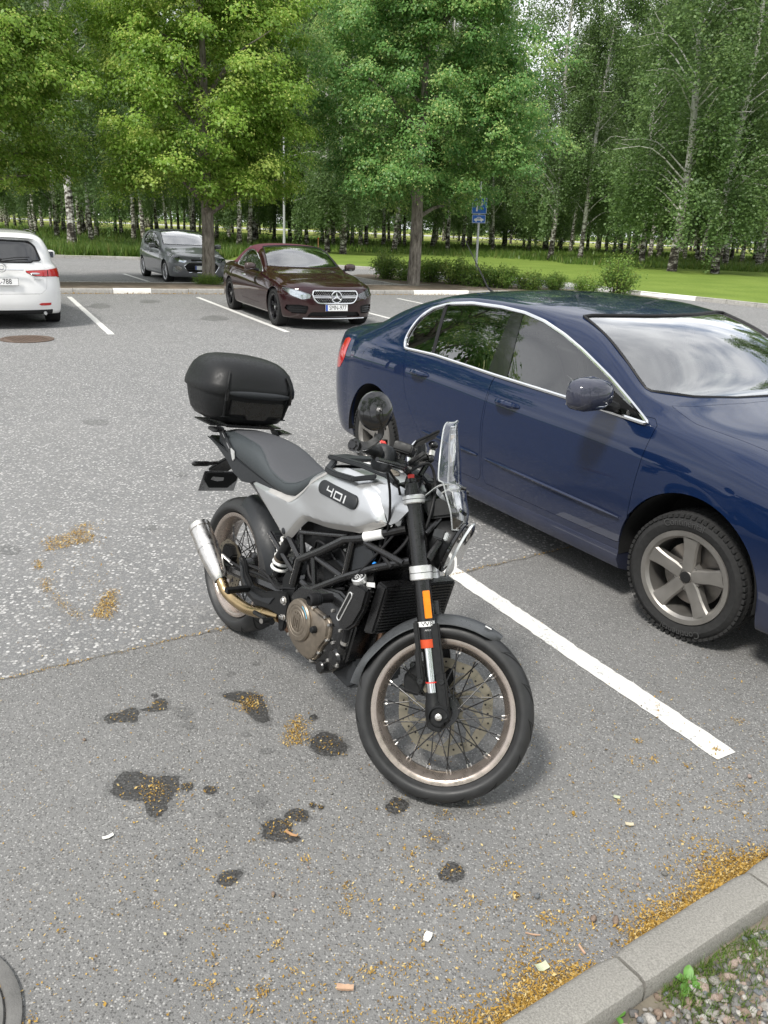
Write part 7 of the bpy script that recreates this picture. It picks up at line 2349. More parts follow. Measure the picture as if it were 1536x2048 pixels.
m = MB(); rings = []
for t in np.linspace(0, 1, 13):
    p = np.array([.330, -.165, .330]) * (1 - t) + np.array([.352, -.275, .338]) * t
    k = 1.0 + (.10 if int(t * 12) % 2 else 0)
    rings.append([p + np.array([.013 * cx * k, 0, .0095 * cz * k]) for cx, cz in ((-1, -1), (1, -1), (1.1, 0), (1, 1), (-1, 1), (-1.1, 0))])
m.loft(rings); m.build('foot_peg', B_MAT, bike, bevel=.001)
m = MB(); m.tube([(.40, -.16, .255), (.53, -.17, .275), (.56, -.175, .283)], [.010, .009, .013], 8); m.tube([(.545, -.165, .283), (.548, -.215, .286)], .0125, 10); m.build('brake_pedal', B_MAT, bike)
m = MB(); m.tube([(.548, -.215, .286), (.5485, -.217, .286)], .010, 10); m.build('pedal_tip', M_RIMG, bike)
m = MB(); m.tube([(.50, .13, .26), (.47, .19, .12), (.455, .235, -.018)], [.012, .011, .010], 8); m.box((.455, .243, -.030), (.05, .035, .008)); m.build('side_stand', B_BLK, bike)

# ---- engine
en = obj('engine', None, bike)
m = MB(); m.loft([[(x * (1 - i) + .78 * i, y, z * (1 - i) + .36 * i) for x, z in ((.605, .31), (.61, .42), (.68, .49), (.80, .52), (.90, .54), (.99, .52), (1.02, .45), (1.00, .32), (.93, .245), (.80, .215), (.69, .225), (.63, .26))] for y, i in ((-.145, .08), (-.135, 0), (.135, 0), (.15, .08))]); m.build('crankcase', B_BLK, en, bevel=.008)
m = MB(); m.loft([[(x, y, z) for x, z in ((.84, .50), (.98, .50), (1.03, .70), (.90, .745))] for y in (-.085, -.075, .075, .085)]); m.build('cylinder', B_BLK, en, bevel=.006)
for k in range(6):
    m = MB(); z = .515 + k * .018; m.box((.925 + (z - .5) * .25, 0, z), (.175, .186, .006)); m.build('cooling_fin', B_BLK, en)
COV = [(.643, .323), (.642, .362), (.668, .405), (.72, .433), (.766, .438), (.824, .436), (.875, .435), (.897, .426), (.907, .405), (.905, .36), (.877, .316), (.862, .276), (.83, .245), (.777, .235), (.702, .253), (.664, .277)]
m = MB(); cv = catmull(COV, 4, closed=True); cc = cv.mean(0)
m.grid(np.array([np.stack([(cc + (cv - cc) * k)[:, 0], np.full(len(cv), y), (cc + (cv - cc) * k)[:, 1]], 1) for k, y in ((1.0, -.135), (1.0, -.152), (.975, -.156), (.94, -.157), (.92, -.166), (.85, -.170), (.4, -.171), (.02, -.171))]), close_v=True); m.build('clutch_cover', B_BRZ, en, fix=True, ang=40)
dc = (.736, .0, .366)
m = MB(); m.lathe([(.080, -.160), (.0785, -.176), (.074, -.182), (.060, -.1835), (.058, -.182), (.054, -.182), (.052, -.184), (.046, -.184), (.044, -.1825), (.040, -.1825), (.038, -.184), (.001, -.1845)], dc, (0, 1, 0), 48); cvd = m.build('clutch_dome', B_BRZ, en, ang=25)
# crowned H emblem in relief
m = MB()
def rel(x0, z0, x1, z1, th=.0022):
    m.box((dc[0] + (x0 + x1) / 2, -.1855, dc[2] + (z0 + z1) / 2), (abs(x1 - x0), th, abs(z1 - z0)))
for a_ in ((-.020, -.034, -.017, .014), (.017, -.034, .020, .014), (-.020, .012, .020, .015), (-.020, -.036, .020, -.033), (-.008, -.026, -.005, .006), (.005, -.026, .008, .006), (-.008, -.0115, .008, -.0085), (-.020, .024, -.013, .030), (-.0035, .026, .0035, .033), (.013, .024, .020, .030)):
    rel(*a_)
m.build('crown_emblem', B_BRZ, cvd, bevel=.0006)
m = MB(); m.lathe([(.066, -.1832), (.073, -.1815)], dc, (0, 1, 0), 12, arc=(R(-72), R(-28))); m.build('blue_sticker', pmat('sticker_blue', (.10, .42, .62), .4), cvd)
for i in range(0, len(cv), 6):
    p = cc + (cv[i] - cc) * 1.0
    m = MB(); m.lathe([(.001, -.165), (.005, -.165), (.0065, -.162), (.0065, -.150)], (p[0], 0, p[1]), (0, 1, 0), 8); m.build('cover_bolt', B_STL, en)
m = MB(); m.lathe([(.001, -.190), (.010, -.189), (.013, -.184), (.0135, -.165)], (.842, 0, .375), (0, 1, 0), 16); m.build('oil_filler', B_MAT, en)
m = MB(); m.lathe([(.001, -.160), (.020, -.160), (.024, -.155), (.026, -.10)], (.885, 0, .245), (0, 1, 0), 18); m.build('oil_filter_cover', B_BLK, en)
m = MB(); m.lathe([(.001, -.162), (.026, -.160), (.034, -.150), (.034, -.10)], (.955, 0, .315), (0, 1, 0), 20); m.tube([(.955, -.13, .315), (.985, -.14, .375)], .020, 12); m.build('water_pump', B_BLK, en)
for p in ((.93, -.158, .295), (.985, -.158, .30), (.93, -.150, .36), (.96, -.15, .42), (.90, -.15, .47)):
    m = MB(); m.lathe([(.001, -.006), (.0055, -.006), (.007, -.003), (.007, .004)], p, (0, 1, 0), 8); m.build('case_bolt', B_STL, en)
m = MB(); m.prism([(.84, .215), (.99, .20), (1.045, .245), (1.03, .31), (.98, .33), (.90, .24)], .20, (0, 0, 0)); m.build('bash_plate', B_GRY, bike, bevel=.01)
hose('coolant_hose', [(.985, -.14, .375), (.988, -.142, .42), (.995, -.15, .47)], .0155)
m = MB(); m.tube([(.985, -.14, .380), (.986, -.14, .392)], .0175, 14); m.build('hose_clip', B_STL, bike)
# crash bobbin
m = MB(); m.lathe([(.0165, -.10), (.0165, -.185), (.020, -.19), (.022, -.20), (.0225, -.225), (.020, -.235), (.014, -.238)], (.868, 0, .505), (0, 1, 0), 24); bo = m.build('crash_bobbin', B_HOSE, bike)
for yy in (-.195, -.203, -.211):
    m = MB(); m.lathe([(.0232, yy + .0015), (.0236, yy), (.0232, yy - .0015)], (.868, 0, .505), (0, 1, 0), 24); m.build('bobbin_ring', B_GRY, bo)
m = MB(); m.lathe([(.013, -.2375), (.012, -.225), (.001, -.224)], (.868, 0, .505), (0, 1, 0), 18); m.build('bobbin_bore', M_DARK, bo)

# ---- trellis frame
fr = obj('trellis_frame', None, bike)
def ft(P, r=.0135, nm='frame_tube'):
    m = MB(); m.tube(P, r, 10); m.build(nm, B_BLK, fr)
for sd in (-1, 1):
    q = lambda x, z, y=.13: (x, sd * y, z)
    ft([q(.62, .560), q(.75, .640), q(.88, .728), q(.966, .760), q(1.05, .805, .10), q(1.10, .835, .06)], .0165)
    ft([q(.72, .474), q(.90, .594), q(1.06, .690, .12), q(1.16, .745, .07)], .0145)
    ft([q(.702, .60), q(.742, .489)], .010); ft([q(.725, .604), q(.896, .594)], .011)
    ft([q(.909, .602), q(.921, .735)], .0125); ft([q(.988, .752), q(1.15, .735, .09)], .011)
    ft([q(.654, .483), q(.730, .475)], .011); ft([q(.62, .56), q(.60, .45)], .018)
    ft([q(.38, .585), q(.585, .498)], .010); ft([q(.598, .66), q(.89, .742)], .009); ft([q(.608, .655), q(.633, .58)], .010)
    ft([q(.62, .56), q(.45, .64, .12), q(.20, .72, .11), q(-.1, .80, .10)], .012)
    m = MB(); m.prism([(.522, .445), (.542, .49), (.586, .495), (.622, .46), (.625, .36), (.58, .345), (.535, .38)], .018, (0, sd * .125, 0)); m.build('pivot_cover', B_MAT, fr, bevel=.006)
    m = MB(); m.prism([(.925, .712), (.976, .742), (1.022, .738), (1.045, .716), (.998, .660), (.928, .622)], .012, (0, sd * .118, 0)); m.build('frame_cover', B_GRY, fr, bevel=.004)
    m = MB(); m.prism([(.73, .60), (.80, .62), (.89, .60), (.85, .53), (.76, .50)], .012, (0, sd * .10, 0)); m.build('air_duct', B_MAT, fr, bevel=.004)
m = MB(); m.tube([(.985, -.1335, .771), (1.045, -.107, .803)], .0178, 12); m.build('frame_label', B_WHT, fr)
m = MB(); m.prism([(0, 0), (.012, 0), (.012, .055), (0, .055)], .002, (.81, -.112, .525), (.9, 0, -.35), (.35, 0, .9)); m.build('warning_label', B_WHT, fr)
m = MB(); m.loft([[(x, y, z) for y, z in ((-.09, .60), (.09, .60), (.09, .76), (-.09, .76))] for x in (.60, .64, .86, .90)]); m.build('airbox', B_MAT, bike, bevel=.015)
for sd in (-1, 1):
    m = MB(); m.prism([(.60, .43), (.61, .60), (.70, .66), (.86, .735), (.99, .735), (1.02, .62), (.90, .52), (.74, .46)], .012, (0, sd * .082, 0)); m.build('engine_bay_filler', B_BLK, bike, bevel=.004)  # added black plate, darkens the see-through gaps of the engine bay
    m = MB(); m.box((.83, sd * .094, .60), (.10, .012, .055)); m.build('coil_pack', B_GRY, bike, bevel=.006)
hose('fuel_line', [(.70, -.10, .68), (.78, -.115, .70), (.86, -.11, .66), (.88, -.10, .58), (.84, -.10, .53)], .0045)
hose('vent_hose', [(.64, -.11, .58), (.68, -.12, .52), (.74, -.115, .50), (.82, -.11, .52), (.90, -.12, .55)], .0055)
m = MB(); m.box((.56, 0, .66), (.10, .16, .12)); m.build('battery_tray', B_MAT, bike, bevel=.01)
m = MB(); m.tube([(.80, -.08, .66), (.84, -.085, .672)], .008, 8); m.tube([(.90, -.11, .66), (.895, -.11, .62)], .006, 8); m.build('connector', B_WHT, bike)
hose('breather_hose', [(.66, -.10, .62), (.70, -.12, .66), (.76, -.115, .655), (.80, -.10, .62)], .005)
hose('brake_line', [(.30, -.155, .42), (.42, -.150, .43), (.50, -.14, .40), (.56, -.135, .42), (.62, -.13, .44)], .005)
hose('brake_line', [(.10, -.13, .36), (.24, -.135, .375), (.38, -.14, .405), (.52, -.13, .40)], .006)
# ---- radiator
rd = obj('radiator', None, bike)
m = MB(); m.loft([[(x, y, z) for x, z in ((1.085, .47), (1.135, .485), (1.165, .66), (1.115, .665))] for y in (-.155, -.145, .145, .155)]); m.build('core', B_BLK, rd, bevel=.006)
m = MB()
for k in range(15):
    z = .49 + k * .0115; m.box((1.139 + (z - .485) * .17, 0, z), (.004, .28, .003))
m.build('core_fins', B_BLK, rd)
for sd in (-1, 1):
    GD = [(1.012, .607), (1.045, .635), (1.115, .635), (1.105, .56), (1.072, .492), (1.035, .455), (1.0, .452), (.972, .478), (.985, .53)]
    m = MB(); m.prism(GD, .030, (0, sd * .175, 0)); m.build('radiator_guard', B_BLK, rd, bevel=.008)
    a, b_ = np.array([1.034, .586]), np.array([.992, .488])
    dv_ = (b_ - a) / np.linalg.norm(b_ - a); nv = np.array([-dv_[1], dv_[0]])
    cap_ = [a + .0095 * (-dv_ * math.sin(t) + nv * math.cos(t)) for t in np.linspace(0, math.pi, 8)] + [b_ + .0095 * (dv_ * math.sin(t) - nv * math.cos(t)) for t in np.linspace(0, math.pi, 8)]
    m = MB(); pl = np.array([(p[0], sd * .1915, p[1]) for p in cap_]); m.tube(np.r_[pl, pl[:2]], .0024, 6, caps=False); m.build('guard_slot_trim', B_ALU, rd)
    m = MB(); m.prism(cap_, .002, (0, sd * .1905, 0)); m.build('guard_slot', M_DARK, rd)
rc_ = obj('radiator_cap', None, bike)
m = MB(); m.lathe([(.023, -.012), (.025, -.008), (.025, .006), (.022, .009)], (1.042, -.172, .645), (-.15, -.45, .88), 28); m.lathe([(.013, -.03), (.013, -.01)], (1.042, -.172, .645), (-.15, -.45, .88), 16); m.build('rim', B_ALU, rc_)
m = MB(); m.lathe([(.0222, .0088), (.001, .0092)], (1.042, -.172, .645), (-.15, -.45, .88), 28); m.build('face', B_BLK, rc_)
axc = np.array([-.15, -.45, .88]); axc /= np.linalg.norm(axc); uu = np.cross((0, 0, 1), axc); uu = np.array([.95, -.3, 0]) - axc * (np.array([.95, -.3, 0]) @ axc); uu /= np.linalg.norm(uu); vv = np.cross(axc, uu)
m = MB()
for x0, z0, x1, z1 in ((-.005, .002, .005, .004), (-.005, .012, .005, .014), (-.005, .002, -.003, .014), (.003, .002, .005, .014), (-.005, -.003, .005, -.005), (-.005, -.013, .005, -.011), (-.005, -.013, -.003, -.003), (.003, -.013, .005, -.006), (.009, -.014, .0105, .014), (-.016, -.008, -.010, -.006), (-.018, -.003, -.010, -.001), (-.018, .002, -.010, .004), (.013, -.004, .018, .004)):
    cen_ = np.array([1.042, -.172, .645]) + axc * .0096
    P4 = [cen_ + uu * a_ + vv * b_ for a_, b_ in ((x0, z0), (x1, z0), (x1, z1), (x0, z1))]
    m.add(P4, [(0, 1, 2, 3)])
m.build('cap_print', B_WHT, rc_)
m = MB(); m.box((1.085, -.156, .640), (.045, .002, .015), np.array(Matrix.Rotation(R(-18), 3, 'Y'))); m.build('radiator_label', B_WHT, bike)
# ================================================================== sign, lamp post
M_GALV = pmat('galvanised_steel', (.48, .49, .50), .45, .55, var=.10, scale=8)
M_SBLUE = pmat('sign_blue', (.018, .14, .55), .35, var=.05)
M_SWHITE = pmat('sign_white', (.78, .78, .78), .4, var=.03)
sg = thing('parking_sign', 'blue parking sign with a car plate on a grey post in the hedge', 'sign', (2.62, 26.35, .1), (0, R(-1.2), R(-8)))
m = MB(); m.tube([(0, 0, -.1), (0, 0, 3.1)], .038, 14); m.build('post', M_GALV, sg)
def sign_plate(nm, z, wd_, ht):
    e = obj(nm, None, sg)
    m = MB(); m.box((0, -.050, z), (wd_, .004, ht)); m.build('panel', M_SBLUE, e, bevel=.001)
    m = MB()
    for x, zz, a, b_ in ((-wd_ / 2 + .010, z, .010, ht - .012), (wd_ / 2 - .010, z, .010, ht - .012), (0, z + ht / 2 - .010, wd_ - .012, .010), (0, z - ht / 2 + .010, wd_ - .012, .010)):
        m.box((x, -.053, zz), (a, .0015, b_))
    m.build('border', M_SWHITE, e)
    m = MB(); m.box((0, -.042, z), (.10, .03, .04)); m.build('bracket', M_GALV, e)
    return e
e = sign_plate('parking_plate', 2.40, .46, .46)
m = MB(); P = catmull([(-.03, .02), (.06, .02), (.10, .055), (.10, .095), (.06, .13), (-.03, .13)], 4)
m.box((-.075, -.054, 2.40), (.052, .002, .32))
ring_o = [(-.05, .155)] + [(.045 + .075 * math.cos(t), .0775 + .0775 * math.sin(t)) for t in np.linspace(math.pi / 2, -math.pi / 2, 12)] + [(-.05, .0)]
m.prism([(x, z + 2.40) for x, z in ring_o], .002, (0, -.0545, 0)); m.build('letter_p', M_SWHITE, e)
m = MB(); m.prism([(x, z + 2.40) for x, z in [(-.05, .108)] + [(.04 + .032 * math.cos(t), .0775 + .0305 * math.sin(t)) for t in np.linspace(math.pi / 2, -math.pi / 2, 10)] + [(-.05, .047)]], .002, (0, -.0562, 0)); m.build('letter_counter', M_SBLUE, e)
e = sign_plate('car_plate', 2.02, .42, .25)
m = MB(); m.prism([(x, z + 2.015) for x, z in ((-.145, -.045), (-.145, -.005), (-.125, .012), (-.075, .02), (-.045, .062), (.05, .062), (.085, .02), (.14, .008), (.15, -.02), (.15, -.045), (.115, -.045), (.10, -.075), (.065, -.075), (.05, -.045), (-.05, -.045), (-.065, -.075), (-.10, -.075), (-.115, -.045))], .002, (0, -.054, 0)); m.build('car_symbol', M_SWHITE, e)
m = MB(); m.prism([(x, z + 2.015) for x, z in ((-.058, .02), (-.037, .048), (-.005, .048), (-.005, .02))], .002, (0, -.0562, 0)); m.prism([(x, z + 2.015) for x, z in ((.006, .02), (.006, .048), (.044, .048), (.066, .02))], .002, (0, -.0562, 0)); m.build('car_symbol_windows', M_SBLUE, e)

lp = thing('lamp_post', 'slim pale lamp post rising behind the maroon convertible', 'lamp post', (-6.12, 45.8, .15))
M_LP = pmat('lamp_post_white', (.45, .46, .47), .4, .2, var=.05)
m = MB(); m.tube([(0, 0, 0), (0, 0, 1.0), (0, 0, 6.2)], [.10, .07, .052], 12); m.build('pole', M_LP, lp)
m = MB(); m.tube([(0, 0, 6.1), (0, -.3, 6.3), (0, -.8, 6.35)], .04, 8, smooth=4); m.build('arm', M_LP, lp)
m = MB(); m.loft([[(x * k, y, 6.36 + z) for x, z in ((-.14, 0), (-.10, .09), (.10, .09), (.14, 0), (.08, -.03), (-.08, -.03))] for y, k in ((-.7, .6), (-.85, 1), (-1.25, 1), (-1.4, .5))]); m.build('luminaire', M_GALV, lp, fix=True)
st_ = thing('marker_stake', 'small orange marker stake standing in the grass behind the convertible', 'stake', (-4.4, 47.5, .15))
m = MB(); m.box((0, 0, .42), (.05, .02, .84)); m.build('lath', pmat('stake_wood', (.34, .17, .08), .8), st_, bevel=.004)
m = MB(); m.box((0, 0, .86), (.054, .024, .10)); m.build('painted_tip', B_ORG, st_, bevel=.004)

# ================================================================== fallen lime blossom
rg = np.random.default_rng(404)
PX = []
def put(xy, z=.0):
    PX.append(np.c_[xy, np.full(len(xy), z)])
def in_px(poly, n, jit=.0):
    P = np.array([ground_at(u, v) for u, v in poly]); lo, hi = P.min(0), P.max(0)
    q = rg.uniform(lo, hi, (n * 4, 2)); q = q[in_poly(q, P)][:n]
    return q + rg.normal(0, jit, q.shape)
# drift along the kerb
n = 72000
s = rg.uniform(-.6, 3.2, n)
wob = .055 + .028 * np.sin(s * 7.1 + 1) + .022 * np.sin(s * 17.3) + .008 * np.clip(s - .8, 0, 1.4)
q = np.abs(rg.normal(0, 1, n)) ** 1.2 * wob * .54
put(KD * s[:, None] + KN * (.913 + q)[:, None], .0)
n = 6000
s = rg.uniform(-.6, 3.0, n); q = rg.exponential(.20, n)
put(KD * s[:, None] + KN * (.915 + q)[:, None])
# clumps strewn over the foreground
for i in range(200):
    u, v = rg.uniform(60, 1500), 1330 + 718 * rg.random() ** .8
    wgt = np.clip((u / 1536) * .9 + (v - 1330) / 1500, .05, 1)
    if rg.random() > wgt:
        continue
    k = int(rg.integers(5, 50) * wgt)
    c = ground_at(u, v)
    if (c @ KN) > .93:
        put(c + rg.normal(0, rg.uniform(.006, .03), (k, 2)))
n = 2200
u = rg.uniform(0, 1536, n); v = 1250 + 798 * rg.random(n)
G_ = np.array([ground_at(a, b_) for a, b_ in zip(u, v)]); put(G_[(G_ @ KN) > .93])
for P in STAINS[:16]:
    c = P.mean(0); r_ = np.linalg.norm(P - c, axis=1).mean()
    put(c + rg.normal(0, r_ * .5, (int(800 * r_), 2)))
c = STAINS[0].mean(0); put(c + np.array([.03, .0]) + rg.normal(0, .028, (130, 2)))
c = STAINS[3].mean(0); put(c + rg.normal(0, .03, (260, 2)))
for poly, n in (([(85, 1085), (100, 1075), (130, 1072), (150, 1060), (190, 1070), (182, 1085), (140, 1092), (95, 1105)], 1500), ([(185, 1236), (198, 1210), (218, 1180), (231, 1184), (228, 1225), (215, 1239)], 1300), ([(68, 1124), (82, 1122), (84, 1138), (72, 1140)], 180), ([(84, 1160), (100, 1158), (104, 1185), (88, 1186)], 240), ([(100, 1185), (118, 1192), (140, 1222), (172, 1234), (165, 1240), (130, 1226), (108, 1204)], 420), ([(140, 1055), (180, 1045), (195, 1060), (160, 1066)], 200), ([(575, 1455), (600, 1428), (612, 1450), (614, 1487), (566, 1492)], 620), ([(60, 1050), (220, 1040), (260, 1250), (90, 1260)], 420)):
    put(in_px(poly, n, .012))
# along the seam and in the far gutter
s = rg.uniform(-.6, 3.6, 2600); dens = np.sin(s * 3.1) * .5 + np.sin(s * 8.7) * .5
s = s[rg.random(len(s)) < .35 + .4 * dens]
put(SEAM_P + SEAM_D * s[:, None] + SEAM_N * rg.normal(0, .0065, (len(s), 1)))
s = rg.uniform(0, ilen, 3500); put(IA + idir * s[:, None] - inor * np.abs(rg.normal(0, .05, (3500, 1))) - inor * .02)
X = np.concatenate(PX)
n = len(X)
far_ = np.clip(np.hypot(X[:, 0], X[:, 1]) / 4, 1, 4)
a = rg.uniform(0, 6.283, n); L_ = rg.lognormal(math.log(.0028), .38, n).clip(.0012, .007) * far_; W_ = L_ * rg.uniform(.35, .8, n)
kd = np.clip(1 - np.abs((X[:, :2] @ KN) - .93) / .08, 0, 1)
z0 = .004 + rg.random(n) * (.002 + .010 * kd)
dx, dy = np.cos(a), np.sin(a); tz = rg.normal(0, .45, n) * L_
C = np.stack([X[:, 0], X[:, 1], z0 + np.abs(tz)], 1)
U = np.stack([dx * L_, dy * L_, tz], 1); Wv = np.stack([-dy * W_, dx * W_, rg.normal(0, .3, n) * W_], 1)
V = np.stack([C - U, C - Wv * .9, C + U, C + Wv * .9], 1).reshape(-1, 3)
V[:, 2] = np.maximum(V[:, 2], .0032)
M_BLOS = leaf_mat('fallen_blossom', (.17, .095, .018), (.45, .27, .045), (.66, .52, .24), .12, .8)
o = obj('fallen_blossom', fast_mesh('fallen_blossom', V, np.arange(4 * n).reshape(n, 4), M_BLOS, np.clip(rg.normal(.48, .30, n), 0, 1)))
tag(o, 'drift of fallen orange-yellow lime blossom along the near kerb', 'blossom', kind='stuff')

# ================================================================== gravel, weeds, small litter
def pebbles(P, r, rg, flat=.65):
    base = MB(); base.ball((0, 0, 0), 1, 7, 5); bv = base.verts(); bf = [f if len(f) == 4 else f + (f[-1],) for f in base.f]
    n = len(P); nv = len(bv)
    sc_ = np.stack([rg.uniform(.75, 1.3, n), rg.uniform(.6, 1.0, n), rg.uniform(.45, .8, n) * flat / .65], 1) * r[:, None]
    defo = 1 + rg.normal(0, .14, (n, nv, 1))
    V = bv[None] * defo * sc_[:, None]
    a = rg.uniform(0, 6.28, n); b_ = rg.normal(0, .35, n)
    ca, sa, cb, sb_ = np.cos(a)[:, None], np.sin(a)[:, None], np.cos(b_)[:, None], np.sin(b_)[:, None]
    x, y, z = V[..., 0], V[..., 1], V[..., 2]
    y, z = cb * y - sb_ * z, sb_ * y + cb * z
    x, y = ca * x - sa * y, sa * x + ca * y
    V = np.stack([x, y, z], 2) + P[:, None]
    tri = [f for f in base.f if len(f) == 3]; qd = [f for f in base.f if len(f) == 4]
    T_ = tri + [(f[0], f[1], f[2]) for f in qd] + [(f[0], f[2], f[3]) for f in qd]
    F = (np.array(T_)[None] + (np.arange(n) * nv)[:, None, None]).reshape(-1, 3)
    return V.reshape(-1, 3), F, len(T_)
m_, t, b = node_mat('gravel_stone')
L = t.links.new
at = t.nodes.new('ShaderNodeAttribute'); at.attribute_name = 'tone'
r = t.nodes.new('ShaderNodeValToRGB'); r.color_ramp.interpolation = 'CONSTANT'
cols = [(.13, .125, .12), (.22, .215, .20), (.30, .28, .255), (.16, .17, .18), (.34, .265, .225), (.24, .18, .14), (.42, .40, .37), (.19, .185, .175)]
for i, c in enumerate(cols):
    el = r.color_ramp.elements[0] if i == 0 else (r.color_ramp.elements[1] if i == 1 else r.color_ramp.elements.new(i / 8))
    el.position = i / 8; el.color = c + (1,)
L(at.outputs['Fac'], r.inputs[0])
nz_ = t.nodes.new('ShaderNodeTexNoise'); nz_.inputs['Scale'].default_value = 260; nz_.inputs['Detail'].default_value = 3
geo = t.nodes.new('ShaderNodeNewGeometry'); L(geo.outputs['Position'], nz_.inputs['Vector'])
mr = t.nodes.new('ShaderNodeMapRange'); mr.inputs[1].default_value = .3; mr.inputs[2].default_value = .7; mr.inputs[3].default_value = .6; mr.inputs[4].default_value = .98
L(nz_.outputs[0], mr.inputs[0])
v = t.nodes.new('ShaderNodeVectorMath'); v.operation = 'SCALE'; L(r.outputs[0], v.inputs[0]); L(mr.outputs[0], v.inputs[3]); L(v.outputs[0], b.inputs['Base Color'])
setp(b, rough=.8, spec=.3)
M_STONE = m_
rg = np.random.default_rng(11)
n = 12500
s = rg.uniform(.2, 2.6, n); q = .785 - rg.random(n) ** .8 * .52
keep = rg.random(n) < np.clip((.79 - q) / .06, .45, 1)
s, q = s[keep], q[keep]; n = len(s)
rr = rg.lognormal(math.log(.0078), .33, n).clip(.003, .017)
P = np.c_[KD * s[:, None] + KN * q[:, None], .052 + rr * rg.uniform(.1, .5, n)]
V, F, k = pebbles(P, rr, rg)
o = obj('gravel', fast_mesh('gravel', V, F, M_STONE, np.repeat(rg.random(n), k), smooth=False)); tag(o, 'grey and pinkish gravel behind the near kerb', 'gravel', kind='stuff')
# grit lying on the asphalt
n = 260
u = rg.uniform(0, 1536, n); v_ = 1330 + 700 * rg.random(n)
G_ = np.array([ground_at(a, b_) for a, b_ in zip(u, v_)]); G_ = G_[(G_ @ KN) > .93]; n = len(G_)
rr = rg.lognormal(math.log(.0022), .5, n).clip(.001, .007)
V, F, k = pebbles(np.c_[G_, rr * .5 + .001], rr, rg)
o = obj('loose_grit', fast_mesh('loose_grit', V, F, M_STONE, np.repeat(rg.random(n), k))); tag(o, 'loose grit scattered over the near asphalt', 'grit', kind='stuff')
# moss and grass along the inner side of the kerb
n = 16000
s = rg.uniform(.2, 2.5, n); q = .789 - np.abs(rg.normal(0, .05, n)) * (1 + .7 * np.sin(s * 5))
cl = np.sin(s * 9.3) + np.sin(s * 23) * .6 + rg.normal(0, .4, n) > .0
s, q = s[cl], q[cl]; n = len(s)
B = np.c_[KD * s[:, None] + KN * q[:, None], np.full(n, .052)]
h = rg.uniform(.006, .030, n); a = rg.uniform(0, 6.28, n); w_ = rg.uniform(.0008, .002, n)
side_ = np.stack([np.cos(a) * w_, np.sin(a) * w_, 0 * a], 1); tip = np.stack([rg.normal(0, .5, n) * h, rg.normal(0, .5, n) * h, h], 1)
V = np.stack([B + side_, B - side_, B + tip], 1).reshape(-1, 3)
o = obj('kerb_moss', fast_mesh('kerb_moss', V, np.arange(3 * n).reshape(n, 3), M_TG, np.clip(rg.normal(.4, .2, n), 0, 1))); tag(o, 'moss and fine grass along the inner edge of the near kerb', 'moss', kind='stuff')
M_WEED = pmat('weed_leaf', (.09, .22, .035), .5, var=.2, scale=40)
def weed(loc, lab, sc_, leaves_):
    t = thing('weed', lab, 'weed', (*loc, .054))
    for az, el, ln, wd_ in leaves_:
        d = np.array([math.cos(az) * math.cos(el), math.sin(az) * math.cos(el), math.sin(el)]); sd_ = np.array([-math.sin(az), math.cos(az), 0])
        rows = []
        for k in np.linspace(0, 1, 7):
            p = d * ln * k * sc_ - np.array([0, 0, .35 * ln * k * k * sc_]); w2 = wd_ * sc_ * math.sin(math.pi * (.08 + .9 * k)) ** .8
            rows.append([p + sd_ * w2 + (0, 0, .15 * w2), p - (0, 0, .25 * w2), p - sd_ * w2 + (0, 0, .15 * w2)])
        m = MB(); m.grid(np.array(rows)); m.build('leaf', M_WEED, t)
    return t
weed(ground_at(1375, 1962, .06), 'broad leaved green weed growing in the gravel by the kerb', 1, [(1.2, 1.0, .055, .012), (2.6, .5, .045, .011), (4.2, .4, .05, .012), (5.6, .6, .045, .011), (.3, .5, .04, .010)])
weed(ground_at(1235, 2030, .06), 'small weed at the bottom picture edge beside the kerb', .7, [(0.4, .6, .04, .010), (1.9, .7, .045, .010), (3.4, .4, .04, .009), (4.9, .5, .045, .010)])
M_PAPER = pmat('paper_scrap', (.78, .76, .70), .8, var=.08, scale=60)
M_WOODC = pmat('wood_chip', (.46, .30, .20), .85, var=.2, scale=60)
M_DRY = pmat('dry_leaf', (.42, .24, .12), .8, var=.2, scale=60)
M_PALE = pmat('pale_leaf', (.45, .48, .33), .8, var=.15, scale=60)
def scrap(nm, lab, cat, px, ln, wd_, ang, mat, th=.003, curl=.002):
    c = ground_at(*px)
    m = MB(); rows = []
    for k in np.linspace(-1, 1, 7):
        w2 = wd_ / 2 * (1 - .12 * abs(k) + rng.normal(0, .06)); x = ln / 2 * k; z = .006 + curl * k * k + rng.normal(0, .0004)
        rows.append([(x, -w2, z), (x, w2, z), (x, w2, z + th), (x, -w2, z + th)])
    m.loft(rows)
    t = m.build(nm, mat, None, fix=True); t.location = (*c, 0); t.rotation_euler = (0, 0, ang); tag(t, lab, cat)
scrap('paper_scrap', 'small white paper scrap on the asphalt at the bottom centre', 'litter', (855, 1878), .030, .019, 1.2, M_PAPER)
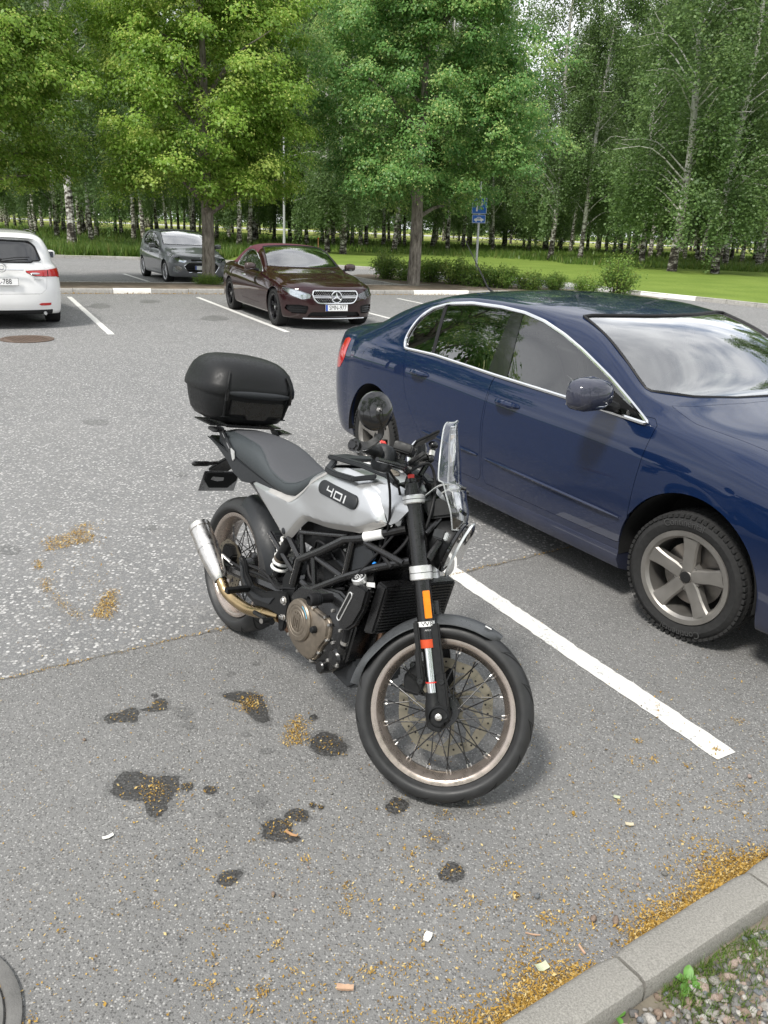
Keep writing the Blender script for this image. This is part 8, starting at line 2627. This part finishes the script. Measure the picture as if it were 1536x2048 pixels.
scrap('wood_chip', 'brown wood chip lying alone at the bottom centre', 'wood chip', (690, 1980), .042, .015, 0, M_WOODC, .006)
scrap('dry_leaf', 'curled brown leaf lying on the oil stain before the front wheel', 'leaf', (583, 1672), .045, .009, -.5, M_DRY, .0015, .006)
scrap('petal', 'pale cream petal on bare asphalt in the left foreground', 'petal', (216, 1677), .032, .012, .6, M_PAPER, .0015, .003)
scrap('wood_chip', 'pale flat chip on the asphalt below the white bay line', 'wood chip', (1258, 1652), .026, .013, -.1, pmat('pale_chip', (.52, .46, .33), .8), .003)
scrap('lime_seed_wing', 'round pale seed wing on the asphalt right of the front wheel', 'seed wing', (1233, 1597), .022, .014, -.3, M_PALE, .001, .002)
scrap('twig', 'straight pale twig near the blossom drift', 'twig', (1065, 1873), .040, .003, -.15, M_WOODC, .003)
scrap('twig', 'short pink stick in the blossom drift by the kerb', 'twig', (1163, 1904), .030, .005, -1.2, M_WOODC, .004)
scrap('pale_leaf', 'torn pale green leaf at the foot of the kerb', 'leaf', (1083, 1938), .034, .022, .4, M_PALE, .001, .006)
def stone(px, r_, lab):
    rg2 = np.random.default_rng(int(px[0])); c = ground_at(*px)
    V, F, k = pebbles(np.array([[0, 0, r_ * .5]]), np.array([r_]), rg2)
    t = obj('stone', fast_mesh('stone', V, F, M_STONE, np.full(k, rg2.random())), None, (*c, .002)); tag(t, lab, 'stone', 'single stones on the asphalt')
stone((1231, 1845), .013, 'largest grey-pink stone in front of the blossom drift'); stone((1187, 1841), .011, 'grey stone left of the largest stone by the drift'); stone((1400, 1741), .012, 'pinkish stone in the blossom drift near the right edge'); stone((1328, 1750), .009, 'dark grey pebble above the blossom drift'); stone((1073, 1796), .009, 'brown pebble alone left of the drift'); stone((1498, 1556), .010, 'red-brown pebble beyond the end of the white line'); stone((1488, 1628), .009, 'dark pebble at the right edge above the drift'); stone((546, 1792), .008, 'white pebble left of the lower oil stain'); stone((1496, 724 + 1250), .02, 'pale square-edged stone among the gravel')
